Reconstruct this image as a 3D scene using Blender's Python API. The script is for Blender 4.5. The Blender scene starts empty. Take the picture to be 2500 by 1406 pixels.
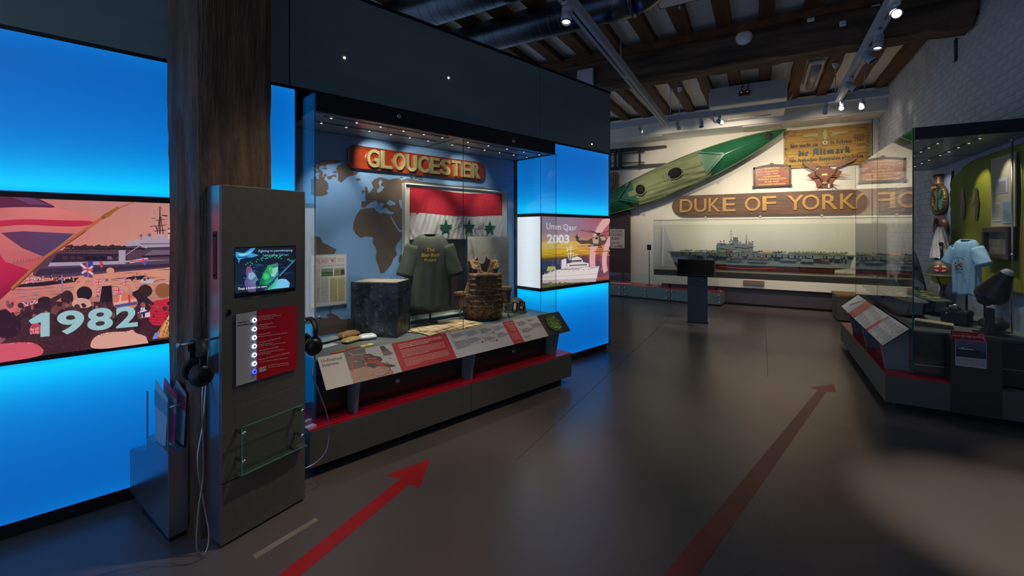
import bpy, bmesh, math, random
from mathutils import Vector, Matrix
from mathutils.geometry import tessellate_polygon
random.seed(7)
C = bpy.context.scene.collection
PI = math.pi
# ---------------------------------------------------------------- camera
FP, PX, HY, CH = 1062.0, 1250.0, 565.0, 1.5          # focal length in px, principal column, horizon row, eye height
YAW = math.atan(610/1062)
cd = bpy.data.cameras.new('camera'); cam = bpy.data.objects.new('camera', cd); C.objects.link(cam)
cam.location = (0, 0, CH); cam.rotation_euler = (PI/2, 0, YAW)
cd.sensor_width = 36; cd.lens = 36*FP/2500; cd.shift_y = -(703-HY)/2500; cd.clip_start = .05
bpy.context.scene.camera = cam
# ---------------------------------------------------------------- world, view
w = bpy.data.worlds.new('world'); bpy.context.scene.world = w; w.use_nodes = True
bg = w.node_tree.nodes['Background']; bg.inputs[0].default_value = (.30, .42, .62, 1); bg.inputs[1].default_value = .8
vs = bpy.context.scene.view_settings
vs.view_transform = 'Standard'; vs.look = 'None'; vs.gamma = 1; vs.use_curve_mapping = False; vs.exposure = 0.0
ESC = 2.0
def spot(loc, aim, energy, deg, blend=.3, col=(1, .86, .66), size=.03, name='spot_lamp'):
    d = bpy.data.lights.new(name, 'SPOT'); d.energy = energy*ESC; d.spot_size = math.radians(deg); d.spot_blend = blend
    d.color = col; d.shadow_soft_size = size
    o = bpy.data.objects.new(name, d); C.objects.link(o); o.location = loc
    o.rotation_euler = (Vector(aim)-Vector(loc)).to_track_quat('-Z', 'Y').to_euler(); return o
WARM = (1, .87, .68); NEUT = (1, .93, .82)
# far gallery wall washers on the cross track
spot((-1.9, 8.25, 3.42), (-1.7, 10.85, 2.6), 70, 62, .7, WARM)
spot((-.55, 8.25, 3.42), (-.55, 10.85, 2.7), 110, 70, .8, WARM)
spot((-.1, 8.25, 3.42), (.4, 10.7, 1.2), 95, 75, .8, WARM)
spot((1.0, 8.2, 3.42), (1.05, 10.85, 2.6), 75, 60, .8, WARM)
spot((1.25, 8.2, 3.42), (1.1, 10.8, 1.4), 75, 80, .8, WARM)
spot((-2.6, 8.25, 3.42), (-2.3, 10.85, 1.0), 45, 60, .8, WARM)
spot((.9, 8.2, 3.45), (1.95, 9.2, 3.0), 14, 60, .6, NEUT)
spot((.3, 8.25, 3.42), (-.85, 7.6, 0), 40, 21, .35, NEUT)          # pool of light round the pedestal
spot((-1.3, 2.6, 3.45), (-2.35, 1.28, 1.55), 18, 20, .9, WARM)
# long tracks: kiosk, floor and case washers
spot((-1.4, 1.9, 3.5), (-2.2, 1.35, 1.1), 26, 40, .7, WARM)
spot((-.6, 2.6, 3.5), (-1.6, 1.9, 0), 60, 46, .8, WARM)
spot((-.3, 4.2, 3.5), (-1.5, 3.6, 0), 45, 44, .9, WARM)
spot((.98, 2.3, 3.5), (1.15, 3.2, 0), 190, 25, .8, WARM)
spot((.98, 3.3, 3.5), (1.75, 3.9, 0), 90, 20, .7, WARM)
spot((.98, 4.9, 3.45), (.25, 5.6, 0), 50, 46, .9, WARM)
spot((.98, 6.3, 3.45), (.2, 8.3, 0), 90, 60, .9, WARM)
spot((.98, 5.9, 3.4), (1.0, 5.9, .6), 12, 60, .9, NEUT)

# ---------------------------------------------------------------- frames
def ray(px, py):
    a = (px-PX)/FP; s, c = math.sin(YAW), math.cos(YAW)
    return Vector((-s+c*a, c+s*a, (HY-py)/FP))
ROOM = Matrix.Identity(4)
LO = Vector((-3.182, .588, 0)); LA = math.atan2(.9560512624, .2931995628)
LW = Matrix.Translation(LO) @ Matrix.Rotation(LA, 4, 'Z')      # light-box wall: x along it, -y out of it, z up
KW = Matrix.Rotation(PI/2, 4, 'Z')                             # things that face +X
RW = Matrix.Rotation(-PI/2, 4, 'Z')                            # things that face -X (right wall)
def T(M, x, y, z): return M @ Matrix.Translation((x, y, z))
def onplane(M, y0):
    """photo position -> (x, z) on the real vertical plane y=y0 of frame M"""
    Mi = M.inverted()
    o = Mi @ Vector((0, 0, CH))
    def f(px, py):
        d = Mi.to_3x3() @ ray(px, py); t = (y0-o.y)/d.y
        return (o.x+d.x*t, o.z+d.z*t)
    return f
def zm(f, ox, oy, s):
    return lambda x, y: f(ox+x/s, oy+y/s)
def S(r, g, b):
    def k(c):
        c /= 255.0
        return c/12.92 if c <= .04045 else ((c+.055)/1.055)**2.4
    return (k(r), k(g), k(b), 1)
# ---------------------------------------------------------------- materials
def mat(name, col, rough=.5, metal=0, var=0, vs_=4, bump=0, bs=40, emit=None, es=1, coat=0, stretch=(1, 1, 1), col2=None, detail=6):
    m = bpy.data.materials.new(name); m.use_nodes = True; n = m.node_tree; b = n.nodes['Principled BSDF']
    b.inputs['Base Color'].default_value = col; b.inputs['Roughness'].default_value = rough; b.inputs['Metallic'].default_value = metal
    if coat: b.inputs['Coat Weight'].default_value = coat; b.inputs['Coat Roughness'].default_value = .12
    if emit: b.inputs['Emission Color'].default_value = emit; b.inputs['Emission Strength'].default_value = es
    if var or bump or col2:
        tc = n.nodes.new('ShaderNodeTexCoord'); mp = n.nodes.new('ShaderNodeMapping'); mp.inputs['Scale'].default_value = stretch
        n.links.new(tc.outputs['Object'], mp.inputs[0])
    if var or col2:
        nz = n.nodes.new('ShaderNodeTexNoise'); nz.inputs['Scale'].default_value = vs_; nz.inputs['Detail'].default_value = detail
        n.links.new(mp.outputs[0], nz.inputs['Vector'])
        rp = n.nodes.new('ShaderNodeValToRGB'); e = rp.color_ramp.elements
        e[0].position = .35; e[1].position = .65
        e[0].color = col2 if col2 else tuple(c*(1-var) for c in col[:3])+(1,)
        e[1].color = col if col2 else tuple(min(1, c*(1+var)) for c in col[:3])+(1,)
        n.links.new(nz.outputs[0], rp.inputs[0]); n.links.new(rp.outputs[0], b.inputs['Base Color'])
    if bump:
        nb = n.nodes.new('ShaderNodeTexNoise'); nb.inputs['Scale'].default_value = bs; nb.inputs['Detail'].default_value = 5
        n.links.new(mp.outputs[0], nb.inputs['Vector'])
        bp = n.nodes.new('ShaderNodeBump'); bp.inputs['Strength'].default_value = bump; bp.inputs['Distance'].default_value = .01
        n.links.new(nb.outputs[0], bp.inputs['Height']); n.links.new(bp.outputs[0], b.inputs['Normal'])
    return m
def glassmat(name, tint=(.985, .995, .99), k=.9):
    m = bpy.data.materials.new(name); m.use_nodes = True; n = m.node_tree; n.nodes.clear()
    o = n.nodes.new('ShaderNodeOutputMaterial'); mx = n.nodes.new('ShaderNodeMixShader'); lw = n.nodes.new('ShaderNodeLayerWeight'); lw.inputs[0].default_value = .5
    t = n.nodes.new('ShaderNodeBsdfTransparent'); t.inputs[0].default_value = (*tint, 1); g = n.nodes.new('ShaderNodeBsdfGlossy'); g.inputs['Roughness'].default_value = .0
    pw = n.nodes.new('ShaderNodeMath'); pw.operation = 'POWER'; pw.inputs[1].default_value = 5; n.links.new(lw.outputs['Facing'], pw.inputs[0])
    mu = n.nodes.new('ShaderNodeMath'); mu.operation = 'MULTIPLY_ADD'; mu.inputs[1].default_value = .96*k; mu.inputs[2].default_value = .04*k
    n.links.new(pw.outputs[0], mu.inputs[0]); n.links.new(mu.outputs[0], mx.inputs[0])
    n.links.new(t.outputs[0], mx.inputs[1]); n.links.new(g.outputs[0], mx.inputs[2]); n.links.new(mx.outputs[0], o.inputs[0]); return m
def artmat(name, emit=0, rough=.5, coat=0):
    m = bpy.data.materials.new(name); m.use_nodes = True; n = m.node_tree; b = n.nodes['Principled BSDF']
    a = n.nodes.new('ShaderNodeVertexColor'); a.layer_name = 'Col'
    b.inputs['Roughness'].default_value = rough; b.inputs['Coat Weight'].default_value = coat
    if emit:
        b.inputs['Base Color'].default_value = (.03, .03, .03, 1); b.inputs['Roughness'].default_value = .35
        n.links.new(a.outputs[0], b.inputs['Emission Color']); b.inputs['Emission Strength'].default_value = emit
    else: n.links.new(a.outputs[0], b.inputs['Base Color'])
    return m
def woodmat(name, c1, c2, axis='z', scale=6, rough=.6, bump=.4, coat=0):
    st = {'x': (.12, 1, 1), 'y': (1, .12, 1), 'z': (1, 1, .12)}[axis]
    return mat(name, c1, rough, 0, 0, scale, bump, scale*4, stretch=st, col2=c2, coat=coat, detail=9)
M = {}
M['steel'] = mat('painted_bronze_grey', S(104, 101, 92), .42, .25, .06, 30)
M['sheen'] = mat('satin_steel', S(150, 154, 160), .26, .85, .04, 25)
M['graphite'] = mat('graphite_laminate', S(116, 132, 134), .26, .1, .05, 3, stretch=(.2, 1, 3))
M['dark'] = mat('black_metal', S(30, 32, 35), .35, .3)
M['black'] = mat('black_plastic', S(16, 16, 18), .35)
M['softblack'] = mat('black_leatherette', S(22, 22, 24), .5, 0, 0, 4, .3, 60)
M['chrome'] = mat('brushed_steel', S(190, 190, 190), .25, 1)
M['plinth'] = mat('plinth_grey', S(92, 91, 85), .5, .15, .05, 20)
M['redtop'] = mat('red_laminate', S(190, 20, 45), .3, 0, .08, 3)
M['white'] = mat('white_paint', S(236, 234, 228), .7, 0, .03, 2)
M['cream'] = mat('cream_wall_paint', S(226, 220, 206), .8, 0, .03, 1.5, .1, 30)
M['brick'] = mat('whitewashed_brick', S(198, 200, 204), .85, 0, .12, 5, .6, 22)
M['mortar'] = mat('whitewashed_mortar', S(176, 178, 184), .9, 0, .1, 6, .5, 30)
M['deck'] = mat('grey_green_display_deck', S(98, 108, 106), .45, 0, .04, 5)
M['glass'] = glassmat('clear_display_glass')
M['glassg'] = glassmat('green_edged_glass', (.93, .98, .96))
M['edge'] = mat('glass_edge', S(20, 72, 74), .2, 0, emit=S(20, 80, 90), es=.05)
M['beam'] = woodmat('old_dark_beam', S(104, 82, 64), S(48, 35, 26), 'x', 7, .75, 1.0)
M['joist'] = woodmat('brown_joist', S(112, 74, 42), S(72, 46, 26), 'y', 6, .75, .6)
M['post'] = woodmat('weathered_post', S(104, 80, 58), S(66, 50, 38), 'z', 22, .55, 1.2)
M['brass'] = mat('aged_brass', S(168, 136, 74), .32, .7, .12, 14)
M['gilt'] = mat('gilded_letter', S(176, 138, 78), .38, .35, .06, 14); M['brass2'] = mat('pale_brass', S(158, 152, 108), .34, .35, .06, 14)
M['galv'] = mat('galvanised_duct', S(92, 100, 112), .34, 1, .12, 7)
M['trackm'] = mat('pale_grey_track', S(184, 192, 204), .5, .1)
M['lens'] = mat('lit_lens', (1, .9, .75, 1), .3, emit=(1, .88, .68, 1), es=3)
M['lensoff'] = mat('lamp_lens', S(60, 60, 60), .2)
M['art'] = artmat('matt_print'); M['artg'] = artmat('satin_print', rough=.3, coat=.3)
M['artlit'] = artmat('backlit_print', .8); M['blue'] = artmat('backlit_acrylic', 1.25)
M['screen'] = artmat('lit_screen', 1.0)
# ---------------------------------------------------------------- mesh building
class MB:
    def __init__(s): s.v = []; s.f = []; s.sm = []; s.c = []
    def add(s, vs, fs, smooth=False, col=None):
        b = len(s.v); s.v += [tuple(v) for v in vs]
        for f in fs: s.f.append(tuple(i+b for i in f)); s.sm.append(smooth); s.c.append(col)
        return s
    def box(s, x0, x1, y0, y1, z0, z1, R=None):
        vs = [Vector(p) for p in ((x0, y0, z0), (x1, y0, z0), (x1, y1, z0), (x0, y1, z0), (x0, y0, z1), (x1, y0, z1), (x1, y1, z1), (x0, y1, z1))]
        if R is not None: vs = [R @ v for v in vs]
        return s.add(vs, [(0, 3, 2, 1), (4, 5, 6, 7), (0, 1, 5, 4), (1, 2, 6, 5), (2, 3, 7, 6), (3, 0, 4, 7)])
    def prism(s, pts, a, b, ax='y', R=None, smooth=False):
        n = len(pts)
        def P(p, h): return Vector({'y': (p[0], h, p[1]), 'z': (p[0], p[1], h), 'x': (h, p[0], p[1])}[ax])
        vs = [P(p, a) for p in pts]+[P(p, b) for p in pts]
        if R is not None: vs = [R @ v for v in vs]
        tr = tessellate_polygon([[Vector((p[0], p[1], 0)) for p in pts]])
        fs = [tuple(t) for t in tr]+[tuple(i+n for i in t)[::-1] for t in tr]+[(i, (i+1) % n, n+(i+1) % n, n+i) for i in range(n)]
        return s.add(vs, fs, smooth)
    def tube(s, pts, r, n=8, cap=True, smooth=True):
        pts = [Vector(p) for p in pts]; N = len(pts); rs = r if isinstance(r, (list, tuple)) else [r]*N
        vs = []; up = None
        for i, p in enumerate(pts):
            d = (pts[min(i+1, N-1)]-pts[max(i-1, 0)]).normalized()
            if up is None: up = Vector((0, 0, 1)) if abs(d.z) < .9 else Vector((1, 0, 0))
            a = d.cross(up).normalized(); b2 = a.cross(d).normalized(); up = b2
            vs += [p+a*math.cos(t*2*PI/n)*rs[i]+b2*math.sin(t*2*PI/n)*rs[i] for t in range(n)]
        fs = [(i*n+k, i*n+(k+1) % n, (i+1)*n+(k+1) % n, (i+1)*n+k) for i in range(N-1) for k in range(n)]
        if cap: fs += [tuple(range(n))[::-1], tuple((N-1)*n+k for k in range(n))]
        return s.add(vs, fs, smooth)
    def cyl(s, p0, p1, r0, r1=None, n=16, smooth=True): return s.tube([p0, p1], [r0, r0 if r1 is None else r1], n, True, smooth)
    def lathe(s, prof, n=24, R=None, sx=1, sy=1, a0=0, a1=2*PI):
        vs = []; full = abs(a1-a0-2*PI) < 1e-6; m = n if full else n+1
        for r, h in prof:
            for k in range(m):
                a = a0+(a1-a0)*k/n; vs.append(Vector((r*math.cos(a)*sx, r*math.sin(a)*sy, h)))
        if R is not None: vs = [R @ v for v in vs]
        fs = [(i*m+k, i*m+(k+1) % m, (i+1)*m+(k+1) % m, (i+1)*m+k) for i in range(len(prof)-1) for k in range(n)]
        return s.add(vs, fs, True)
    def ell(s, c, r, n=16, k=10, R=None):
        R2 = Matrix.Translation(c) @ (R or Matrix.Identity(4)) @ Matrix.Diagonal((*r, 1))
        return s.lathe([(max(1e-4, math.sin(PI*i/k)), -math.cos(PI*i/k)) for i in range(k+1)], n, R2)
    def grid(s, fn, nu, nv, smooth=True):
        vs = [fn(i/nu, j/nv) for j in range(nv+1) for i in range(nu+1)]
        return s.add(vs, [(j*(nu+1)+i, j*(nu+1)+i+1, (j+1)*(nu+1)+i+1, (j+1)*(nu+1)+i) for j in range(nv) for i in range(nu)], smooth)
    def build(s, name, m, parent=None, mx=None, bevel=0, solid=0, sub=0, recalc=True, label=None):
        me = bpy.data.meshes.new(name); me.from_pydata([tuple(v) for v in s.v], [], s.f); me.update()
        me.polygons.foreach_set('use_smooth', s.sm)
        if recalc:
            bm = bmesh.new(); bm.from_mesh(me); bmesh.ops.recalc_face_normals(bm, faces=bm.faces); bm.to_mesh(me); bm.free()
        o = bpy.data.objects.new(name, me); C.objects.link(o); me.materials.append(M[m] if isinstance(m, str) else m)
        if parent: o.parent = parent
        elif mx is not None: o.matrix_world = mx
        if solid:
            d = o.modifiers.new('s', 'SOLIDIFY'); d.thickness = solid; d.offset = 0
        if bevel:
            d = o.modifiers.new('b', 'BEVEL'); d.width = bevel; d.segments = 2; d.limit_method = 'ANGLE'; d.angle_limit = .7
        if sub:
            d = o.modifiers.new('u', 'SUBSURF'); d.levels = sub; d.render_levels = sub
        if label: o['label'] = label
        return o
def tag(o, label, cat, group=None):
    o['label'] = label; o['category'] = cat
    if group: o['group'] = group
    return o
def thing(name, label, cat, mx, group=None):
    o = bpy.data.objects.new(name, None); C.objects.link(o); o.matrix_world = mx; o.empty_display_size = .1
    return tag(o, label, cat, group)
def struct(o): o['kind'] = 'structure'; return o
def box(name, m, p, x0, x1, y0, y1, z0, z1, bevel=0, mx=None, **k):
    return MB().box(x0, x1, y0, y1, z0, z1).build(name, m, p, mx, bevel, **k)
_tc = {}
def textmesh(txt, bold=0, res=3):
    k = (txt, bold, res)
    if k not in _tc:
        cu = bpy.data.curves.new('t', 'FONT'); cu.body = txt; cu.size = 1; cu.offset = bold; cu.resolution_u = res; cu.fill_mode = 'FRONT'; cu.extrude = 0
        ob = bpy.data.objects.new('t', cu); me = ob.to_mesh()
        v = [tuple(p.co) for p in me.vertices]; f = [tuple(q.vertices) for q in me.polygons]
        ob.to_mesh_clear(); bpy.data.objects.remove(ob); bpy.data.curves.remove(cu)
        xs = [p[0] for p in v] or [0, 1]; ys = [p[1] for p in v] or [0, 1]
        _tc[k] = ([((p[0]-min(xs))/max(1e-6, max(xs)-min(xs)), (p[1]-min(ys))/max(1e-6, max(ys)-min(ys))) for p in v], f, (max(xs)-min(xs))/max(1e-6, max(ys)-min(ys)))
    return _tc[k]
def boundary(vs, fs):
    e = {}
    for f in fs:
        for i in range(len(f)):
            a, b = f[i], f[(i+1) % len(f)]; e[(a, b)] = 1
    return [k for k in e if (k[1], k[0]) not in e]
def letters3d(mb, txt, x0, x1, z0, z1, yb, yf, bold=.02):
    """solid raised lettering filling the rectangle, from plane yb forward to yf"""
    vs, fs, _ = textmesh(txt, bold, 10)
    key = {}; V = []; mp = []
    for p in vs:
        kk = (round(p[0], 4), round(p[1], 4))
        if kk not in key: key[kk] = len(V); V.append(p)
        mp.append(key[kk])
    F = [tuple(mp[i] for i in f) for f in fs]; F = [f for f in F if len(set(f)) == len(f)]
    n = len(V); P = lambda p, y: (x0+(x1-x0)*p[0], y, z0+(z1-z0)*p[1])
    bd = boundary(V, F)
    mb.add([P(p, yf) for p in V]+[P(p, yb) for p in V], F+[(a, b, b+n, a+n) for a, b in bd])
class Art:
    """flat print: coloured polygons on the plane y=y0 of a frame, facing -y"""
    def __init__(s, y0=0, fn=None, dl=.00025): s.v = []; s.f = []; s.c = []; s.smooth = False; s.y = y0; s.fn = fn or (lambda x, z: (x, z)); s.dl = dl
    def tri(s, pts, tris, cols):
        b = len(s.v)
        for p in pts:
            q = s.fn(*p); s.v.append((q[0], s.y, q[1]))
        for t in tris:
            s.f.append(tuple(i+b for i in t)); s.c.append([cols[i] if isinstance(cols, list) else cols for i in t])
        s.y -= s.dl
    def poly(s, pts, col, cols=None):
        if s.smooth and not cols and len(pts) > 5:
            for _ in range(2): pts = [q for i in range(len(pts)) for q in ((pts[i][0]*.75+pts[(i+1) % len(pts)][0]*.25, pts[i][1]*.75+pts[(i+1) % len(pts)][1]*.25), (pts[i][0]*.25+pts[(i+1) % len(pts)][0]*.75, pts[i][1]*.25+pts[(i+1) % len(pts)][1]*.75))]
        q = [s.fn(*p) for p in pts]
        s.tri(pts, tessellate_polygon([[Vector((p[0], p[1], 0)) for p in q]]), cols or col); return s
    def rect(s, x0, z0, x1, z1, col, col2=None):
        c = [col, col, col2, col2] if col2 else col
        s.tri([(x0, z0), (x1, z0), (x1, z1), (x0, z1)], [(0, 1, 2), (0, 2, 3)], c); return s
    def ell(s, cx, cz, rx, rz, col, n=20, colc=None, a0=0, a1=2*PI):
        pts = [(cx, cz)]+[(cx+rx*math.cos(a0+(a1-a0)*k/n), cz+rz*math.sin(a0+(a1-a0)*k/n)) for k in range(n+1)]
        s.tri(pts, [(0, k, k+1) for k in range(1, n+1)], [colc or col]+[col]*(n+1)); return s
    def line(s, pts, w, col):
        L = []; R = []; q = [Vector(p) for p in pts]
        for i, p in enumerate(q):
            d = (q[min(i+1, len(q)-1)]-q[max(i-1, 0)]); d = d.normalized() if d.length else Vector((1, 0))
            ww = w[i] if isinstance(w, (list, tuple)) else w
            nn = Vector((-d.y, d.x))*ww/2; L.append(p+nn); R.append(p-nn)
        n = len(q); s.tri([tuple(p) for p in L+R], [(i, i+1, n+i+1, n+i) for i in range(n-1)], col); return s
    def text(s, txt, x0, z0, x1, z1, col, bold=0, quad=None, shear=0, res=2):
        """z0 = baseline side, z1 = top side (in the art's own coordinates)"""
        vs, fs, _ = textmesh(txt, bold, res)
        if quad:     # bl, br, tr, tl
            a, b, c2, d = quad
            pts = [tuple(((a[i]*(1-u)+b[i]*u)*(1-v)+(d[i]*(1-u)+c2[i]*u)*v) for i in (0, 1)) for u, v in vs]
        else: pts = [(x0+(x1-x0)*u+shear*v, z0+(z1-z0)*v) for u, v in vs]
        s.tri(pts, fs, col); return s
    def words(s, x0, x1, z, h, col, seed=0, cx=.9):
        """one line of print too small to read: word-length marks"""
        r = random.Random(seed); x = x0; hh = abs(h); pts = []; tr = []
        while x < x1-hh:
            ww = hh*r.uniform(1.2, 5)
            e = min(x+ww, x1); k = x
            while k < e:
                g = min(e, k+hh*.62); hz = h*(1.0 if r.random() < .35 else .72)
                b = len(pts); pts += [(k, z), (k+(g-k)*.72, z), (k+(g-k)*.72, z+hz), (k, z+hz)]; tr += [(b, b+1, b+2), (b, b+2, b+3)]; k = g
            x = e+hh*.55
        if pts: s.tri(pts, tr, col)
        return s
    def build(s, name, m, parent=None, mx=None, back=0, label=None):
        me = bpy.data.meshes.new(name); me.from_pydata(s.v, [], s.f); me.update()
        at = me.color_attributes.new('Col', 'FLOAT_COLOR', 'CORNER'); fl = []
        for c in s.c:
            for k in c: fl += [k[0], k[1], k[2], 1.0]
        at.data.foreach_set('color', fl)
        bm = bmesh.new(); bm.from_mesh(me)
        for f in bm.faces:
            f.normal_update()
            if f.normal.y > 0: f.normal_flip()
        bm.to_mesh(me); bm.free()
        o = bpy.data.objects.new(name, me); C.objects.link(o); me.materials.append(M[m] if isinstance(m, str) else m)
        if parent: o.parent = parent
        elif mx is not None: o.matrix_world = mx
        if label: o['label'] = label
        return o
# ================================================================ SETTING
def floor_mat():
    m = mat('floor_vinyl', S(98, 90, 87), .32, 0, .05, 1.3, .08, 120, detail=5)
    n = m.node_tree; b = n.nodes['Principled BSDF']
    nz = n.nodes.new('ShaderNodeTexNoise'); nz.inputs['Scale'].default_value = 2.5; nz.inputs['Detail'].default_value = 8
    tc = n.nodes.new('ShaderNodeTexCoord'); n.links.new(tc.outputs['Object'], nz.inputs['Vector'])
    mr = n.nodes.new('ShaderNodeMapRange'); mr.inputs[3].default_value = .22; mr.inputs[4].default_value = .29
    n.links.new(nz.outputs[0], mr.inputs[0]); n.links.new(mr.outputs[0], b.inputs['Roughness']); return m
M['floor'] = floor_mat()
fl = struct(MB().box(-5.5, 1.96, -1.5, 10.95, -.1, 0).build('floor', 'floor'))
sm = MB()
sm.box(-1.4, -1.395, 2.5, 10, 0, .0006).box(.05, .055, 5.2, 10, 0, .0006).box(-3, 1.2, 9.1, 9.105, 0, .0006)
sm.build('floor_seam', mat('seam', S(70, 62, 56), .6), fl)
struct(box('wall_far', 'cream', None, -5.5, 2.05, 10.9, 11.0, 0, 4.3))
# right wall of whitewashed brick
wr = struct(box('wall_right', 'mortar', None, 1.955, 2.1, -1.5, 11.0, 0, 4.3))
bmesh_list = []
for k in range(5):
    r = random.Random(k); mb = MB(); L, H = .222, .068
    e = lambda: r.uniform(-.003, .003)
    b = [(0, e(), e()), (0, L+e(), e()), (0, L+e(), H+e()), (0, e(), H+e())]
    i = .004; f = [(-.005, .008+e(), i), (-.005+e()/3, L-i, i+e()), (-.004, L-i+e(), H-i), (-.005+e()/3, i+.004, H-i+e())]
    mb.add(b+f, [(4, 5, 6, 7), (0, 1, 5, 4), (1, 2, 6, 5), (2, 3, 7, 6), (3, 0, 4, 7)])
    o = mb.build('brick', 'brick', wr); bmesh_list.append(o)
cnt = 0; rest = MB(); sites = []
for row in range(52):
    z = row*.078+.004
    for col in range(30):
        y = 4.2+col*.232+(row % 2)*.116
        if y > 10.65 or z > 4.2: continue
        far = y < 7.5 and z < 2.3
        sites.append((y+(10 if far or z < 1.0 else 0), y, z))
sites.sort()
for q, (kk, y, z) in enumerate(sites):
    if q < 290:
        if q < 5: o = bmesh_list[q]
        else: o = bmesh_list[q % 5].copy(); C.objects.link(o)
        o.parent = wr; o.location = (1.955, y, z+random.uniform(-.002, .002))
    else: rest.add([(1.955, y, z), (1.955, y+.222, z), (1.955, y+.222, z+.068), (1.955, y, z+.068), (1.951, y+.005, z+.004), (1.950, y+.216, z+.004), (1.951, y+.218, z+.064), (1.950, y+.004, z+.064)], [(4, 5, 6, 7), (0, 1, 5, 4), (1, 2, 6, 5), (2, 3, 7, 6), (3, 0, 4, 7)])
o = rest.build('brick_field', 'brick', wr); o['kind'] = 'stuff'
# ceiling boards, joists and bulkhead
cl = struct(box('ceiling', 'white', None, -5.5, 1.96, -1.5, 10.9, 4.205, 4.305))
jm = []
for k in range(3):
    r = random.Random(k+20)
    def sec(j, s): return s*(.086+.006*math.sin(j*1.7+k)+r.uniform(-.004, .004))
    for half, (y0, y1) in enumerate(((-1.5, 6.4), (6.4, 10.2))):
        mb = MB(); n = 14; vs = []
        for j in range(n+1):
            y = y0+(y1-y0)*j/n; a = sec(j, 1); b = sec(j, 1); dz = r.uniform(-.006, .006)
            vs += [(-a, y, 4.10+dz), (b, y, 4.10+dz+r.uniform(-.004, .004)), (b, y, 4.21), (-a, y, 4.21)]
        fs = [(j*4+i, j*4+(i+1) % 4, j*4+4+(i+1) % 4, j*4+4+i) for j in range(n) for i in range(4)]+[(0, 1, 2, 3), (n*4, n*4+1, n*4+2, n*4+3)]
        mb.add(vs, fs); jm.append(mb)
proto = [mb.build('joist', 'joist', cl) for mb in jm]
used = set(); xs = [.516+.466*k for k in range(-12, 3)]+[1.86]
for q, x in enumerate(xs):
    for half in (0, 1):
        i = (q % 3)*2+half
        if i in used: o = proto[i].copy(); C.objects.link(o); o.parent = cl
        else: o = proto[i]; used.add(i)
        o.location = (x, 0, 0)
box('bulkhead', 'white', cl, -5.5, 1.95, 10.15, 10.9, 3.69, 4.12)
for (x0, x1) in ((-2.9, -1.95), (-.35, .35), (.55, 1.1), (1.3, 1.9)):
    box('access_panel', 'cream', cl, x0, x1, 10.25, 10.8, 3.675, 3.695, bevel=.004)
box('ledge', 'joist', cl, -5.5, 1.95, 6.17, 6.3, 4.02, 4.13)
box('wall_edge_strip', 'cream', None, 1.875, 1.955, 10.84, 10.9, .0, 3.69).name = 'trim_1'
struct(bpy.data.objects['trim_1']); box('dark_seam', 'joist', bpy.data.objects['trim_1'], 1.866, 1.875, 10.86, 10.9, 0, 3.69)
# great beam
bt = thing('timber_beam', 'huge dark old timber beam crossing under the ceiling joists', 'beam', T(ROOM, 0, 6.42, 3.65))
mb = MB(); n = 40; r = random.Random(3); vs = []
for j in range(n+1):
    x = -5.5+7.42*j/n; e = [r.uniform(-.012, .012) for _ in range(6)]
    ch = .08 if x > 1.6 else 0
    vs += [(x, -.17+e[0], .02+e[1]+ch*1.5), (x, -.13+ch, 0+e[2]), (x, .15-e[3]*.5, 0+e[3]), (x, .18+e[4], .03), (x, .18, .5), (x, -.17+e[5], .5)]
mb.add(vs, [(j*6+i, j*6+(i+1) % 6, j*6+6+(i+1) % 6, j*6+6+i) for j in range(n) for i in range(6)]+[tuple(range(6)), tuple(n*6+i for i in range(6))])
mb.build('beam_body', 'beam', bt)
def beambox(px, py, w, h, nm, lab):
    x, z = onplane(ROOM, 6.24)(px, py); t = thing(nm, lab, 'fitting', T(ROOM, x, 6.24, z-h/2))
    box('housing', 'white', t, -w/2, w/2, -.03, .0, 0, h, bevel=.006); box('cover', 'trackm', t, -w*.3, w*.3, -.036, -.03, h*.2, h*.8, bevel=.003); return t
beambox(1979, 46, .07, .08, 'junction_box', 'small square white junction box on the beam, left of the switch plate')
beambox(2057, 59, .06, .06, 'blank_plate', 'small white blank plate on the beam right of the junction box')
beambox(2138, 8, .08, .07, 'sensor_box', 'small white sensor box at top of beam beside the right track')
x, z = onplane(ROOM, 6.24)(1816, 92); t = thing('smoke_detector', 'flat round white smoke detector on the side of the great beam', 'detector', T(ROOM, x, 6.24, z-.05))
R_ = Matrix.Translation((0, 0, .05)) @ Matrix.Rotation(PI/2, 4, 'X')
MB().lathe([(.001, .035), (.05, .034), (.085, .022), (.09, 0)], 24, R_).build('cover', 'white', t); MB().lathe([(.095, .008), (.095, 0), (.001, 0)], 24, R_).build('base', 'white', t)
# ---- light-box wall -------------------------------------------------
wl = struct(MB().box(-1.2, 1.328, .03, .5, .08, 2.48).box(1.328, 3.80, .36, .5, .05, 3.25).box(3.80, 5.06, .03, .5, .08, 2.48).box(-1.2, 5.06, .03, .5, 2.5, 3.25).build('wall_left', 'dark', mx=LW))
for a, b in ((-1.2, -.02), (-.0, 1.288), (1.296, 3.777), (3.785, 5.094)):
    box('fascia_panel', 'graphite', wl, a, b, -.005, .03, 2.50, 3.26, bevel=.002)
box('coping', 'dark', wl, -1.2, 5.1, -.012, .5, 3.262, 3.285)
box('shadow_gap', 'black', wl, -1.2, 5.09, .0, .1, 2.478, 2.50)
box('end_panel', 'graphite', wl, 5.062, 5.094, .0, .5, .05, 3.262)
box('kick_board', 'black', wl, -1.2, 1.325, .02, .06, 0, .08); box('kick_board', 'black', wl, 3.80, 5.05, .02, .06, 0, .08)
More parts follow.
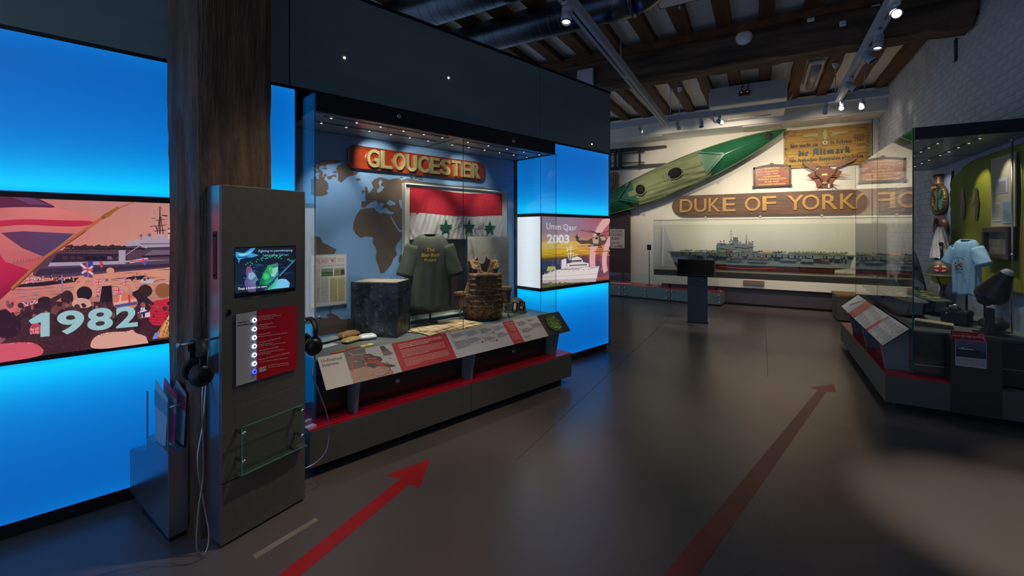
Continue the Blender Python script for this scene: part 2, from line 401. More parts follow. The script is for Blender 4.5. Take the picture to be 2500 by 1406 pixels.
pin = lambda u, z: MB().lathe([(.001, .004), (.007, .004), (.009, .001), (.009, 0)], 14, Matrix.Translation((u, -.006, z)) @ Matrix.Rotation(PI/2, 4, 'X')).build('lamp_glint', 'lens', wl, label='tiny glowing stud standing in for a lamp reflection')  # glowing studs added in place of lamp glints on the glossy fascia
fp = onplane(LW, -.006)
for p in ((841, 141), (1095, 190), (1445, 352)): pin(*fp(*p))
def lightpanel(u0, u1, z0, z1, bright, lab, y=0, mx=LW, cols='b', group='lit panels of the left wall', nx=16, nz=28, name='lightbox'):
    """acrylic diffuser lit by an LED strip behind one long edge"""
    t = thing(name, lab, 'lightbox', T(mx, (u0+u1)/2, y, z0), group)
    w = u1-u0; h = z1-z0; vs = []; fs = []; cs = []
    for j in range(nz+1):
        for i in range(nx+1):
            u = i/nx; v = j/nz; q = v if bright == 'top' else 1-v       # q=1 at the LED edge
            e = min(u, 1-u)*w
            g = math.exp(-((1-q)/.16)**1.3)*(1-.55*math.exp(-((1-q)/.02)))
            body = .30+.30*q+.16*math.exp(-q/.10)+.08*math.exp(-e/.06)
            if cols == 'b': c = (0.0, .20*body+.16*body*body+.42*g*(1-.3*math.exp(-e/.05)), 1.02*body+.40*g)
            else: c = tuple(k*(.78+.22*math.exp(-((u-.5)/.4)**2)+.1*q) for k in (.66, .72, .80))
            vs.append((-w/2+w*u, -.002, h*v)); cs.append(c)
    n1 = nx+1
    a = Art(-.002)
    a.v = vs; a.f = [(j*n1+i, j*n1+i+1, (j+1)*n1+i+1, (j+1)*n1+i) for j in range(nz) for i in range(nx)]
    a.c = [[cs[k] for k in f] for f in a.f]
    a.build('diffuser', 'blue', t); box('tray', 'dark', t, -w/2, w/2, 0, .028, 0, h)
    return t
ZB, Z1, Z2, ZT = .08, .868, 1.68, 2.478
lightpanel(-1.2, 1.325, Z2+.018, ZT, 'bot', 'large blue backlit panel above the harbour crowd photograph', nx=40)
lightpanel(-1.2, 1.325, ZB, Z1-.018, 'top', 'large blue backlit panel below the harbour crowd photograph', nx=40)
lightpanel(3.80, 5.06, Z2+.018, ZT, 'bot', 'blue backlit panel above the helicopter and warship photograph', nx=24)
lightpanel(3.80, 5.06, ZB, Z1-.018, 'top', 'blue backlit panel below the helicopter and warship photograph', nx=24)
lightpanel(0.72, 1.325, Z1+.004, Z2-.004, 'top', 'pale backlit panel half hidden behind the audio kiosk', cols='w', nx=16)
for a, b in ((-1.2, 1.325), (3.80, 5.06)):
    for zc in (Z1, Z2): box('divider_strip', 'dark', wl, a, b, -.012, .03, zc-.016, zc+.016)
# return of the alcove, right of the case (faces left)
RT = T(LW, 3.80, 0, 0) @ Matrix.Rotation(-PI/2, 4, 'Z')     # local x runs out of the alcove, -y faces left
lightpanel(-.36, -.002, Z2+.018, ZT, 'bot', 'narrow blue backlit return panel beside the case, upper', mx=RT, nx=8)
lightpanel(-.36, -.002, Z1+.018, Z2-.018, 'top', 'narrow white backlit return panel beside the case', mx=RT, cols='w', nx=8)
lightpanel(-.36, -.002, ZB, Z1-.018, 'top', 'narrow blue backlit return panel beside the case, lower', mx=RT, nx=8)
for zc in (Z1, Z2): MB().box(-.36, .0, -.012, .0, zc-.016, zc+.016).build('divider_strip', 'dark', wl).matrix_local = LW.inverted() @ RT
# ================================================================ BACKLIT PHOTOGRAPHS
def scatter_crowd(a, r, x0, x1, y0, y1, n, cols, s0, s1):
    for _ in range(n):
        x = r.uniform(x0, x1); y = r.uniform(y0, y1); q = s0+(s1-s0)*(y-y0)/(y1-y0)
        a.ell(x, y, q, q*1.15, r.choice(cols), 9)
def flagpoly(a, x, y, w, h, sk=0):
    """small waved union flag; x,y = lower left in drawing units, y down"""
    f = lambda u, v: (x+w*u, y-h*v+sk*u)
    B, W_, R = S(60, 70, 160), S(240, 200, 200), S(220, 50, 60)
    a.poly([f(0, 0), f(1, 0), f(1, 1), f(0, 1)], B)
    for p, q in (((0, 0), (1, 1)), ((0, 1), (1, 0))):
        a.line([f(*p), f(*q)], w*.2, W_); a.line([f(*p), f(*q)], w*.07, R)
    a.line([f(.5, 0), f(.5, 1)], w*.26, W_); a.line([f(0, .5), f(1, .5)], h*.34, W_)
    a.line([f(.5, 0), f(.5, 1)], w*.15, R); a.line([f(0, .5), f(1, .5)], h*.2, R)
def harbour():
    t = thing('backlit_photograph', 'backlit photograph of a harbour crowd waving flags at a carrier, reading 1982', 'photograph', T(LW, 0, 0, 0))
    a = Art(-.012, zm(onplane(LW, -.012), 0, 440, 3.056), dl=.00008); a.smooth = True; r = random.Random(5)
    f0 = Art(-.0119); 
    def bg(pts, cols): a.poly(pts, None, cols)
    U0 = -1.15; zb, zt = Z1+.017, Z2-.017
    # base: sky and water full height, drawn in wall units
    sk = Art(-.0119)
    n = 24
    for i in range(n):
        u0, u1 = U0+(1.285-U0-.0)*i/n*.8, U0+(1.285-U0)*(i+1)/n*.8
        k = max(0, min(1, (u0-U0)/1.9)); c1 = S(205, 70+80*k, 95+42*k); c2 = S(225, 85+75*k, 108+18*k); c3 = S(90+20*k, 40+45*k, 70+40*k)
        sk.rect(u0, zb, u1, 1.25, c3, c2); sk.y += sk.dl; sk.rect(u0, 1.25, u1, zt, c2, c1); sk.y += sk.dl
    # water streaks
    for _ in range(230):
        x = r.uniform(80, 1400); y = r.uniform(650, 960); L = r.uniform(30, 150)
        a.line([(x, y), (x+L*.5, y-4), (x+L, y-L*.05)], [1, r.uniform(2, 7), 1], r.choice([S(150, 110, 130), S(95, 75, 105), S(200, 150, 155), S(70, 62, 95), S(120, 95, 120)]))
    # carrier hull and superstructure
    dk, gy, lt = S(52, 30, 50), S(120, 98, 118), S(178, 160, 180)
    a.poly([(250, 640), (380, 560), (480, 505), (930, 490), (1420, 480), (1420, 640), (900, 680), (250, 745)], S(92, 62, 82))
    a.poly([(480, 508), (1420, 500), (1420, 522), (470, 530)], S(38, 24, 36))
    for k in range(26): a.ell(500+k*17, 497-4*math.sin(k), 15, 8+4*(k % 3), S(60, 34, 46), 8)
    for k in range(70): a.ell(470+k*13, 521+1.5*math.sin(k*2), 2.5, 2.5, r.choice([S(250, 200, 150), S(220, 140, 120)]), 6)
    a.poly([(430, 545), (890, 548), (890, 600), (380, 612)], dk); a.poly([(380, 612), (1290, 590), (1290, 612), (360, 640)], lt)
    for k in range(9): a.poly([(470+k*55, 565), (500+k*55, 565), (512+k*55, 590), (470+k*55, 590)], r.choice([S(30, 20, 34), gy, S(70, 46, 62)]))
    a.poly([(885, 520), (935, 520), (935, 610), (885, 612)], lt); a.poly([(935, 610), (1290, 590), (1290, 640), (935, 662)], S(88, 72, 92))
    a.poly([(300, 660), (1290, 618), (1290, 640), (880, 668), (260, 712)], S(60, 42, 66))
    a.poly([(1070, 560), (1140, 515), (1290, 515), (1290, 560)], gy); a.poly([(1060, 560), (1300, 552), (1300, 566), (1050, 574)], S(40, 28, 40))
    a.poly([(940, 455), (1040, 442), (1050, 485), (940, 492)], lt); a.poly([(1045, 450), (1070, 420), (1140, 418), (1160, 440), (1290, 420), (1290, 505), (1045, 512)], lt)
    a.poly([(1045, 470), (1290, 468), (1290, 476), (1045, 478)], gy); a.poly([(1100, 500), (1290, 495), (1290, 518), (1060, 520)], S(70, 56, 74))
    a.ell(1050, 412, 11, 11, gy); a.ell(1112, 408, 13, 13, gy); a.line([(1050, 420), (1052, 445)], 5, gy); a.line([(940, 555), (1050, 480)], 5, lt)
    a.poly([(1168, 405), (1215, 400), (1222, 452), (1165, 456)], lt)
    for p, q, ww in (((1190, 200), (1190, 400), 9), ((1172, 400), (1188, 270), 6), ((1215, 400), (1195, 270), 6), ((1160, 300), (1225, 292), 5), ((1118, 345), (1235, 335), 5), ((1148, 380), (1232, 372), 6), ((1125, 285), (1160, 285), 4), ((1205, 262), (1245, 268), 9), ((1160, 345), (1170, 372), 7)):
        a.line([p, q], ww, S(60, 40, 52))
    a.poly([(1182, 198), (1198, 198), (1198, 222), (1182, 222)], S(120, 90, 100))
    for (x, y) in ((1150, 232), (1152, 252), (1236, 295), (1234, 320), (1236, 330)): a.poly([(x-9, y-5), (x+7, y-3), (x+6, y+4)], S(220, 80, 70))
    for k in range(5): a.rect(1250, 358+k*17, 1266, 366+k*17, r.choice([S(230, 190, 90), S(60, 60, 120), S(230, 220, 220)]))
    # boats
    a.poly([(130, 795), (140, 775), (590, 722), (560, 755), (330, 785)], S(48, 26, 44)); scatter_crowd(a, r, 190, 560, 712, 745, 34, [S(210, 120, 110), S(230, 190, 180), S(60, 30, 40)], 6, 7)
    a.poly([(930, 735), (960, 718), (1090, 705), (1050, 738)], S(35, 25, 45)); a.poly([(1045, 745), (1075, 730), (1150, 742), (1130, 765), (1050, 762)], S(205, 185, 205)); scatter_crowd(a, r, 960, 1120, 690, 745, 14, [S(60, 40, 60), S(200, 110, 100)], 7, 8)
    # flags in the crowd, hands
    skin, skd = S(222, 150, 130), S(190, 110, 100)
    a.poly([(602, 620), (695, 598), (692, 725), (628, 715)], S(66, 72, 150)); a.line([(602, 622), (694, 700)], 16, S(240, 200, 205)); a.line([(612, 690), (694, 640)], 16, S(235, 190, 200)); a.line([(618, 660), (694, 668)], 14, S(225, 80, 70)); a.line([(650, 606), (660, 722)], 11, S(225, 80, 70))
    a.poly([(955, 610), (1015, 583), (1100, 570), (1102, 600), (1075, 640), (1065, 610), (990, 612)], S(90, 95, 170)); a.line([(965, 608), (1100, 585)], 17, S(240, 205, 205)); a.line([(965, 606), (1098, 590)], 9, S(225, 60, 60)); a.line([(1060, 572), (1068, 615)], 10, S(225, 60, 60))
    a.poly([(742, 605), (762, 600), (775, 640), (752, 650)], S(225, 70, 80)); a.line([(760, 620), (800, 690)], 5, S(60, 30, 40))
    flagpoly(a, 700, 772, 70, 26, -5); flagpoly(a, 850, 840, 70, 40, -8); flagpoly(a, 690, 850, 55, 50, 5); flagpoly(a, 912, 775, 50, 30, -12); flagpoly(a, 1235, 762, 60, 24, -6); flagpoly(a, 170, 1000, 110, 90, -18); flagpoly(a, 200, 765, 60, 40, -8)
    a.line([(466, 705), (470, 830)], 11, S(150, 120, 150))
    a.line([(555, 880), (575, 800), (650, 725)], [44, 34, 20], skin)                         # raised arm
    a.line([(800, 800), (806, 690)], [50, 46], skin); a.ell(822, 672, 30, 24, skin); a.rect(786, 730, 808, 750, S(120, 100, 90))
    a.line([(700, 860), (705, 785)], [36, 28], skin); a.line([(840, 775), (905, 782), (950, 815)], [14, 20, 26], skin); a.line([(965, 735), (990, 790), (1005, 830)], [16, 22, 30], skin)
    a.poly([(740, 930), (762, 785), (832, 780), (842, 930)], S(38, 18, 34))
    a.poly([(985, 830), (1030, 810), (1130, 900), (1120, 1000), (1000, 990)], S(48, 32, 44))
    a.poly([(0, 1500/1.1), (0, 1210), (60, 1180), (130, 960), (300, 900), (560, 900), (840, 900), (1000, 900), (1160, 960), (1400, 920), (1400, 1200), (1100, 1260), (600, 1280), (0, 1330)], S(70, 34, 46))
    # heads and shoulders
    for x, y, rx, ry, c in ((632, 838, 58, 52, S(40, 24, 34)), (505, 872, 46, 56, S(62, 30, 38)), (340, 895, 52, 34, S(48, 24, 32)), (1080, 820, 52, 46, S(58, 34, 38)), (1215, 818, 62, 54, S(150, 92, 60)), (60, 1060, 110, 110, S(54, 20, 38)), (330, 960, 70, 40, S(60, 26, 36)), (440, 975, 55, 60, S(120, 60, 60))): a.ell(x, y, rx, ry, c)
    a.poly([(540, 890), (600, 868), (660, 880), (684, 905), (684, 945), (540, 945)], S(225, 165, 150)); a.line([(380, 900), (450, 860), (500, 830)], [38, 30, 18], S(70, 36, 44))
    a.poly([(100, 880), (120, 860), (140, 890), (170, 990), (110, 1000), (20, 920), (70, 905)], S(225, 110, 120))
    a.ell(932, 905, 92, 62, S(232, 120, 96)); a.line([(850, 915), (1012, 885)], 16, S(235, 180, 170)); a.line([(900, 850), (890, 930)], 14, S(235, 180, 170)); a.line([(960, 848), (965, 925)], 14, S(200, 60, 60)); a.line([(855, 935), (1018, 910)], 20, S(70, 80, 150))
    a.poly([(1110, 1070), (1092, 920), (1140, 895), (1200, 885), (1330, 855), (1330, 1075), (1180, 1075)], S(210, 40, 62))
    for k in range(6): a.line([(1120, 940+k*22), (1190, 955+k*20), (1320, 925+k*18)], 4, S(165, 24, 46))
    a.poly([(1022, 960), (1070, 930), (1112, 950), (1116, 1010), (1030, 1022)], S(225, 205, 225)); a.line([(1026, 992), (1112, 968)], 12, S(50, 40, 70))
    a.poly([(1135, 1172), (1180, 1110), (1250, 1000), (1330, 930), (1330, 1150), (1200, 1168)], S(205, 130, 70))
    for k in range(12): a.line([(1180+k*9, 1160-k*3), (1225+k*8, 1060-k*6), (1275+k*3, 960+k*2)], 4, r.choice([S(240, 180, 110), S(150, 80, 40)]))
    a.poly([(1132, 1175), (1150, 1130), (1182, 1120), (1172, 1170)], S(130, 140, 215))
    a.ell(930, 1070, 120, 110, S(52, 24, 32), 24); a.ell(620, 1060, 80, 110, S(66, 30, 36)); a.ell(445, 1060, 90, 90, S(60, 26, 32))
    a.poly([(668, 1240), (690, 1170), (760, 1130), (850, 1120), (950, 1118), (990, 1100), (1005, 1130), (1080, 1150), (1098, 1176), (900, 1206)], S(232, 170, 155))
    a.poly([(-500, 1420), (-500, 1240), (60, 1205), (150, 1195), (250, 1195), (310, 1225), (350, 1280), (0, 1325)], S(225, 92, 112)); a.line([(70, 1210), (240, 1205)], 6, S(240, 150, 150))
    a.poly([(225, 1130), (232, 1080), (270, 1050), (310, 1060), (318, 1110), (300, 1140)], S(205, 70, 90)); flagpoly(a, 235, 1135, 60, 40, -5)
    for _ in range(60):
        x, y = r.uniform(60, 1380), r.uniform(905, 1010); c_ = r.choice([S(46, 26, 36), S(84, 44, 54), S(120, 70, 70), S(60, 36, 50), S(150, 90, 84)]); a.ell(x, y, r.uniform(9, 26), r.uniform(10, 26), c_, 12)
    for _ in range(420):
        x, y = r.uniform(0, 1400), r.uniform(940, 1260); a.line([(x, y), (x+r.uniform(-10, 24), y+r.uniform(4, 22))], r.uniform(2, 6), r.choice([S(58, 28, 40), S(86, 46, 56), S(74, 36, 46), S(100, 56, 62), S(50, 26, 38)]))
    a.poly([(668, 1240), (690, 1170), (760, 1130), (850, 1118), (950, 1116), (990, 1098), (1005, 1128), (1080, 1148), (1100, 1190), (1100, 1215), (900, 1226)], S(232, 170, 155)); a.poly([(-500, 1420), (-500, 1240), (60, 1205), (150, 1192), (250, 1193), (310, 1222), (352, 1285), (0, 1335)], S(225, 92, 112))
    # big waving ensign with its pole
    R1, R2 = S(205, 28, 74), S(150, 20, 60)
    a.poly([(-900, 60), (0, 88), (330, 150), (450, 215), (760, 290), (640, 380), (350, 570), (120, 790), (0, 900), (-900, 1300)], None, [S(150, 30, 60), S(225, 100, 110), S(232, 130, 128), S(232, 128, 126), S(225, 120, 115), S(225, 105, 110), S(222, 90, 105), R1, R2, R2])
    a.poly([(-900, 300), (0, 205), (0, 88), (110, 88), (240, 118), (350, 165), (445, 213), (300, 205), (0, 207)], S(98, 34, 66)); a.poly([(110, 95), (240, 122), (400, 195), (240, 185)], S(112, 62, 96))
    a.poly([(-900, 330), (0, 305), (200, 290), (420, 300), (740, 305), (640, 348), (420, 345), (200, 330), (0, 350), (-900, 420)], S(200, 40, 72))
    a.poly([(30, 392), (190, 380), (560, 398), (345, 568), (180, 500)], None, [S(110, 50, 90), S(92, 58, 96), S(92, 70, 112), S(85, 62, 105), S(100, 52, 88)])
    a.poly([(-900, 600), (0, 520), (60, 600), (230, 660), (120, 790), (0, 885), (-900, 1250)], None, [R2, S(200, 30, 74), S(205, 34, 76), S(190, 26, 70), S(160, 16, 62), S(130, 12, 52), R2])
    a.line([(110, 800), (350, 570), (640, 370), (760, 285)], [30, 26, 24, 22], S(190, 105, 60)); a.line([(110, 812), (350, 584), (640, 382)], [8, 8, 8], S(120, 60, 44))
    a.line([(760, 285), (800, 258)], [26, 30], S(150, 85, 44)); a.ell(810, 262, 26, 16, S(190, 130, 60)); a.ell(855, 225, 28, 15, S(205, 145, 70)); a.line([(790, 268), (880, 208)], [34, 20], S(165, 100, 50)); a.line([(880, 212), (1012, 140)], [16, 2], S(180, 110, 80))
    for k in range(9): a.line([(120+k*22, 625-k*4), (128+k*22, 595-k*3), (134+k*22, 618-k*4)], 3, S(120, 30, 60))
    # year
    fd = S(165, 205, 212)
    a.smooth = False
    for ch, q in (('1', ((310, 1145), (384, 1140), (384, 965), (225, 985))),): a.poly([(315, 1147), (382, 1141), (382, 968), (318, 974), (230, 1027), (250, 1053), (318, 1040)], fd)
    a.text('9', 0, 0, 0, 0, fd, .03, res=9, quad=((438, 1135), (632, 1118), (632, 948), (435, 962))); a.text('8', 0, 0, 0, 0, fd, .03, res=9, quad=((655, 1108), (842, 1090), (838, 930), (655, 944))); a.text('2', 0, 0, 0, 0, fd, .03, res=9, quad=((864, 1086), (1022, 1072), (1018, 918), (860, 934)))
    # clip to the frame rectangle
    a.v += []; off = len(a.v); a.v = [(min(max(v[0], U0), .71), v[1], min(max(v[2], zb), zt)) for v in a.v]
    sk.v = [(min(v[0], .71), v[1], v[2]) for v in sk.v]
    base = len(sk.v); sk.v += a.v; sk.f += [tuple(i+base for i in f) for f in a.f]; sk.c += a.c
    sk.build('print', 'artlit', t); box('tray', 'dark', t, U0, .712, 0, .028, zb, zt)
harbour()
def gulf():
    t = thing('backlit_photograph', 'backlit photograph of a grey helicopter over a white warship, reading Umm Qasr 2003', 'photograph', T(LW, 0, 0, 0))
    g = onplane(LW, -.012); a = Art(-.012, zm(g, 1240, 340, 2.511), dl=.00008); r = random.Random(6)
    u0, u1, zb, zt = 3.802, 5.058, Z1+.017, Z2-.017
    bands = [(0, (40, 60, 30)), (.04, (110, 110, 50)), (.07, (60, 70, 110)), (.22, (36, 48, 88)), (.36, (50, 62, 100)), (.41, (90, 80, 40)), (.44, (190, 150, 20)), (.52, (225, 180, 50)), (.58, (210, 190, 120)), (.63, (235, 190, 60)), (.66, (190, 150, 130)), (.80, (150, 130, 150)), (1, (140, 130, 150))]
    sk = Art(-.0119, dl=0); n = 14
    def hue(c, k): return S(c[0]*(1-k)+205*k, c[1]*(1-k)+70*k, c[2]*(1-k)+85*k)
    for i in range(n):
        for j in range(len(bands)-1):
            (v0, c0), (v1, c1) = bands[j], bands[j+1]; ka, kb = [max(0, (q/n-.35)/.65)*.85 for q in (i, i+1)]
            x0, x1 = u0+(u1-u0)*i/n, u0+(u1-u0)*(i+1)/n; y0, y1 = zb+(zt-zb)*v0, zb+(zt-zb)*v1
            sk.tri([(x0, y0), (x1, y0), (x1, y1), (x0, y1)], [(0, 1, 2), (0, 2, 3)], [hue(c0, ka*.6), hue(c0, kb*.6), hue(c1, ka), hue(c1, kb)])
    for _ in range(110): 
        x = r.uniform(200, 600); y = r.uniform(735, 850); a.line([(x, y), (x+r.uniform(8, 40), y-1)], r.uniform(.8, 2.2), r.choice([S(80, 90, 130), S(30, 40, 75), S(110, 110, 140)]))
    for _ in range(40):
        x = r.uniform(200, 600); y = r.uniform(640, 715); a.line([(x, y), (x+r.uniform(20, 90), y-2)], r.uniform(1, 3.5), r.choice([S(240, 200, 70), S(190, 150, 40), S(230, 200, 130), S(120, 100, 40)]))
    arc = S(232, 176, 172)
    for R1, R2 in ((195, 160), (118, 90)):
        pts = [(690-R*math.cos(t_)*1.0, 745-R*1.6*math.sin(t_)) for R, rng in ((R1, [k/14*1.75-.42 for k in range(15)]), (R2, [k/14*1.75-.42 for k in range(14, -1, -1)])) for t_ in rng]
        a.poly(pts, arc)
    W1, W2, W3 = S(232, 222, 220), S(200, 180, 180), S(120, 105, 110)
    a.poly([(200, 842), (205, 832), (290, 800), (420, 796), (556, 776), (540, 845), (530, 870), (205, 884)], W1); a.poly([(202, 864), (538, 850), (534, 872), (206, 884)], W2)
    a.poly([(232, 808), (240, 780), (285, 778), (290, 802)], S(190, 190, 110)); a.poly([(322, 795), (324, 740), (352, 730), (356, 792)], W1); a.poly([(356, 795), (358, 762), (388, 756), (386, 730), (420, 716), (446, 730), (456, 752), (490, 760), (492, 790)], W1)
    a.poly([(386, 742), (446, 738), (446, 750), (386, 754)], W3); a.poly([(370, 770), (480, 764), (480, 772), (370, 778)], W3)
    for p, q, w_ in (((380, 650), (380, 740), 5), ((362, 700), (372, 740), 4), ((398, 700), (388, 740), 4), ((362, 676), (398, 674), 3), ((368, 662), (396, 660), 3), ((360, 700), (402, 698), 5), ((306, 708), (302, 770), 3), ((270, 740), (270, 775), 2), ((390, 715), (425, 705), 4), ((356, 660), (360, 690), 4)): a.line([p, q], w_, W1 if p[0] > 330 else W3)
    for k in range(26): a.ell(208+k*3.2, 828-k*1.1+r.uniform(-3, 3), 2.4, 4, r.choice([S(240, 240, 240), S(40, 60, 120), S(200, 80, 80)]), 7)
    for k in range(9): a.ell(500+k*6, 790-k, 2, 3, S(60, 60, 70), 6)
    for _ in range(30): x = r.uniform(198, 520); a.ell(x, r.uniform(876, 890), 6, 3, r.choice([S(60, 80, 30), S(110, 120, 50), S(40, 50, 30)]), 7)
    # helicopter
    H1, H2 = S(90, 72, 66), S(200, 160, 140)
    a.poly([(405, 600), (412, 590), (430, 618), (480, 620), (520, 598), (545, 584), (590, 590), (600, 612), (590, 640), (555, 655), (520, 650), (490, 640), (440, 642), (412, 622)], H1)
    a.poly([(510, 610), (530, 595), (548, 592), (548, 640), (515, 640)], H2); a.poly([(556, 598), (586, 596), (594, 614), (570, 622)], H2); a.poly([(530, 600), (545, 598), (543, 612), (528, 612)], S(30, 26, 30))
    for p, q, w_ in (((436, 556), (546, 578), 3), ((490, 558), (546, 578), 4), ((546, 578), (618, 562), 3), ((546, 578), (640, 590), 3), ((404, 598), (432, 602), 4), ((418, 580), (416, 612), 4), ((408, 586), (428, 608), 3), ((480, 655), (560, 650), 4), ((556, 650), (560, 662), 4), ((500, 650), (496, 660), 4)): a.line([p, q], w_, S(50, 38, 42))
    a.ell(546, 580, 14, 7, S(40, 34, 38)); a.ell(564, 662, 4, 4, S(30, 20, 20)); a.ell(550, 662, 4, 4, S(30, 20, 20)); a.line([(520, 688), (610, 684)], 4, S(60, 56, 60))
    fd = S(225, 225, 235)
    for k in range(16): a.line([(296+k*16, 800-k*1.5), (296+k*16, 790-k*1.5)], 1.2, W3)
    for k in range(9): a.rect(392+k*6, 741-k*.3, 396+k*6, 746-k*.3, S(50, 46, 56))
    for k in range(7): a.rect(300+k*30, 812-k*3, 308+k*30, 815-k*3, S(150, 120, 120))
    a.line([(205, 846), (548, 822)], 2, S(200, 150, 150)); a.line([(300, 796), (420, 790), (500, 776)], 1.5, W3)
    a.text('Umm Qasr', 0, 0, 0, 0, fd, .0, quad=((227, 560), (412, 566), (412, 524), (227, 512))); a.text('2003', 0, 0, 0, 0, fd, .035, quad=((230, 640), (368, 637), (368, 585), (230, 580)))
    a.v = [(min(max(v[0], u0), u1), v[1], min(max(v[2], zb), zt)) for v in a.v]
    base = len(sk.v); sk.v += a.v; sk.f += [tuple(i+base for i in f) for f in a.f]; sk.c += a.c
    sk.build('print', 'artlit', t); box('tray', 'dark', t, u0, u1, 0, .028, zb, zt)
gulf()
# ================================================================ POST, KIOSK, BROCHURES
def post():
    t = thing('timber_post', 'thick weathered timber post rising in front of the backlit wall', 'post', T(ROOM, -2.35, 1.07, 0))
    r = random.Random(11); W, D = .385, .33; n = 60; vs = []; per = []
    for side in range(4):
        for k in range(8): per.append((side, k/8))
    ks = len(per)
    cr = [(r.uniform(.2, .7), r.uniform(.2, 3), r.uniform(.4, 1.4)) for _ in range(5)]
    for j in range(n+1):
        z = 4.1*j/n; lean = -.006*z
        for side, u in per:
            bulge = .004*math.sin(z*5+side)+r.uniform(-.0022, .0022); cut = 0
            if side == 3 and abs(u-.5-.03*math.sin(z*2.2)) < .07 and .3 < z < 2.1: cut = .02
            if side == 3 and u == .625 and 1.0 < z < 1.9: cut = .018
            c = .012 if u == 0 else 0
            if side == 0: p = (bulge-c, W*u+c)
            elif side == 1: p = (-D*u-c, W+bulge-c)
            elif side == 2: p = (-D-bulge+c, W*(1-u)-c)
            else: p = (-D*(1-u)+c, -bulge+cut+c)
            vs.append((p[0]+lean*.3, p[1]+lean, z))
    fs = [(j*ks+i, j*ks+(i+1) % ks, (j+1)*ks+(i+1) % ks, (j+1)*ks+i) for j in range(n) for i in range(ks)]+[tuple(range(ks)), tuple(n*ks+i for i in range(ks))]
    MB().add(vs, fs).build('shaft', 'post', t)
post()
def headphones(p, sgn, name_lab, at):
    """over-ear headset hung on its peg; local x = peg axis pointing away from the kiosk"""
    t = thing('headphones', name_lab, 'headphones', at)
    band = [(.0+.006*math.sin(a*2), -.075*math.cos(a), .0-.0+.065*math.sin(a)-.055) for a in [PI*k/14 for k in range(15)]]
    mb = MB()
    for w in (0,):
        pts = []; 
        vs = []
        for k, (x, y, z) in enumerate(band):
            a = PI*k/14; ny, nz = -math.cos(a), math.sin(a)
            wd = .017-.003*abs(math.cos(a)); th = .006 if 3 < k < 11 else .003
            for dx, dn in ((-wd, 0), (-wd*.8, th), (wd*.8, th), (wd, 0), (wd*.8, -th*.6), (-wd*.8, -th*.6)): vs.append((x+dx, y+ny*dn, z+nz*dn))
        fs = [(k*6+i, k*6+(i+1) % 6, k*6+6+(i+1) % 6, k*6+6+i) for k in range(14) for i in range(6)]+[tuple(range(6)), tuple(14*6+i for i in range(6))]
        mb.add(vs, fs, True)
    mb.build('headband', 'softblack', t)
    for s in (-1, 1):
        MB().box(-.011, .011, s*.074-.004, s*.074+.004, -.10, -.045).build('slider', 'black', t, bevel=.002)
        R1 = Matrix.Translation((0, s*.066, -.125)) @ Matrix.Rotation(-s*PI/2, 4, 'X')
        MB().lathe([(.001, .026), (.02, .026), (.034, .02), (.040, .008), (.041, 0)], 24, R1, 1, 1.1).build('ear_cup', 'black', t)
        MB().lathe([(.041, 0), (.045, -.006), (.043, -.018), (.03, -.022), (.022, -.014), (.001, -.012)], 24, R1, 1, 1.1).build('ear_pad', 'softblack', t)
    return t
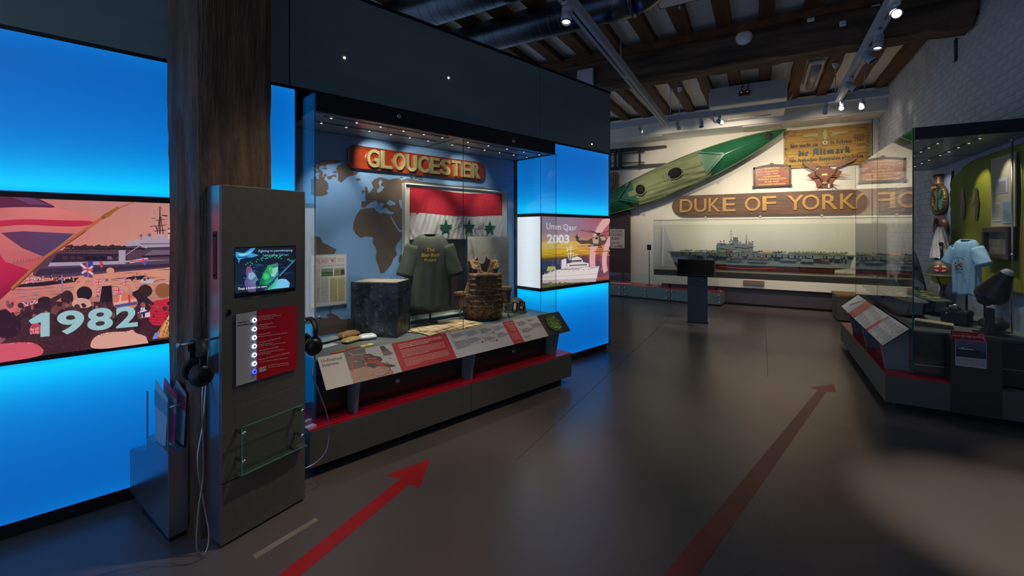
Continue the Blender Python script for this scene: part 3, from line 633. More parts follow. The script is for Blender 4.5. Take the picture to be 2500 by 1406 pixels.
def kiosk():
    K = T(KW, 1.10, 2.215, 0)    # local x 0...432 along the front (world +Y), y into the post, z up
    t = thing('audio_kiosk', 'tall bronze-grey audio kiosk with small screen and red information panel', 'kiosk', K)
    W, D = .433, .135
    box('lower_door', 'steel', t, 0, W, 0, .018, .012, .297, .002); box('upper_door', 'steel', t, 0, W, 0, .018, .303, 1.722, .002)
    MB().box(0, W, .021, D, .012, 1.722).build('cabinet', 'sheen', t, bevel=.002)
    sp = box('side_plate', 'dark', t, -.003, -.0005, .045, .075, 1.27, 1.5, .001)
    for z in (1.29, 1.48): MB().cyl((-.008, .06, z), (-.003, .06, z), .005).build('screw', 'black', sp)
    f = onplane(K, -.001); scr = box('screen', 'black', t, .058, .375, -.001, .01, 1.176, 1.423)
    a = Art(-.0015, zm(onplane(K, -.0015), 540, 580, 3.7), dl=.0001); r = random.Random(8)
    a.poly([(124, 97), (665, 82), (664, 448), (126, 505)], None, [S(8, 26, 46), S(6, 14, 30), S(6, 20, 44), S(10, 34, 62)])
    for _ in range(70):
        x = r.uniform(130, 560); y = r.uniform(235, 470); a.poly([(x, y), (x+r.uniform(20, 90), y-6), (x+r.uniform(20, 95), y+r.uniform(2, 14)), (x+4, y+r.uniform(3, 12))], r.choice([S(20, 50, 84), S(34, 70, 110), S(6, 14, 28), S(14, 36, 66)]))
    a.poly([(126, 128), (200, 140), (230, 120), (262, 97), (304, 92), (268, 140), (335, 158), (270, 180), (230, 178), (165, 196), (152, 232), (146, 196), (126, 172)], S(60, 150, 205)); a.poly([(140, 150), (230, 140), (280, 110), (250, 145), (180, 170)], S(120, 205, 240)); a.poly([(126, 170), (170, 172), (250, 165), (200, 185), (150, 182)], S(20, 80, 130))
    for _ in range(44): x = r.uniform(180, 650); y = 205-45*math.sin((x-330)/90)+r.uniform(-22, 22); a.ell(x, y, 6, 6, S(20, 130, 100), 8, S(50, 190, 140))
    a.poly([(215, 275), (240, 258), (265, 275), (268, 300), (300, 330), (322, 380), (300, 400), (300, 488), (235, 492), (200, 430), (198, 395), (222, 360), (210, 330)], None, [S(130, 70, 110)]*3+[S(110, 110, 150)]*2+[S(90, 120, 160)]*2+[S(90, 70, 120)]*6)
    a.poly([(238, 320), (280, 310), (300, 350), (255, 385), (228, 360)], S(120, 170, 190))
    a.poly([(330, 410), (362, 330), (410, 250), (500, 225), (505, 350), (440, 400), (400, 430), (330, 425)], None, [S(10, 80, 60), S(10, 120, 70), S(30, 150, 90), S(30, 110, 110), S(60, 140, 150), S(30, 190, 90), S(10, 120, 60), S(10, 60, 50)])
    a.ell(395, 350, 34, 36, S(30, 160, 90), 16, S(60, 220, 120)); a.poly([(420, 275), (450, 250), (500, 262), (500, 300), (470, 350), (445, 352), (430, 318)], S(130, 200, 190)); a.poly([(425, 262), (455, 236), (502, 238), (502, 262), (440, 280)], S(60, 120, 120)); a.poly([(425, 262), (450, 258), (448, 330), (430, 318)], S(60, 180, 70))
    a.poly([(380, 470), (430, 400), (500, 365), (575, 375), (606, 405), (600, 448)], S(110, 190, 225)); a.poly([(385, 472), (440, 395), (500, 380), (470, 440), (430, 468)], S(50, 190, 130))
    a.line([(390, 468), (430, 420), (660, 192)], [20, 26, 10], S(24, 70, 110)); a.line([(470, 390), (652, 205)], [6, 3], S(110, 170, 220)); a.poly([(500, 350), (620, 312), (630, 330), (560, 365), (500, 378)], S(12, 24, 48))
    a.text('Fighting to peacekeeping', 0, 0, 0, 0, S(150, 190, 225), 0, quad=((325, 138), (630, 128), (630, 102), (325, 110))); a.text('Tales from two Gulf wars', 0, 0, 0, 0, S(110, 165, 205), 0, quad=((362, 170), (594, 163), (594, 142), (362, 150))); a.text('Press a button to start', 0, 0, 0, 0, S(235, 240, 245), 0, quad=((142, 474), (400, 446), (400, 428), (142, 448)))
    a.build('display', 'screen', scr)
    MB().lathe([(.001, .006), (.010, .006), (.012, 0)], 20, Matrix.Translation((.030, 0, 1.115)) @ Matrix.Rotation(PI/2, 4, 'X'), 1, 1.5).build('keyhole', 'black', t)
    pn = MB().box(.058, .375, -.012, -.006, .752, 1.10).build('information_panel', 'dark', t)
    z = zm(onplane(K, -.0125), 540, 580, 3.7); a = Art(-.0125, z, dl=.0001); W1, R1 = S(190, 182, 176), S(196, 12, 34)
    x0, z0 = .058, .752
    b = Art(-.0122); b.rect(.058, .752, .157, 1.10, W1); b.rect(.157, .752, .375, 1.10, R1)
    a.text('Fighting to', 0, 0, 0, 0, S(50, 45, 45), .02, quad=((150, 778), (256, 765), (256, 745), (150, 762))); a.text('peacekeeping', 0, 0, 0, 0, S(50, 45, 45), .02, quad=((150, 806), (284, 786), (284, 764), (150, 786)))
    heads = [('Counting down to war', 340, 495, 722, 700), ('Thinking tactically', 340, 470, 800, 777), ('Raising morale', 340, 443, 886, 866), ('Creating a safe haven for the', 340, 540, 958, 912), ('Winning hearts and minds', 340, 520, 1032, 992), ('Dealing with trauma in post-conflict Iraq', 340, 617, 1112, 1046)]
    pk = S(240, 190, 185)
    for s_, xa, xb, ya, yb in heads: a.text(s_, 0, 0, 0, 0, S(245, 215, 210), .015, quad=((xa, ya), (xb, yb), (xb, yb-14), (xa, ya-14)))
    for ya, xb in ((734, 538), (750, 470), (812, 420), (828, 498), (900, 595), (972, 470), (986, 580), (1046, 565), (1060, 460), (1128, 600)):
        k = (xb-340); q = Art(0); q.words(0, k, 0, 8, pk, ya)
        a.tri([(340+p[0], ya-p[2]-p[0]*.15) for p in q.v], q.f, pk)
    for ya, xb in ((1160, 610), (1176, 612)):
        q = Art(0); q.words(0, xb-418, 0, 7, pk, ya); a.tri([(418+p[0], ya-p[2]-p[0]*.15) for p in q.v], q.f, pk)
    a.poly([(340, 1175), (405, 1160), (405, 1200), (340, 1217)], S(215, 205, 190)); a.line([(350, 1200), (365, 1180), (372, 1202)], 6, S(210, 190, 60)); a.line([(372, 1195), (392, 1170), (398, 1190)], 7, S(60, 110, 140))
    n0 = len(b.v); b.v += a.v; b.f += [tuple(i+n0 for i in f) for f in a.f]; b.c += a.c; b.build('print', 'art', pn)
    for i, y in enumerate((745, 825, 903, 981, 1060, 1138, 1210)):
        cx, cz = z(298, y); Rm = Matrix.Translation((cx, -.013, cz)) @ Matrix.Rotation(PI/2, 4, 'X')
        bt_ = MB().lathe([(.001, .004), (.0045, .004), (.005, .005)], 16, Rm).build('button', 'black', t)
        MB().lathe([(.005, .004), (.0065, .006), (.0105, .006), (.0115, 0)], 20, Rm).build('lit_ring', mat('ring%d' % i, S(200, 220, 255), .3, emit=S(30, 50, 255) if i == 6 else S(175, 205, 255), es=2.2), bt_, label='blue lit ring' if i == 6 else None)
    # recessed pocket: clear holder on four stand-offs
    box('pocket_rim', 'steel', t, .062, .375, -.002, .0, .343, .648, .001); box('pocket_shelf', 'steel', t, .062, .41, -.055, -.001, .322, .328, .001)
    MB().box(.058, .375, -.066, -.061, .335, .565).build('holder_front', 'glassg', t); e = MB()
    for a0, a1, c0, c1 in ((.058, .375, .563, .565), (.058, .375, .335, .337), (.058, .060, .335, .565), (.373, .375, .335, .565)): e.box(a0, a1, -.0665, -.0605, c0, c1)
    e.build('holder_edge', mat('green_edge', S(90, 150, 135), .2), t)
    MB().box(.062, .375, -.06, -.001, .328, .333).build('holder_base', 'glassg', t)
    for x in (.066, .370):
        for zz in (.40, .535): MB().tube([(x, -.001, zz), (x, -.055, zz), (x, -.057, zz), (x, -.075, zz)], [.008, .008, .0095, .0095], 14).build('stand_off', 'chrome', t)
    # headset pegs with headsets
    for x0, s_, lab, cab in ((0, -1, 'black headphones hanging from the left side of the audio kiosk', 1), (W, 1, 'black headphones hanging from the right side of the audio kiosk', 2)):
        zz = .985
        MB().tube([(x0, .07, zz), (x0+s_*.145, .07, zz)], .006, 12).cyl((x0+s_*.145, .07, zz), (x0+s_*.151, .07, zz), .012).build('headset_peg', 'chrome', t)
        at = K @ Matrix.Translation((x0+s_*.07, .07, zz)) @ Matrix.Rotation(-.18, 4, 'Z') @ Matrix.Scale(1.12, 4)
        h = headphones(None, s_, lab, at)
        hi = (K @ Matrix.Translation((x0+s_*.07, .07, zz))).inverted()
        L = lambda pts: [Matrix.Rotation(.18, 4, 'Z') @ Vector(p) for p in pts]
        if s_ < 0: c = [(0, -.05, -.15), (-.01, -.06, -.22), (-.005, -.055, -.40), (.0, -.045, -.55), (-.02, -.05, -.68), (-.03, -.06, -.82), (.0, -.06, -.86), (.02, -.05, -.80), (.015, -.02, -.68), (0, .0, -.5), (.03, .02, -.35), (.055, .045, -.16), (.068, .05, -.02)]
        else: c = [(.0, -.05, -.15), (-.02, -.06, -.26), (-.01, -.06, -.30), (.03, -.06, -.40), (.065, -.06, -.50), (.08, -.06, -.60), (.06, -.06, -.69), (.01, -.05, -.73), (-.055, -.03, -.74), (-.068, 0, -.74)]
        def cm(p):
            out = []
            for i in range(len(p)-1):
                p0, p1, p2, p3 = [Vector(p[max(0, min(len(p)-1, q))]) for q in (i-1, i, i+1, i+2)]
                for k in range(5):
                    u = k/5; out.append(.5*((2*p1)+(p2-p0)*u+(2*p0-5*p1+4*p2-p3)*u*u+(3*p1-p0-3*p2+p3)*u**3))
            return out+[Vector(p[-1])]
        MB().tube(L(cm(c)), .0035, 8).build('armoured_cable', 'chrome', h)
kiosk()
def brochures():
    # low steel rack whose long side runs from beside the post back to the lit wall
    P0 = Vector((-2.462, .985, 0)); P1 = Vector((-3.02, 1.03, 0)); d_ = P1-P0
    B = Matrix.Translation(P0) @ Matrix.Rotation(math.atan2(d_.y, d_.x), 4, 'Z')        # local x back to the wall, -y towards the post
    t = thing('brochure_rack', 'low grey steel brochure rack beside the timber post', 'rack', B)
    d = -.083
    MB().prism([(0, .03), (.56, .07), (.56, .30), (.30, .37), (.30, .44), (0, .44)], 0, d).build('body', 'sheen', t, bevel=.002)
    box('foot', 'black', t, .02, .4, d+.01, -.01, 0, .04)
    for x in (.0, .285):
        for y in (-.004, d): MB().box(x, x+.014, y, y+.004, .43, .675).build('upright', 'steel', t, bevel=.001)
    MB().cyl((.006, 0, .655), (.006, d, .655), .005).build('cross_bar', 'chrome', t)
    cols = [('pale leaflet with cut corner, nearest in the brochure rack', S(150, 175, 190), S(90, 130, 150)), ('red headed leaflet in the middle of the brochure rack', S(170, 30, 70), S(140, 140, 140)), ('grey leaflet with red corner at the back of the brochure rack', S(120, 150, 170), S(160, 40, 70))]
    for i, (lab, c1, c2) in enumerate(cols):
        y = -.014-.026*i; q = thing('leaflet', lab, 'leaflet', T(B, .15-.035*i, y, .442), 'leaflets in the floor rack')
        Rm = Matrix.Rotation(math.radians(1), 4, 'X'); h = .27+.012*i
        pts = [(-.07, .005), (.07, .005), (.09, h), (.08, h+.03), (-.085, h-.03), (-.09, h-.05)]
        MB().prism(pts, -.001, .001, R=Rm).build('page', mat('leaf%d' % i, c1, .3), q)
        MB().prism([(-.085, h-.12), (.085, h-.10), (.088, h-.02), (-.086, h-.05)], .0012, .0016, R=Rm).build('printed_band', mat('leafb%d' % i, c2, .3), q)
brochures()
# ================================================================ LEFT DISPLAY CASE
def ledrow(t, us, y, z, slot=None, n_off=0):
    for u in us:
        q = MB().lathe([(.001, -.004), (.010, -.004), (.013, -.007), (.015, 0), (.015, .004)], 16, Matrix.Translation((u, y, z))).build('downlight', 'chrome', t)
        MB().lathe([(.001, -.009), (.008, -.0085)], 12, Matrix.Translation((u, y, z))).build('lamp_face', 'lens', q)
def case_left():
    t = thing('display_case', 'large glass display case under the GLOUCESTER board, with red and grey plinth', 'display case', LW)
    u0, u1, yf, yb = 1.36, 3.69, -.30, .30; um = 2.534
    box('plinth', 'plinth', t, 1.27, 2.49, -.47, .32, .07, .292, .002); box('plinth', 'plinth', t, 2.494, 3.745, -.47, .32, .07, .292, .002)
    box('toe_kick', 'black', t, 1.33, 3.69, -.38, .32, 0, .07)
    box('plinth_top', 'redtop', t, 1.27, 3.745, -.468, .32, .292, .30)
    box('lower_cabinet', 'dark', t, u0+.01, u1-.01, yf+.012, yb, .30, .655)
    for a, b in ((u0+.02, um-.03), (um+.03, u1-.02)):
        d = box('lower_door', 'dark', t, a, b, yf+.002, yf+.012, .325, .61, .002)
        MB().lathe([(.001, .008), (.008, .008), (.01, .012), (.018, .010), (.020, 0)], 20, Matrix.Translation(((a+b)/2, yf+.002, .40)) @ Matrix.Rotation(PI/2, 4, 'X')).build('lock', 'chrome', d)
    box('cabinet_edge', 'chrome', t, u0, u1, yf-.004, yf+.004, .622, .628)
    box('deck', 'deck', t, u0+.005, u1-.005, yf+.008, yb-.01, .655, .67)
    bp = box('back_panel', mat('map_blue', S(112, 156, 205), .6), t, u0, u1, yb-.012, yb+.02, .655, 2.28)
    box('header', 'dark', t, u0, u1, yf-.006, yf+.03, 2.275, 2.40, .002); box('header_top', 'dark', t, u0+.09, u1, yf+.03, yb, 2.36, 2.40); box('side_header', 'dark', t, u1-.02, u1, yf, yb, 2.275, 2.40)
    cm_ = mat('case_ceiling', S(120, 130, 136), .3)
    for a, b in ((u0+.01, um-.008), (um+.008, u1-.03)):
        cp = box('case_ceiling', cm_, t, a, b, yf+.03, yb-.012, 2.283, 2.30)
        for y in (-.195, -.01): box('light_slot', 'black', cp, a+.08, b-.06, y-.012, y+.012, 2.279, 2.284)
    ledrow(t, [1.50, 1.68, 1.86, 2.05, 2.23, 2.405, 2.67, 2.90, 3.13, 3.35, 3.57], -.195, 2.281)
    ledrow(t, [1.50, 1.68, 1.86, 2.04, 2.21, 2.386, 2.636, 2.82, 3.01, 3.20, 3.39, 3.578], -.01, 2.281)
    hf = onplane(LW, yf-.006)
    for p in ((974, 284), (1254, 345)):
        x, z = hf(*p); MB().lathe([(.001, .006), (.006, .006), (.009, .01), (.016, .008), (.018, 0)], 20, Matrix.Translation((x, yf-.006, z)) @ Matrix.Rotation(PI/2, 4, 'X')).build('header_lock', 'chrome', t)
    # glazing
    zb, zt = .305, 2.285
    for nm, a in (('front_glass', (u0, um-.0015, yf-.01, yf-.002)), ('front_glass', (um+.0015, u1, yf-.01, yf-.002)), ('side_glass', (u0-.008, u0, yf-.01, yb)), ('side_glass', (u1, u1+.008, yf-.01, yb))):
        z1 = 2.40 if nm[0] == 's' and a[0] < 2 else zt
        MB().box(*a, zb, z1).build(nm, 'glass', t)
    for x, y in ((u0-.008, yf-.0105), (um-.0025, yf-.0105), (u1+.002, yf-.0105)): box('glass_edge', 'edge', t, x, x+.005, y, y+.002, zb, zt if x > 1.4 else 2.40)
    box('corner_post', 'dark', t, u1-.006, u1+.02, yb-.03, yb+.01, .66, 2.29)
    for u in (1.576, 2.53, 3.553): MB().prism([(-.42, .30), (yf-.011, .30), (yf-.011, .675), (-.34, .675), (-.47, .54)], u-.012, u+.012, 'x').build('bracket', 'graphite', t)
    # world map printed on the back panel
    y = yb-.0125; g = onplane(LW, y); A5 = zm(g, 740, 200, 3.124); A6 = zm(g, 740, 600, 3.124); sh = 400*3.124
    a = Art(y, A5, dl=.00003); cont = S(92, 82, 76); r = random.Random(4)
    def six(p): return [(x, q+sh) for x, q in p]
    a.poly([(435, 975), (470, 965), (545, 958), (560, 985), (590, 1005), (610, 995), (665, 1010), (672, 1040), (700, 1095), (735, 1145), (778, 1138), (768, 1165), (735, 1210), (712, 1245), (705, 1275), (716, 1320)]+six([(716, 60), (690, 95), (680, 130), (655, 165), (620, 205), (588, 210), (572, 150), (552, 95), (560, 40)])+[(555, 1270), (530, 1225), (535, 1185), (480, 1178), (440, 1190), (405, 1165), (380, 1125), (385, 1070), (405, 1015)], cont)
    a.poly([(768, 1302), (772, 1325), (755, 1370), (735, 1385), (725, 1365), (735, 1325)], cont)      # Madagascar
    a.poly([(665, 1010), (700, 1000), (760, 1020), (790, 1040), (812, 1068), (790, 1100), (742, 1130), (725, 1115), (690, 1055)], cont)
    a.poly([(442, 950), (445, 910), (480, 908), (470, 870), (500, 850), (520, 830), (535, 805), (520, 770), (545, 740), (590, 725), (660, 745), (700, 735), (740, 750), (800, 735), (900, 760), (1000, 770), (1130, 790), (1350, 800), (1560, 840), (1560, 1250), (1300, 1180), (1150, 1130), (1000, 1120), (930, 1080), (880, 1110), (850, 1075), (812, 1060), (770, 1030), (700, 1000), (655, 985), (640, 960), (600, 965), (620, 930), (590, 915), (575, 945), (550, 905), (530, 915), (510, 920), (480, 950), (460, 960)], cont)
    sea = S(112, 156, 205)
    a.poly([(635, 925), (660, 900), (700, 920), (705, 935), (665, 945)], sea); a.poly([(728, 900), (750, 900), (765, 960), (745, 965), (735, 930)], sea); a.poly([(588, 745), (605, 760), (590, 790), (620, 800), (600, 830), (572, 845), (560, 830), (585, 800), (575, 770)], sea); a.poly([(540, 915), (560, 905), (580, 945), (570, 960)], sea)
    a.poly([(262, 640), (300, 628), (360, 640), (420, 690), (410, 705), (350, 720), (330, 735), (290, 768), (265, 750), (268, 700), (250, 660)], cont); a.poly([(395, 740), (430, 735), (442, 748), (415, 758)], cont)
    a.poly([(470, 800), (488, 800), (500, 850), (475, 862), (470, 835)], cont); a.poly([(448, 828), (464, 826), (462, 846), (446, 848)], cont)
    a.poly([(108, 740), (150, 730), (190, 770), (192, 820), (175, 830), (195, 850), (150, 870), (100, 872), (60, 860), (60, 740)], cont)
    for _ in range(28):
        x, y_ = r.uniform(70, 235), r.uniform(600, 735); w_ = r.uniform(10, 32)
        a.poly([(x, y_), (x+w_, y_-6), (x+w_*1.2, y_+r.uniform(6, 18)), (x+w_*.4, y_+r.uniform(8, 24)), (x-4, y_+8)], cont)
    a.poly([(110, 610), (160, 596), (260, 596), (310, 602), (250, 622), (180, 630), (130, 640)], cont)
    a.poly(six([(105, -72), (130, -65), (150, -25), (200, 0), (255, 28), (245, 50), (225, 75), (60, 200), (60, -72)]), cont)
    a.poly(six([(60, 555), (180, 550), (200, 545), (260, 560), (330, 560), (400, 545), (470, 545), (600, 470), (720, 430), (860, 410), (1000, 400), (1130, 420), (1200, 440), (1500, 430), (1500, 620), (60, 690)]), cont)
    a.poly(six([(180, 525), (200, 515), (198, 490), (215, 465), (235, 460), (208, 490), (212, 510), (262, 535), (285, 560), (200, 560)]), cont)
    for _ in range(14): x, y_ = r.uniform(450, 700), r.uniform(690, 745); a.poly([(x+200, y_), (x+220, y_-5), (x+228, y_+8), (x+206, y_+9)], cont)
    # clip the print to its panel
    a.v = [(min(max(v[0], u0+.002), u1-.03), v[1], min(max(v[2], .672), 2.28)) for v in a.v]
    a.build('map_print', 'art', bp)
    return t
CL = case_left()
# lamps of the case, at the downlights
def lsp(u, y, au, ay, az, e, deg, bl=.5, col=NEUT): spot(LW @ Vector((u, y, 2.265)), LW @ Vector((au, ay, az)), e*2.6, deg, bl, col, .012, 'case_lamp')
def nameboard(nm, lab, mx, outline, th, mboard, txt, rect, edge=.0, lett='brass', raise_=.02, bold=.0, parts=None):
    t = thing(nm, lab, 'name board', mx)
    MB().prism(outline, -th, 0).build('board', mboard, t, bevel=.006)
    L = thing  # letters: each one a part
    x0, x1, z0, z1 = rect
    # lay the word out glyph by glyph
    W = {'I': .4, ' ': .55, 'M': 1.15, 'W': 1.2}
    adv = [W.get(c, 1) for c in txt]; tot = sum(adv); x = x0; k = (x1-x0)/tot
    for c, a in zip(txt, adv):
        if c != ' ':
            mb = MB(); letters3d(mb, c, x+k*.07*1, x+k*(a-.07*1), z0, z1, -th, -th-raise_, bold)
            mb.build('letter', lett, t, bevel=.0015)
        x += k*a
    return t
def gloucester():
    y = .23; g = onplane(LW, y); x0, z1 = g(850, 355); x1, z0 = g(1186, 445); x0 = 1.80; x1 = 3.22; z0, z1 = 2.015, 2.205
    c = .035; o = [(x0, z0+c), (x0+c*.6, z0+c*.5), (x0+c, z0), (x1-c, z0), (x1-c*.6, z0+c*.5), (x1, z0+c), (x1, z1-c), (x1-c*.6, z1-c*.5), (x1-c, z1), (x0+c, z1), (x0+c*.6, z1-c*.5), (x0, z1-c)]
    wood = woodmat('varnished_mahogany', S(146, 52, 16), S(104, 32, 9), 'x', 14, .22, .15, coat=.6)
    nameboard('name_board', 'varnished red wooden board with brass letters GLOUCESTER inside left case', T(LW, 0, y+.05, 0), o, .035, wood, 'GLOUCESTER', (1.94, 3.15, 2.034, 2.184), raise_=.03, bold=.022, lett='brass2')
gloucester()
lsp(1.86, -.19, 2.05, .25, 2.08, 4.5, 50, .6, WARM); lsp(2.05, -.19, 2.5, .25, 2.05, 4, 50, .6, WARM); lsp(2.67, -.19, 2.95, .25, 2.05, 3, 50, .6, WARM)
lsp(2.23, -.01, 2.4, .2, 1.75, 3, 60, .8, WARM)
lsp(1.75, -.26, 1.95, .1, 1.0, 5, 50, .8, NEUT); lsp(2.5, -.26, 2.45, 0, 1.2, 5, 45, .8, NEUT); lsp(2.9, -.26, 2.98, 0, 1.0, 6, 40, .8, WARM); lsp(1.6, -.05, 1.75, .29, 1.5, 4, 70, .9, NEUT); lsp(1.68, -.1, 1.7, 0, .67, 4, 50, .8); lsp(2.2, -.1, 2.3, -.1, .67, 6, 50, .7, WARM); lsp(2.05, -.1, 2.1, 0, 1.0, 4, 34, .8); lsp(2.9, -.1, 3.0, -.05, .9, 7, 40, .7, WARM); lsp(2.636, -.1, 2.65, .2, 1.3, 5, 50, .8); lsp(3.39, -.1, 3.5, 0, .7, 3, 40, .8); lsp(3.2, -.1, 3.3, .28, 1.5, 3, 50, .8)
def framed_flag():
    y = .24; t = thing('framed_flag', 'red and white striped flag with three green stars in perspex frame', 'flag', LW)
    g = zm(onplane(LW, y), 990, 440, 7.811); x0, x1, zb, zt = 2.30, 3.52, .70, 1.93
    box('backing', mat('flag_mount', S(205, 205, 195), .5), t, x0, x1, y+.02, y+.045, zb, zt, .002)
    e = MB()
    for b in ((x0, x0+.012, zb, zt), (x1-.012, x1, zb, zt), (x0+.012, x1-.012, zt-.012, zt), (x0+.012, x1-.012, zb, zb+.012)): e.box(b[0], b[1], y-.01, y+.02, b[2], b[3])
    e.build('perspex_rim', mat('perspex_edge', S(190, 215, 215), .2, coat=.5), t)
    def cl(nm, x0, x1, z0, z1, col, amp, rough=.8):
        rr = random.Random(3); ph = [rr.uniform(0, 6) for _ in range(6)]
        def fn(u, v):
            x = x0+(x1-x0)*u; z = z0+(z1-z0)*v+(.012*math.sin(u*7+1) if v > .9 else 0)
            d = amp*(abs(math.sin(u*38+3*v+ph[0]+2*math.sin(v*3+u*9)))**3+.6*abs(math.sin(u*67-5*v+ph[1]))**4)
            return (x, y+.015-d, z)
        return MB().grid(fn, 110, 14).build(nm, mat(nm, col, rough, 0, .05, 20), t)
    zr = [(g(a_, b_)[1]+g(c_, d_)[1])/2 for a_, b_, c_, d_ in ((220, 150, 1950, 292), (220, 650, 1950, 695), (220, 1112, 1900, 1118))]
    cl('red_stripe', x0+.06, x1-.05, zr[1], zr[0], S(168, 18, 44), .002)
    cl('white_stripe', x0+.06, x1-.05, zr[2], zr[1], S(196, 196, 196), .009, .45)
    cl('black_stripe', x0+.06, x1-.05, .74, zr[2], S(30, 28, 30), .004)
    gr = mat('flag_green', S(0, 84, 62), .7); ax = (x1-x0-.11)
    def star(cx, cz, R):
        p = [(cx+(R if k % 2 == 0 else R*.4)*math.sin(k*PI/5), cz+(R if k % 2 == 0 else R*.4)*math.cos(k*PI/5)) for k in range(10)]
        MB().prism(p, y-.002, y+.001).build('star', gr, t)
    for px, py in ((768, 900), (1212, 895), (1612, 915)):
        x, z = g(px, py); star(x, z, .082)
    s = Art(y-.002, g, dl=.00005); dk = S(20, 60, 50)
    for pts in ([(1060, 790), (1010, 850), (1000, 900), (955, 940), (895, 960)], [(1065, 850), (1058, 910)], [(1010, 905), (1035, 900), (1005, 860)], [(955, 940), (945, 905)], [(950, 970), (955, 978)], [(1490, 800), (1470, 935)], [(1460, 840), (1435, 930), (1400, 940)], [(1425, 850), (1400, 940), (1370, 930), (1345, 945), (1325, 930), (1345, 905), (1360, 930)], [(1390, 850), (1385, 930)], [(1405, 820), (1425, 822)]): s.line(pts, [4]+[11]*(len(pts)-2)+[5] if len(pts) > 2 else 8, dk)
    s.build('script_print', 'art', t)
framed_flag()
def chart():
    y = .10; t = thing('framed_chart', 'pale paper chart in clear frame standing behind the camouflage body armour', 'chart', LW)
    x0, z1 = onplane(LW, y)(1142, 578); x1, _ = onplane(LW, y)(1243, 590); z0 = .67
    MB().box(x0, x1, y+.004, y+.008, z0, z1).build('sheet', mat('chart_paper', S(190, 190, 185), .6, 0, .05, 9), t)
    MB().box(x0-.012, x1+.012, y-.004, y, z0, z1+.012).build('perspex_front', 'glass', t)
    box('perspex_edge', 'edge', t, x0-.014, x0-.010, y-.004, y+.008, z0, z1+.012)
    a = Art(y+.0035, dl=.00003); r = random.Random(9); w = x1-x0; h = z1-z0
    for _ in range(16):
        x, z = x0+r.uniform(.05, .95)*w, z0+r.uniform(.05, .95)*h; pts = [(x, z)]
        for _ in range(7): x += r.uniform(-.04, .04); z += r.uniform(-.05, .03); pts.append((min(max(x, x0+.01), x1-.01), min(max(z, z0+.01), z1-.01)))
        a.line(pts, .0022, r.choice([S(120, 100, 95), S(150, 110, 110), S(90, 110, 130)]))
    for k in range(1, 5): a.line([(x0+w*k/5, z0+.01), (x0+w*k/5, z1-.01)], .0015, S(140, 120, 120)); a.line([(x0+.01, z0+h*k/5), (x1-.01, z0+h*k/5)], .0015, S(130, 140, 120))
    a.line([(x0+.03, z1-.02), (x0+.1, z1-.25), (x0+.17, z1-.35), (x0+.16, z1-.6)], .012, S(140, 165, 185))
    a.build('chart_lines', 'art', t)
chart()
def newspaper():
    y = .27; t = thing('newspaper', 'newspaper page with red masthead THE SANDY TIMES on the map panel', 'newspaper', LW)
    g = zm(onplane(LW, y), 740, 600, 3.124); gg = zm(onplane(LW, y), 760, 640, 5.407)
    tl = g(70, 75); tr = g(328, 72); br = g(328, 440); bl = g(70, 462); x0, x1 = tl[0], tr[0]; z0, z1 = .98, 1.355
    z1 = (tl[1]+tr[1])/2; z0 = (bl[1]+br[1])/2
    MB().box(x0-.01, x1+.008, y+.004, y+.010, z0-.008, z1+.008).build('perspex_sheet', mat('perspex_back', S(170, 185, 195), .3), t)
    a = Art(y+.0035, dl=.00003); r = random.Random(2); w, h = x1-x0, z1-z0; R_ = lambda u0, v0, u1, v1, c, c2=None: a.rect(x0+w*u0, z0+h*v0, x0+w*u1, z0+h*v1, c, c2)
    R_(0, 0, 1, 1, S(205, 205, 200)); ink = S(110, 110, 108); red = S(170, 80, 84)
    a.text('THE SANDY TIMES', x0+w*.10, z0+h*.855, x0+w*.68, z0+h*.935, red, .01); R_(.08, .835, .7, .84, red); R_(.08, .945, .7, .95, red)
    a.words(x0+w*.74, x0+w*.94, z0+h*.92, .006, ink, 1); a.words(x0+w*.74, x0+w*.94, z0+h*.89, .006, ink, 2); a.words(x0+w*.74, x0+w*.94, z0+h*.86, .006, ink, 3)
    a.text('REALLY WAS A FAMOUS VICTORY', x0+w*.02, z0+h*.775, x0+w*.97, z0+h*.81, S(80, 90, 110), 0)
    R_(.26, .58, .60, .74, S(70, 110, 60), S(130, 150, 130)); R_(.26, .64, .60, .66, S(30, 70, 30)); R_(.64, .58, .96, .74, S(120, 120, 100), S(150, 165, 170)); R_(.66, .64, .80, .70, S(150, 120, 50)); R_(.84, .60, .95, .70, S(60, 70, 60))
    R_(.50, .06, .98, .55, S(206, 200, 150))
    for c, (u0, u1, vt) in enumerate(((.02, .24, .74), (.26, .47, .55), (.52, .73, .52), (.76, .96, .52))):
        v = vt
        while v > .05: a.words(x0+w*u0, x0+w*u1, z0+h*v, .0042, ink, int(v*999)+c); v -= .021
    R_(.14, .34, .3, .347, S(90, 140, 190)); a.build('print', 'art', t)
newspaper()
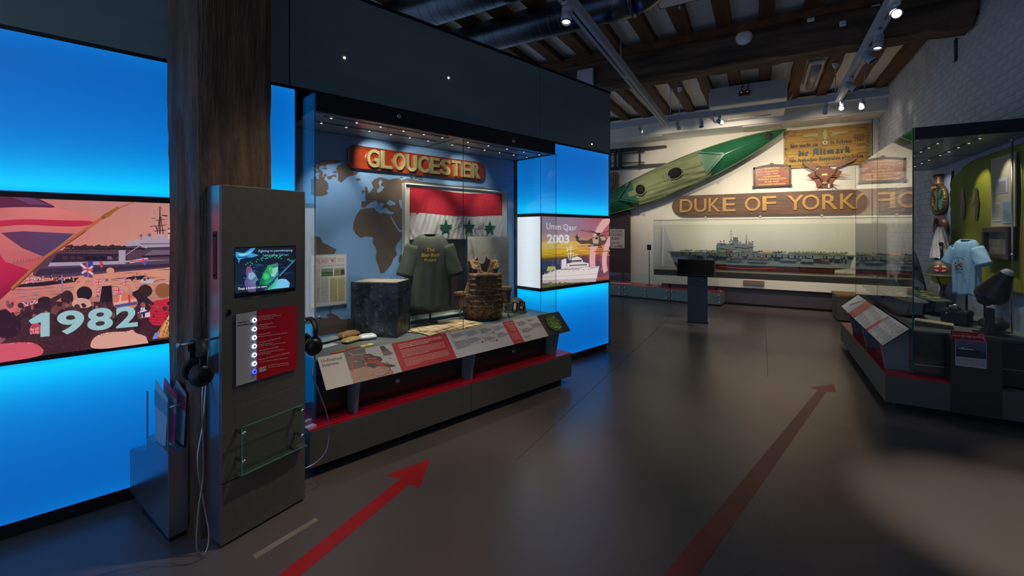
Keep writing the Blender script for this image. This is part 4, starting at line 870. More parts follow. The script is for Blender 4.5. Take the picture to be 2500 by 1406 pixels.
def metal_box():
    mx = T(LW, 2.034, -.127, .67) @ Matrix.Rotation(math.radians(37.4), 4, 'Z')
    t = thing('steel_box', 'battered black painted steel instrument box standing upright in left case', 'box', mx)
    m = mat('scuffed_black_paint', S(70, 82, 92), .42, .35, 0, 9, .35, 30, col2=S(32, 38, 44))
    n = m.node_tree; b = n.nodes['Principled BSDF']; vz = n.nodes.new('ShaderNodeTexNoise'); vz.inputs['Scale'].default_value = 26; vz.inputs['Detail'].default_value = 9
    tc = n.nodes.new('ShaderNodeTexCoord'); n.links.new(tc.outputs['Object'], vz.inputs['Vector']); cr = n.nodes.new('ShaderNodeValToRGB'); cr.color_ramp.elements[0].position = .57; cr.color_ramp.elements[1].position = .80
    n.links.new(vz.outputs[0], cr.inputs[0]); old = b.inputs['Base Color'].links[0].from_socket; mix = n.nodes.new('ShaderNodeMix'); mix.data_type = 'RGBA'
    n.links.new(cr.outputs[0], mix.inputs[0]); n.links.new(old, mix.inputs[6]); mix.inputs[7].default_value = S(120, 136, 146); n.links.new(mix.outputs[2], b.inputs['Base Color'])
    W, D, H = .24, .385, .43
    MB().add([(0, 0, 0), (W, 0, 0), (W, D, 0), (0, D, 0), (.0, .004, H), (W-.004, .004, H), (W-.004, D-.012, H-.006), (.0, D-.012, H-.006)], [(0, 3, 2, 1), (0, 1, 5, 4), (1, 2, 6, 5), (2, 3, 7, 6), (3, 0, 4, 7), (4, 5, 6, 7)]).build('body', m, t, bevel=.003)
    box('lid_plate', mat('pale_lid', S(150, 138, 120), .5, 0, .2, 9), t, .004, W-.006, .008, D-.016, H-.004, H+.002)
    MB().box(-.006, .0, D-.02, D+.004, 0, H).build('hinge_rail', m, t); MB().box(-.006, .0, -.004, .012, 0, H).build('corner_angle', m, t); MB().box(W-.012, W, -.006, 0, 0, H).build('corner_angle', m, t)
    for (y, z) in ((.06, .30), (.085, .30), (.30, .36), (.33, .36), (.30, .24), (.33, .24), (.16, .24), (.05, .12), (.16, .12), (.28, .03), (.10, .03)): MB().box(-.0015, .001, y, y+.016, z, z+.008).build('slot', 'black', t)
    for (x0, x1, z0, z1) in ((.03, .10, .16, .31), (.07, .16, .06, .13), (.06, .09, .33, .36)): MB().box(x0, x1, -.0015, .001, z0, z1).build('opening', 'black', t)
    for k in range(3): MB().box(.12, .21, -.003, .001, .33+k*.016, .336+k*.016).build('louvre', m, t)
metal_box()
def pillow(L, W, H, seed=0, crimp=.12):
    r = random.Random(seed); ph = [r.uniform(0, 6) for _ in range(4)]
    def fn(s):
        def g(u, v):
            a, b = u*2-1, v*2-1; h = max(0, (1-abs(a)**4)*(1-abs(b)**3))**.5*H/2
            h *= 1+.12*math.sin(a*7+ph[0])*math.sin(b*5+ph[1]); return (a*L/2*(1-.06*b*b), b*W/2*(1-.10*(a*a))*(1+.04*math.sin(a*9+ph[2])), s*h+H*.48)
        return g
    return MB().grid(fn(1), 20, 12).grid(fn(-1), 20, 12)
def packets():
    D = .671
    def put(nm, lab, cat, u, y, rot, mb, m, **k):
        t = tag(mb.build(nm, m, mx=T(LW, u, y, D) @ Matrix.Rotation(rot, 4, 'Z'), **k), lab, cat); return t
    pap = lambda n, c, r=.5: mat(n, c, r, 0, .06, 12, .3, 40)
    b = put('ration_packet', 'brown ration packet inside clear bag, beside the steel box', 'packet', 1.755, .13, .25, pillow(.17, .095, .055, 1), pap('brown_foil', S(150, 112, 72), .35))
    put('ration_packet', 'buff ration packet, nearest the glass of the left case', 'packet', 1.72, .0, .35, pillow(.15, .085, .035, 2), pap('buff_foil', S(184, 156, 98), .4))
    put('white_packet', 'crumpled white plastic packet in front of the steel box', 'packet', 1.85, -.0, -.2, pillow(.13, .10, .04, 3), pap('white_film', S(205, 215, 215), .25))
    put('clear_bag', 'empty crumpled clear plastic bag at left end of case', 'bag', 1.60, .14, .3, pillow(.20, .11, .03, 5), pap('clear_film', S(140, 160, 168), .15))
    for lab, u, y, r_, w, d, c in (('white booklet lying flat at the left end of the case', 1.535, -.01, .3, .15, .07, S(190, 200, 215)), ('orange card nearest the newspaper end of the rail', 1.545, -.215, .15, .10, .035, S(190, 90, 50)), ('second orange card, right of the first along the rail', 1.655, -.18, .2, .10, .035, S(180, 86, 50)), ('yellow card with small red emblem behind the rail', 1.76, -.185, .2, .10, .045, S(214, 200, 120))):
        q = MB().box(-w/2, w/2, -d/2, d/2, 0, .004).build('display_card', mat('card_%d' % int(u*100), c, .5), mx=T(LW, u, y, D) @ Matrix.Rotation(r_, 4, 'Z')); tag(q, lab, 'card')
        if 'red' in lab: MB().lathe([(.001, .0046), (.012, .0045)], 14).build('emblem', 'redtop', q)
packets()
def scarf():
    m = mat('woven_scarf', S(206, 190, 150), .9, 0, .05, 60, .4, 200); n = m.node_tree; b = n.nodes['Principled BSDF']
    bt = n.nodes.new('ShaderNodeTexBrick'); bt.offset = 0; bt.inputs['Scale'].default_value = 1; bt.inputs['Brick Width'].default_value = .10; bt.inputs['Row Height'].default_value = .055; bt.inputs['Mortar Size'].default_value = .004; bt.inputs['Color1'].default_value = S(206, 190, 150); bt.inputs['Color2'].default_value = S(206, 190, 150); bt.inputs['Mortar'].default_value = S(110, 72, 44)
    tc = n.nodes.new('ShaderNodeTexCoord'); n.links.new(tc.outputs['Object'], bt.inputs['Vector'])
    n.links.new(bt.outputs[0], b.inputs['Base Color'])
    t = thing('woven_scarf', 'folded cream and brown checked scarf lying between box and body armour', 'scarf', T(LW, 2.52, -.08, .671) @ Matrix.Rotation(.12, 4, 'Z'))
    for k, (w, d, z) in enumerate(((.62, .30, .004), (.56, .25, .010), (.50, .18, .017))):
        fn = lambda u, v: ((u-.5)*w+.02*math.sin(v*5+k), (v-.5)*d+.012*math.sin(u*7+k*2), z+.004*math.sin(u*11+k)*math.sin(v*6)+.003)
        MB().grid(fn, 30, 12).build('fold', m, t, solid=.004)
    mb = MB()
    for k in range(56): x = -.18+k*.0085; mb.tube([(x, -.15, .004), (x+.004*math.sin(k), -.178, .003)], .0016, 4)
    o = mb.build('tassel_fringe', m, t); o['kind'] = 'stuff'
scarf()
def camo():
    m = bpy.data.materials.new('desert_camouflage'); m.use_nodes = True; n = m.node_tree; b = n.nodes['Principled BSDF']; b.inputs['Roughness'].default_value = .9
    tc = n.nodes.new('ShaderNodeTexCoord'); mp = n.nodes.new('ShaderNodeMapping'); mp.inputs['Scale'].default_value = (1, 1, 1.5); nz = n.nodes.new('ShaderNodeTexNoise'); nz.inputs['Scale'].default_value = 8; nz.inputs['Detail'].default_value = 3; nz.inputs['Distortion'].default_value = .8
    cr = n.nodes.new('ShaderNodeValToRGB'); cr.color_ramp.interpolation = 'CONSTANT'; e = cr.color_ramp.elements; e[0].color = S(84, 62, 44); e[1].color = S(124, 98, 68); e[1].position = .44
    for p, c in ((.52, S(98, 74, 50)), (.60, S(150, 130, 96)), (.66, S(70, 60, 46))): q = e.new(p); q.color = c
    n.links.new(tc.outputs['Object'], mp.inputs[0]); n.links.new(mp.outputs[0], nz.inputs['Vector']); n.links.new(nz.outputs[0], cr.inputs[0]); n.links.new(cr.outputs[0], b.inputs['Base Color'])
    nb = n.nodes.new('ShaderNodeTexNoise'); nb.inputs['Scale'].default_value = 35; bp = n.nodes.new('ShaderNodeBump'); bp.inputs['Strength'].default_value = .5; bp.inputs['Distance'].default_value = .01; n.links.new(tc.outputs['Object'], nb.inputs['Vector']); n.links.new(nb.outputs[0], bp.inputs['Height']); n.links.new(bp.outputs[0], b.inputs['Normal'])
    return m
M['camo'] = camo(); M['camoin'] = mat('armour_lining', S(60, 58, 50), .8, 0, .1, 20)
def armour():
    t = thing('body_armour', 'desert camouflage body armour vest with side pouches standing in left case', 'body armour', T(LW, 3.0, .0, .685) @ Matrix.Rotation(math.radians(-28), 4, 'Z'))
    H = .545
    # closed torso shell: angle a=0 at the right side, -90deg = front (-y)
    def shell(s0, s1, thick):
        def fn(u, v):
            a = s0+(s1-s0)*u; z = v*H
            w = .165+.012*math.sin(v*3); d = .115
            if v > .62: w *= 1-.18*(v-.62)/.38; d *= 1-.25*(v-.62)/.38
            top = H
            c = abs(math.cos(a)); front = math.sin(a) < 0
            if c > .70: top = H*(.60 if c > .84 else .60+.40*(.84-c)/.14)
            if c < .42: top = H*(.80 if front else .92)*(1)+H*.18*(c/.42)**3
            z = v*top
            return ((w+thick)*math.cos(a), (d+thick)*math.sin(a)-.01*math.exp(-((v-.5)/.3)**2)*(1 if front else 0), z+.003*math.sin(a*9))
        return fn
    MB().grid(shell(0, 2*PI, 0), 64, 22).build('shell', 'camo', t, solid=.03)
    MB().grid(shell(0, 2*PI, -.022), 48, 18).build('lining', 'camoin', t)
    fp = MB()     # front panel
    def fn(u, v):
        a = -PI/2+(u-.5)*1.75; z = .03+v*.40; k = .020+.006*math.sin(v*9)*math.sin(u*PI)
        return ((.175+k)*math.cos(a), (.125+k)*math.sin(a)-.01, z)
    fp.grid(fn, 24, 18).build('front_panel', 'camo', t, solid=.02)
    for k in range(7):
        z = .06+k*.05
        def gn(u, v, z=z): a = -PI/2+(u-.5)*1.6; rr = .034+.003*abs(math.sin(u*PI*7)); return ((.178+rr-.004)*math.cos(a), (.128+rr)*math.sin(a)-.006, z+v*.024)
        MB().grid(gn, 42, 1).build('webbing', 'camo', t, solid=.003)
    for s in (-1, 1):     # shoulder pads
        pts = [(s*.095, -.105, .44), (s*.10, -.10, .49), (s*.105, -.04, .535), (s*.105, .03, .54), (s*.10, .09, .51), (s*.09, .105, .46)]
        mb = MB(); vs = []
        for i, p in enumerate(pts):
            w_ = .034; n_ = Vector((0, (i-2.5), 1.2)).normalized()*.014
            for dx, q in ((-w_, 0), (-w_*.8, 1), (w_*.8, 1), (w_, 0), (w_*.8, -1), (-w_*.8, -1)): vs.append((p[0]+dx, p[1]+n_.y*q, p[2]+n_.z*q))
        mb.add(vs, [(i*6+k, i*6+(k+1) % 6, i*6+6+(k+1) % 6, i*6+6+k) for i in range(5) for k in range(6)]+[tuple(range(6)), tuple(30+k for k in range(6))], True)
        o = mb.build('shoulder_strap', 'camo', t, sub=1); MB().box(s*.10-.014, s*.10+.014, -.125, -.112, .42, .47).build('buckle', 'softblack', o, bevel=.003)
        # side pouches with flap
        q = MB().box(-.05, .05, -.035, .035, 0, .15).build('pouch', 'camo', t, bevel=.018); q.location = (s*.215, -.02+(-.02 if s < 0 else 0), .10 if s < 0 else .13); q.rotation_euler = (0, s*.10, s*.8)
        fl_ = MB().box(-.054, .054, -.040, .039, .105, .158).build('flap', 'camo', q, bevel=.014)
        MB().box(-.008, .008, -.043, -.038, .06, .11).build('tab', 'camoin', q)
        MB().tube([(s*.20, -.03, .10), (s*.235, -.06, .06), (s*.225, -.08, .02), (s*.24, -.08, -.005)], .005, 6).build('loose_strap', 'camoin', t)
    MB().tube([(-.10, -.16, .40), (-.04, -.175, .415), (.04, -.175, .415), (.10, -.16, .40)], [.016, .024, .024, .016], 10).build('chest_roll', 'camo', t)
    MB().lathe([(.14, 0), (.15, .006), (.15, .012), (.001, .013)], 32, Matrix.Translation((0, 0, -.014)), 1, .8).build('acrylic_foot', mat('acrylic', S(60, 130, 190), .1), t)
armour()
def helmet(t, m, a=.125, b=.15, h=.135, brim=.018):
    prof = [(1.09, 0), (1.10, .03), (1.02, .06), (.98, .16), (.96, .35), (.90, .55), (.78, .74), (.58, .89), (.30, .98), (.001, 1.0)]
    MB().lathe([(r_*a, z*h) for r_, z in prof], 36, None, 1, b/a).build('shell', m, t, solid=.003)
    MB().lathe([(r_*a*1.0, z*h) for r_, z in ((1.1, -.01), (1.115, .01), (1.1, .03))], 36, None, 1, b/a).build('rim', m, t)
def steel_helmet():
    t = thing('steel_helmet', 'dull green steel helmet in the right end of the left case', 'helmet', T(LW, 3.475, .06, .672) @ Matrix.Rotation(.5, 4, 'Z'))
    helmet(t, mat('helmet_green', S(62, 72, 66), .55, .2, .08, 9), .098, .115, .145)
    for k, (dx, lab, rc, mc) in enumerate(((-.075, 'boxed medal with pale striped ribbon before the helmet, left', (S(200, 190, 160), S(210, 150, 60), S(60, 80, 130)), S(190, 190, 190)), (.02, 'boxed medal with red and green ribbon before the helmet, right', (S(150, 30, 40), S(20, 60, 50), S(180, 60, 60)), S(200, 170, 90)))):
        q = thing('boxed_medal', lab, 'medal', T(LW, 3.405+dx, -.085, .70) @ Matrix.Rotation(-.45, 4, 'Z') @ Matrix.Rotation(-.25, 4, 'X') @ Matrix.Rotation(.18, 4, 'Y'), 'medals on small stands')
        box('case_back', 'black', q, -.03, .03, 0, .006, 0, .095, .002)
        e = MB()
        for b_ in ((-.032, -.029, 0, .095), (.029, .032, 0, .095), (-.032, .032, .093, .096), (-.032, .032, -.001, .002)): e.box(b_[0], b_[1], -.008, .001, b_[2], b_[3])
        e.build('case_rim', 'chrome', q)
        rb = MB().box(-.015, .015, -.005, -.001, .045, .09).build('ribbon', mat('rib%d' % k, rc[0], .8), q)
        MB().box(-.006, .006, -.0056, -.0049, .045, .09).build('ribbon_stripe', mat('ribs%d' % k, rc[1], .8), rb); MB().box(.010, .015, -.0056, -.0049, .045, .09).build('ribbon_stripe', mat('ribt%d' % k, rc[2], .8), rb)
        MB().lathe([(.001, .004), (.015, .004), (.017, .001), (.017, 0)], 20, Matrix.Translation((0, -.001, .028)) @ Matrix.Rotation(PI/2, 4, 'X')).build('medal_disc', mat('disc%d' % k, mc, .3, .9), q)
        MB().cyl((0, .003, 0), (0, .012, -.028), .0018, n=6).build('stand', 'black', q)
steel_helmet()
def tshirt(t, m, w, h, d, sleeve=.2, flare=.02, amp=.008, neck=.08, sag=.35, out=.3, sr=.085):
    hw = w/2
    def fn(u, v):
        a = 2*PI*u; ww = hw*(1+flare*(1-v)); dd = d/2
        if v > .80: q = (v-.80)/.20; ww = hw+(neck-hw)*(q**1.5); dd = d/2*(1-.55*q)
        fold = amp*(1-.75*v)*(math.sin(a*7+v*2)+.6*math.sin(a*11+1.3-v*3))
        z = h*v
        if v > .80: q = (v-.80)/.20; z = h*.80+h*.20*(1-(1-q)**1.6)
        if v > .84: z -= .045*((v-.84)/.16)**2*(.35+.65*max(0, -math.sin(a)))
        return ((ww+fold)*math.cos(a), (dd+fold)*math.sin(a), z+.006*math.sin(a*5)*(1-v))
    o = MB().grid(fn, 72, 26).build('torso', m, t, solid=.003)
    for s in (-1, 1):
        p0 = Vector((s*hw*.78, 0, h*.83)); p1 = Vector((s*(hw+sleeve*out), -.01, h*.83-sleeve*(.55+sag)))
        mb = MB(); vs = []; nn = 20; st = 9; dr = (p1-p0)
        up = Vector((dr.z, 0, -dr.x)).normalized()
        for i in range(st+1):
            q = i/st; c = p0+dr*q; R = sr*(1-.05*q)+.012*q; rr = d*.36
            for k in range(nn):
                a = 2*PI*k/nn; f = 1+.05*math.sin(a*4+i)
                vs.append(c+up*(R*math.cos(a)*f)+Vector((0, 1, 0))*(rr*math.sin(a)*f))
        mb.add(vs, [(i*nn+k, i*nn+(k+1) % nn, (i+1)*nn+(k+1) % nn, (i+1)*nn+k) for i in range(st) for k in range(nn)], True)
        mb.build('sleeve', m, t, solid=.003)
    pts = []
    for k in range(25):
        a = 2*PI*k/24; p = fn(k/24, 1.0); pts.append(p)
    MB().tube(pts, .006, 6, cap=False).build('collar', m, t)
def green_shirt():
    t = thing('tshirt', 'dark green short sleeved shirt with yellow lettering on display form', 'shirt', T(LW, 2.45, .06, .83) @ Matrix.Rotation(math.radians(-30), 4, 'Z'))
    m = mat('olive_cotton', S(62, 70, 60), .9, 0, .06, 6, .2, 90); tshirt(t, m, .33, .66, .17, .20, .05, .012, .055, .8, .20, .075)
    MB().cyl((0, 0, -.13), (0, 0, .5), .008).build('stand_pole', 'dark', t); MB().lathe([(.07, 0), (.07, .008), (.001, .01)], 20, Matrix.Translation((0, 0, -.13))).build('stand_base', 'dark', t)
    a = Art(-.103, dl=.0001); y = S(214, 178, 40)
    a.text('The', -.035, .50, .035, .53, y, .01); a.text('Blair-Bush', -.075, .455, .075, .485, y, .01); a.text('Project', -.05, .41, .05, .44, y, .01)
    a.build('print', 'art', t)
green_shirt()
# ---- sloping text rail of the left case --------------------------------
def rail_frame(M0, x, y, z, tilt): return T(M0, x, y, z) @ Matrix.Rotation(-tilt, 4, 'X')
def text_rail():
    # local frame lies in the panel: x along, z up the slope, -y out of it
    yb, zb, yt, zt = -.50, .528, -.345, .695; tilt = math.atan2(yt-yb, zt-zb); Hh = math.hypot(yt-yb, zt-zb)
    F = T(LW, 0, yb, zb) @ Matrix.Rotation(-tilt, 4, 'X')
    t = thing('text_panel', 'sloping information panel headed Unfinished business along the left case', 'information panel', F)
    Fi = F.inverted(); o = Fi @ Vector((0, 0, CH))
    def g(px, py):
        d = Fi.to_3x3() @ ray(760+px/3.906, 740+py/3.906); k = (-.006-o.y)/d.y; return (o.x+d.x*k, o.z+d.z*k)
    x0, x1 = 1.355, 3.69
    MB().box(x0, x1, -.005, .0, 0, Hh).build('panel', 'dark', t)
    b = Art(-.0054, dl=.00004); W1, R1 = S(196, 188, 182), S(184, 14, 38)
    e = lambda px, py: g(px, py)[0]
    xs = [x0, e(360, 630), e(815, 520), e(1335, 405), e(1878, 290), e(1975, 260), e(2200, 205), x1]
    cols = [W1, S(190, 184, 184), R1, S(186, 186, 190), R1, W1, S(18, 24, 26)]
    for i, c in enumerate(cols): b.rect(xs[i], 0, xs[i+1], Hh, c)
    b.y -= .0001; a = Art(b.y, g, dl=.00004)
    mp = S(112, 92, 84); rd = S(200, 40, 44); sn = S(168, 130, 112)
    def M_(u0, v0, u1, v1): return (xs[1]+(xs[2]-xs[1])*u0, Hh*v0, xs[1]+(xs[2]-xs[1])*u1, Hh*v1)
    q = M_(0, .42, .42, 1); b.rect(*q, S(96, 82, 78)); q = M_(0, 0, .8, .42); b.rect(*q, sn)
    b.v and None
    a.poly([(390, 735), (400, 640), (560, 620), (700, 600), (790, 650), (760, 690), (640, 700)], sn)
    a.poly([(650, 410), (690, 405), (730, 440), (780, 480), (750, 495), (690, 500), (660, 440)], S(120, 96, 82)); a.poly([(655, 412), (690, 406), (720, 445), (690, 460), (665, 440)], S(64, 50, 50))
    dk = S(56, 44, 44)
    a.poly([(510, 490), (560, 480), (600, 500), (660, 510), (680, 540), (660, 560), (700, 575), (800, 590), (805, 602), (740, 612), (690, 600), (640, 600), (600, 620), (560, 610), (500, 590), (480, 550)], dk)
    for pts, w_ in (([(392, 655), (386, 560), (392, 500)], 14), ([(470, 480), (510, 560), (540, 620)], 9), ([(500, 560), (600, 570), (680, 590)], 8), ([(540, 545), (620, 565), (690, 590)], 7), ([(510, 500), (600, 540), (660, 560)], 7), ([(600, 545), (660, 570), (700, 590)], 7), ([(580, 695), (600, 650), (640, 630), (690, 612)], 6), ([(620, 695), (690, 690), (740, 660), (750, 625)], 6), ([(770, 680), (775, 650)], 10), ([(758, 640), (752, 612)], 8)): a.line(pts, w_, rd)
    a.poly([(372, 515), (390, 485), (412, 512)], rd)
    for pts in ([(360, 475), (400, 495), (450, 490), (520, 480)], [(600, 640), (650, 615), (700, 650), (680, 685), (620, 680), (600, 640)], [(620, 645), (660, 635), (670, 670)]): a.line(pts, 3, S(205, 200, 198))
    for px, py in ((425, 552), (560, 525), (600, 525), (520, 575), (470, 705), (740, 605), (755, 522)): a.words(px-16, px+16, py, 7, S(205, 195, 190) if py < 640 and px < 740 else S(110, 90, 84), px)
    a.text('Unfinished', 0, 0, 0, 0, S(58, 52, 52), 0, quad=((96, 568), (290, 533), (285, 505), (92, 540))); a.text('business', 0, 0, 0, 0, S(58, 52, 52), 0, quad=((107, 607), (262, 578), (257, 553), (103, 580)))
    # columns of small print, laid out in panel units
    c = Art(a.y, dl=.00004)
    pk = S(240, 190, 188)
    xa, xb = xs[2]+.045, xs[3]-.05
    for k in range(3): c.words(xa, xb-(.12 if k == 2 else 0), Hh*(.885-k*.055), .0056, S(250, 225, 220), k)
    for k in range(6): c.words(xa, xb-(.15 if k == 5 else 0), Hh*(.68-k*.045), .0046, pk, 10+k)
    for k in range(6): c.words(xa, xb-(.25 if k == 5 else 0), Hh*(.36-k*.045), .0046, pk, 30+k)
    ink = S(90, 84, 84)
    def blk(px, py, n, w_, dot=False):
        x, z = g(px, py); c.words(x, x+w_*.7, z, .006, S(50, 46, 46), px)
        for k in range(n): c.words(x, x+w_*(.6 if k == n-1 else 1), z-.0085*(k+1), .0046, ink, px+k)
        c.ell(x-.006, z+.016, .006, .006, S(205, 150, 150), 12)
        if dot: c.ell(x+w_, z-.0085*(n+1)-.004, .009, .009, S(190, 24, 40), 14); c.words(x+w_*.4, x+w_-.014, z-.0085*(n+1)-.006, .005, S(200, 70, 80), 5)
    for px, py, n, w_, d in ((1335, 308, 3, .13, 0), (1475, 282, 4, .11, 0), (1605, 256, 4, .12, 1), (1725, 232, 4, .13, 0), (1360, 378, 7, .15, 0), (1500, 346, 4, .12, 1), (1645, 338, 3, .12, 1), (1765, 298, 4, .12, 0), (1960, 190, 4, .11, 0), (2065, 168, 1, .09, 0), (2095, 208, 4, .15, 1), (2000, 254, 4, .14, 0), (2040, 326, 1, .10, 0)): blk(px, py, n, w_, d)
    for k in range(9): c.words(xs[4]+.012+.004*k, xs[5]-.02, Hh*(.9-k*.045), .0044, pk, 60+k)
    for k in range(6): c.words(xs[4]+.012, xs[5]-.03, Hh*(.42-k*.05), .0044, pk, 80+k)
    c.ell((xs[6]+x1)/2-.005, Hh*.5, .095, .095, S(30, 60, 16), 28, S(104, 140, 40)); cx, cz = (xs[6]+x1)/2, Hh*.5
    r = random.Random(3)
    for _ in range(26): 
        an = r.uniform(0, 2*PI); rr = r.uniform(.03, .085); c.ell(cx+rr*math.cos(an), cz+rr*math.sin(an)*.9, r.uniform(.005, .018), r.uniform(.004, .01), r.choice([S(60, 110, 20), S(40, 80, 14), S(120, 160, 60)]), 9)
    for _ in range(7): c.ell(cx+r.uniform(-.03, .05), cz-.05+r.uniform(-.01, .01), .012, .006, S(180, 205, 130), 9)
    for q in (a, c): base = len(b.v); b.v += q.v; b.f += [tuple(i+base for i in f) for f in q.f]; b.c += q.c
    b.v = [(v[0], v[1], min(max(v[2], .0), Hh)) for v in b.v]
    b.build('print', 'art', t)
text_rail()
# ================================================================ FAR GALLERY WALL
FW = 10.9
BL = {  # broad-nib black letter skeletons: strokes, advance
 'i': ([[(.1, .9), (.2, .8), (.2, .15), (.32, .05)], [(.15, 1.2), (.25, 1.15)]], .45), 'e': ([[(.2, .85), (.2, .2), (.35, .05), (.5, .15)], [(.2, .85), (.4, .95), (.5, .7), (.2, .45)]], .65), 'r': ([[(.1, .9), (.2, .8), (.2, .12), (.3, .05)], [(.2, .75), (.42, .92), (.5, .85)]], .58),
 'w': ([[(.1, .9), (.2, .8), (.2, .2), (.35, .05), (.5, .2)], [(.5, .9), (.5, .2), (.62, .05), (.8, .2)], [(.8, .9), (.8, .2)]], 1.0), 'u': ([[(.1, .9), (.2, .8), (.2, .2), (.35, .05), (.5, .2)], [(.5, .9), (.5, .15), (.62, .05)]], .74), 'd': ([[(.2, .8), (.2, .2), (.35, .05), (.5, .25), (.5, .8), (.15, 1.3)], [(.2, .8), (.4, .95)]], .68),
 'a': ([[(.15, .85), (.35, .95), (.5, .8), (.5, .15), (.6, .05)], [(.5, .5), (.25, .45), (.2, .2), (.33, .05), (.5, .2)]], .72), 'm': ([[(.1, .9), (.2, .8), (.2, .1)], [(.2, .8), (.38, .95), (.48, .8), (.48, .1)], [(.48, .8), (.66, .95), (.76, .8), (.76, .15), (.88, .05)]], 1.0), 'n': ([[(.1, .9), (.2, .8), (.2, .1)], [(.2, .8), (.4, .95), (.5, .8), (.5, .15), (.62, .05)]], .74),
 'H': ([[(.1, 1.35), (.2, 1.5), (.2, .1), (.1, 0)], [(.2, .85), (.5, .95), (.6, .7), (.6, 0), (.45, -.3)]], .82), 'F': ([[(.15, 0), (.25, .15), (.25, 1.4), (.6, 1.5), (.8, 1.4)], [(.1, .8), (.65, .85)], [(.44, 1.4), (.44, .1)]], .85), 'b': ([[(.2, 1.5), (.2, .2), (.35, .05), (.52, .25), (.52, .75), (.38, .93), (.2, .8)]], .7),
 'A': ([[(.3, 1.4), (.3, .2), (.1, -.2)], [(.3, 1.4), (.65, 1.5), (.75, 1.3), (.75, .15), (.9, .05)], [(.3, .75), (.75, .75)], [(.5, 1.4), (.5, .3)]], 1.0), 'l': ([[(.2, 1.5), (.2, .15), (.32, .05)]], .45), 't': ([[(.2, 1.25), (.2, .15), (.35, .05)], [(.05, .92), (.42, .92)]], .5), 'k': ([[(.2, 1.5), (.2, .1)], [(.2, .75), (.45, 1.1), (.5, .85), (.25, .6)], [(.3, .6), (.5, .4), (.5, .15), (.62, .05)]], .75),
 'v': ([[(.1, 1.1), (.2, .8), (.2, .2), (.35, .05), (.52, .25), (.52, .85), (.35, .95)]], .7), 'o': ([[(.2, .8), (.2, .2), (.35, .05), (.5, .2), (.5, .8), (.35, .95), (.2, .8)]], .68), 's': ([[(.5, .85), (.35, .95), (.2, .8), (.25, .6), (.45, .45), (.5, .2), (.35, .05), (.15, .15)]], .66), 'c': ([[(.5, .85), (.35, .95), (.2, .8), (.2, .2), (.35, .05), (.5, .15)]], .6), 'h': ([[(.2, 1.5), (.2, .1)], [(.2, .8), (.4, .95), (.5, .8), (.5, .1), (.4, -.3)]], .72),
 'S': ([[(.6, 1.3), (.4, 1.5), (.2, 1.25), (.3, .9), (.55, .7), (.6, .3), (.4, .05), (.15, .2)]], .8), 'p': ([[(.2, .9), (.2, -.45)], [(.2, .8), (.4, .95), (.5, .75), (.5, .2), (.35, .05), (.2, .15)]], .7), 'f': ([[(.25, -.35), (.25, 1.3), (.42, 1.48), (.55, 1.35)], [(.08, .9), (.5, .9)]], .5), '1': ([[(.1, 1.15), (.25, 1.4), (.25, -.1)]], .45), '6': ([[(.5, 1.4), (.25, 1.1), (.2, .3), (.35, .05), (.5, .3), (.45, .65), (.25, .6)]], .65),
 '9': ([[(.5, .8), (.35, .65), (.2, .9), (.25, 1.3), (.45, 1.35), (.52, 1.1), (.5, .4), (.25, 0)]], .65), '4': ([[(.4, 1.4), (.1, .5), (.6, .5)], [(.45, .9), (.45, 0)]], .68), '0': ([[(.35, 1.4), (.18, 1.0), (.18, .4), (.35, .02), (.52, .4), (.52, 1.0), (.35, 1.4)]], .7), '.': ([[(.1, .12), (.2, .05)]], .35), ' ': ([], .45)}
def blackletter(a, txt, x0, x1, z, h, col, nib=(.23, .11)):
    txt2 = [c for c in txt]; adv = [BL['u' if c == 'ü' else c][1] for c in txt2]; k = (x1-x0)/sum(adv); x = x0
    for c, ad in zip(txt2, adv):
        st = list(BL['u' if c == 'ü' else c][0])
        if c == 'ü': st += [[(.2, 1.2), (.26, 1.16)], [(.5, 1.2), (.56, 1.16)]]
        for s_ in st:
            for p, q in zip(s_, s_[1:]):
                f = lambda p_, d: (x+k*(p_[0]+nib[0]/2*d), z+h*(p_[1]+nib[1]/2*d))
                if abs((q[0]-p[0])*nib[1]-(q[1]-p[1])*nib[0]) < .012: w_ = .05; pts = [(x+k*p[0], z+h*p[1]-w_*h), (x+k*q[0], z+h*q[1]-w_*h), (x+k*q[0], z+h*q[1]+w_*h), (x+k*p[0], z+h*p[1]+w_*h)]
                else: pts = [f(p, -1), f(q, -1), f(q, 1), f(p, 1)]
                a.tri(pts, [(0, 1, 2), (0, 2, 3)], col)
        x += k*ad
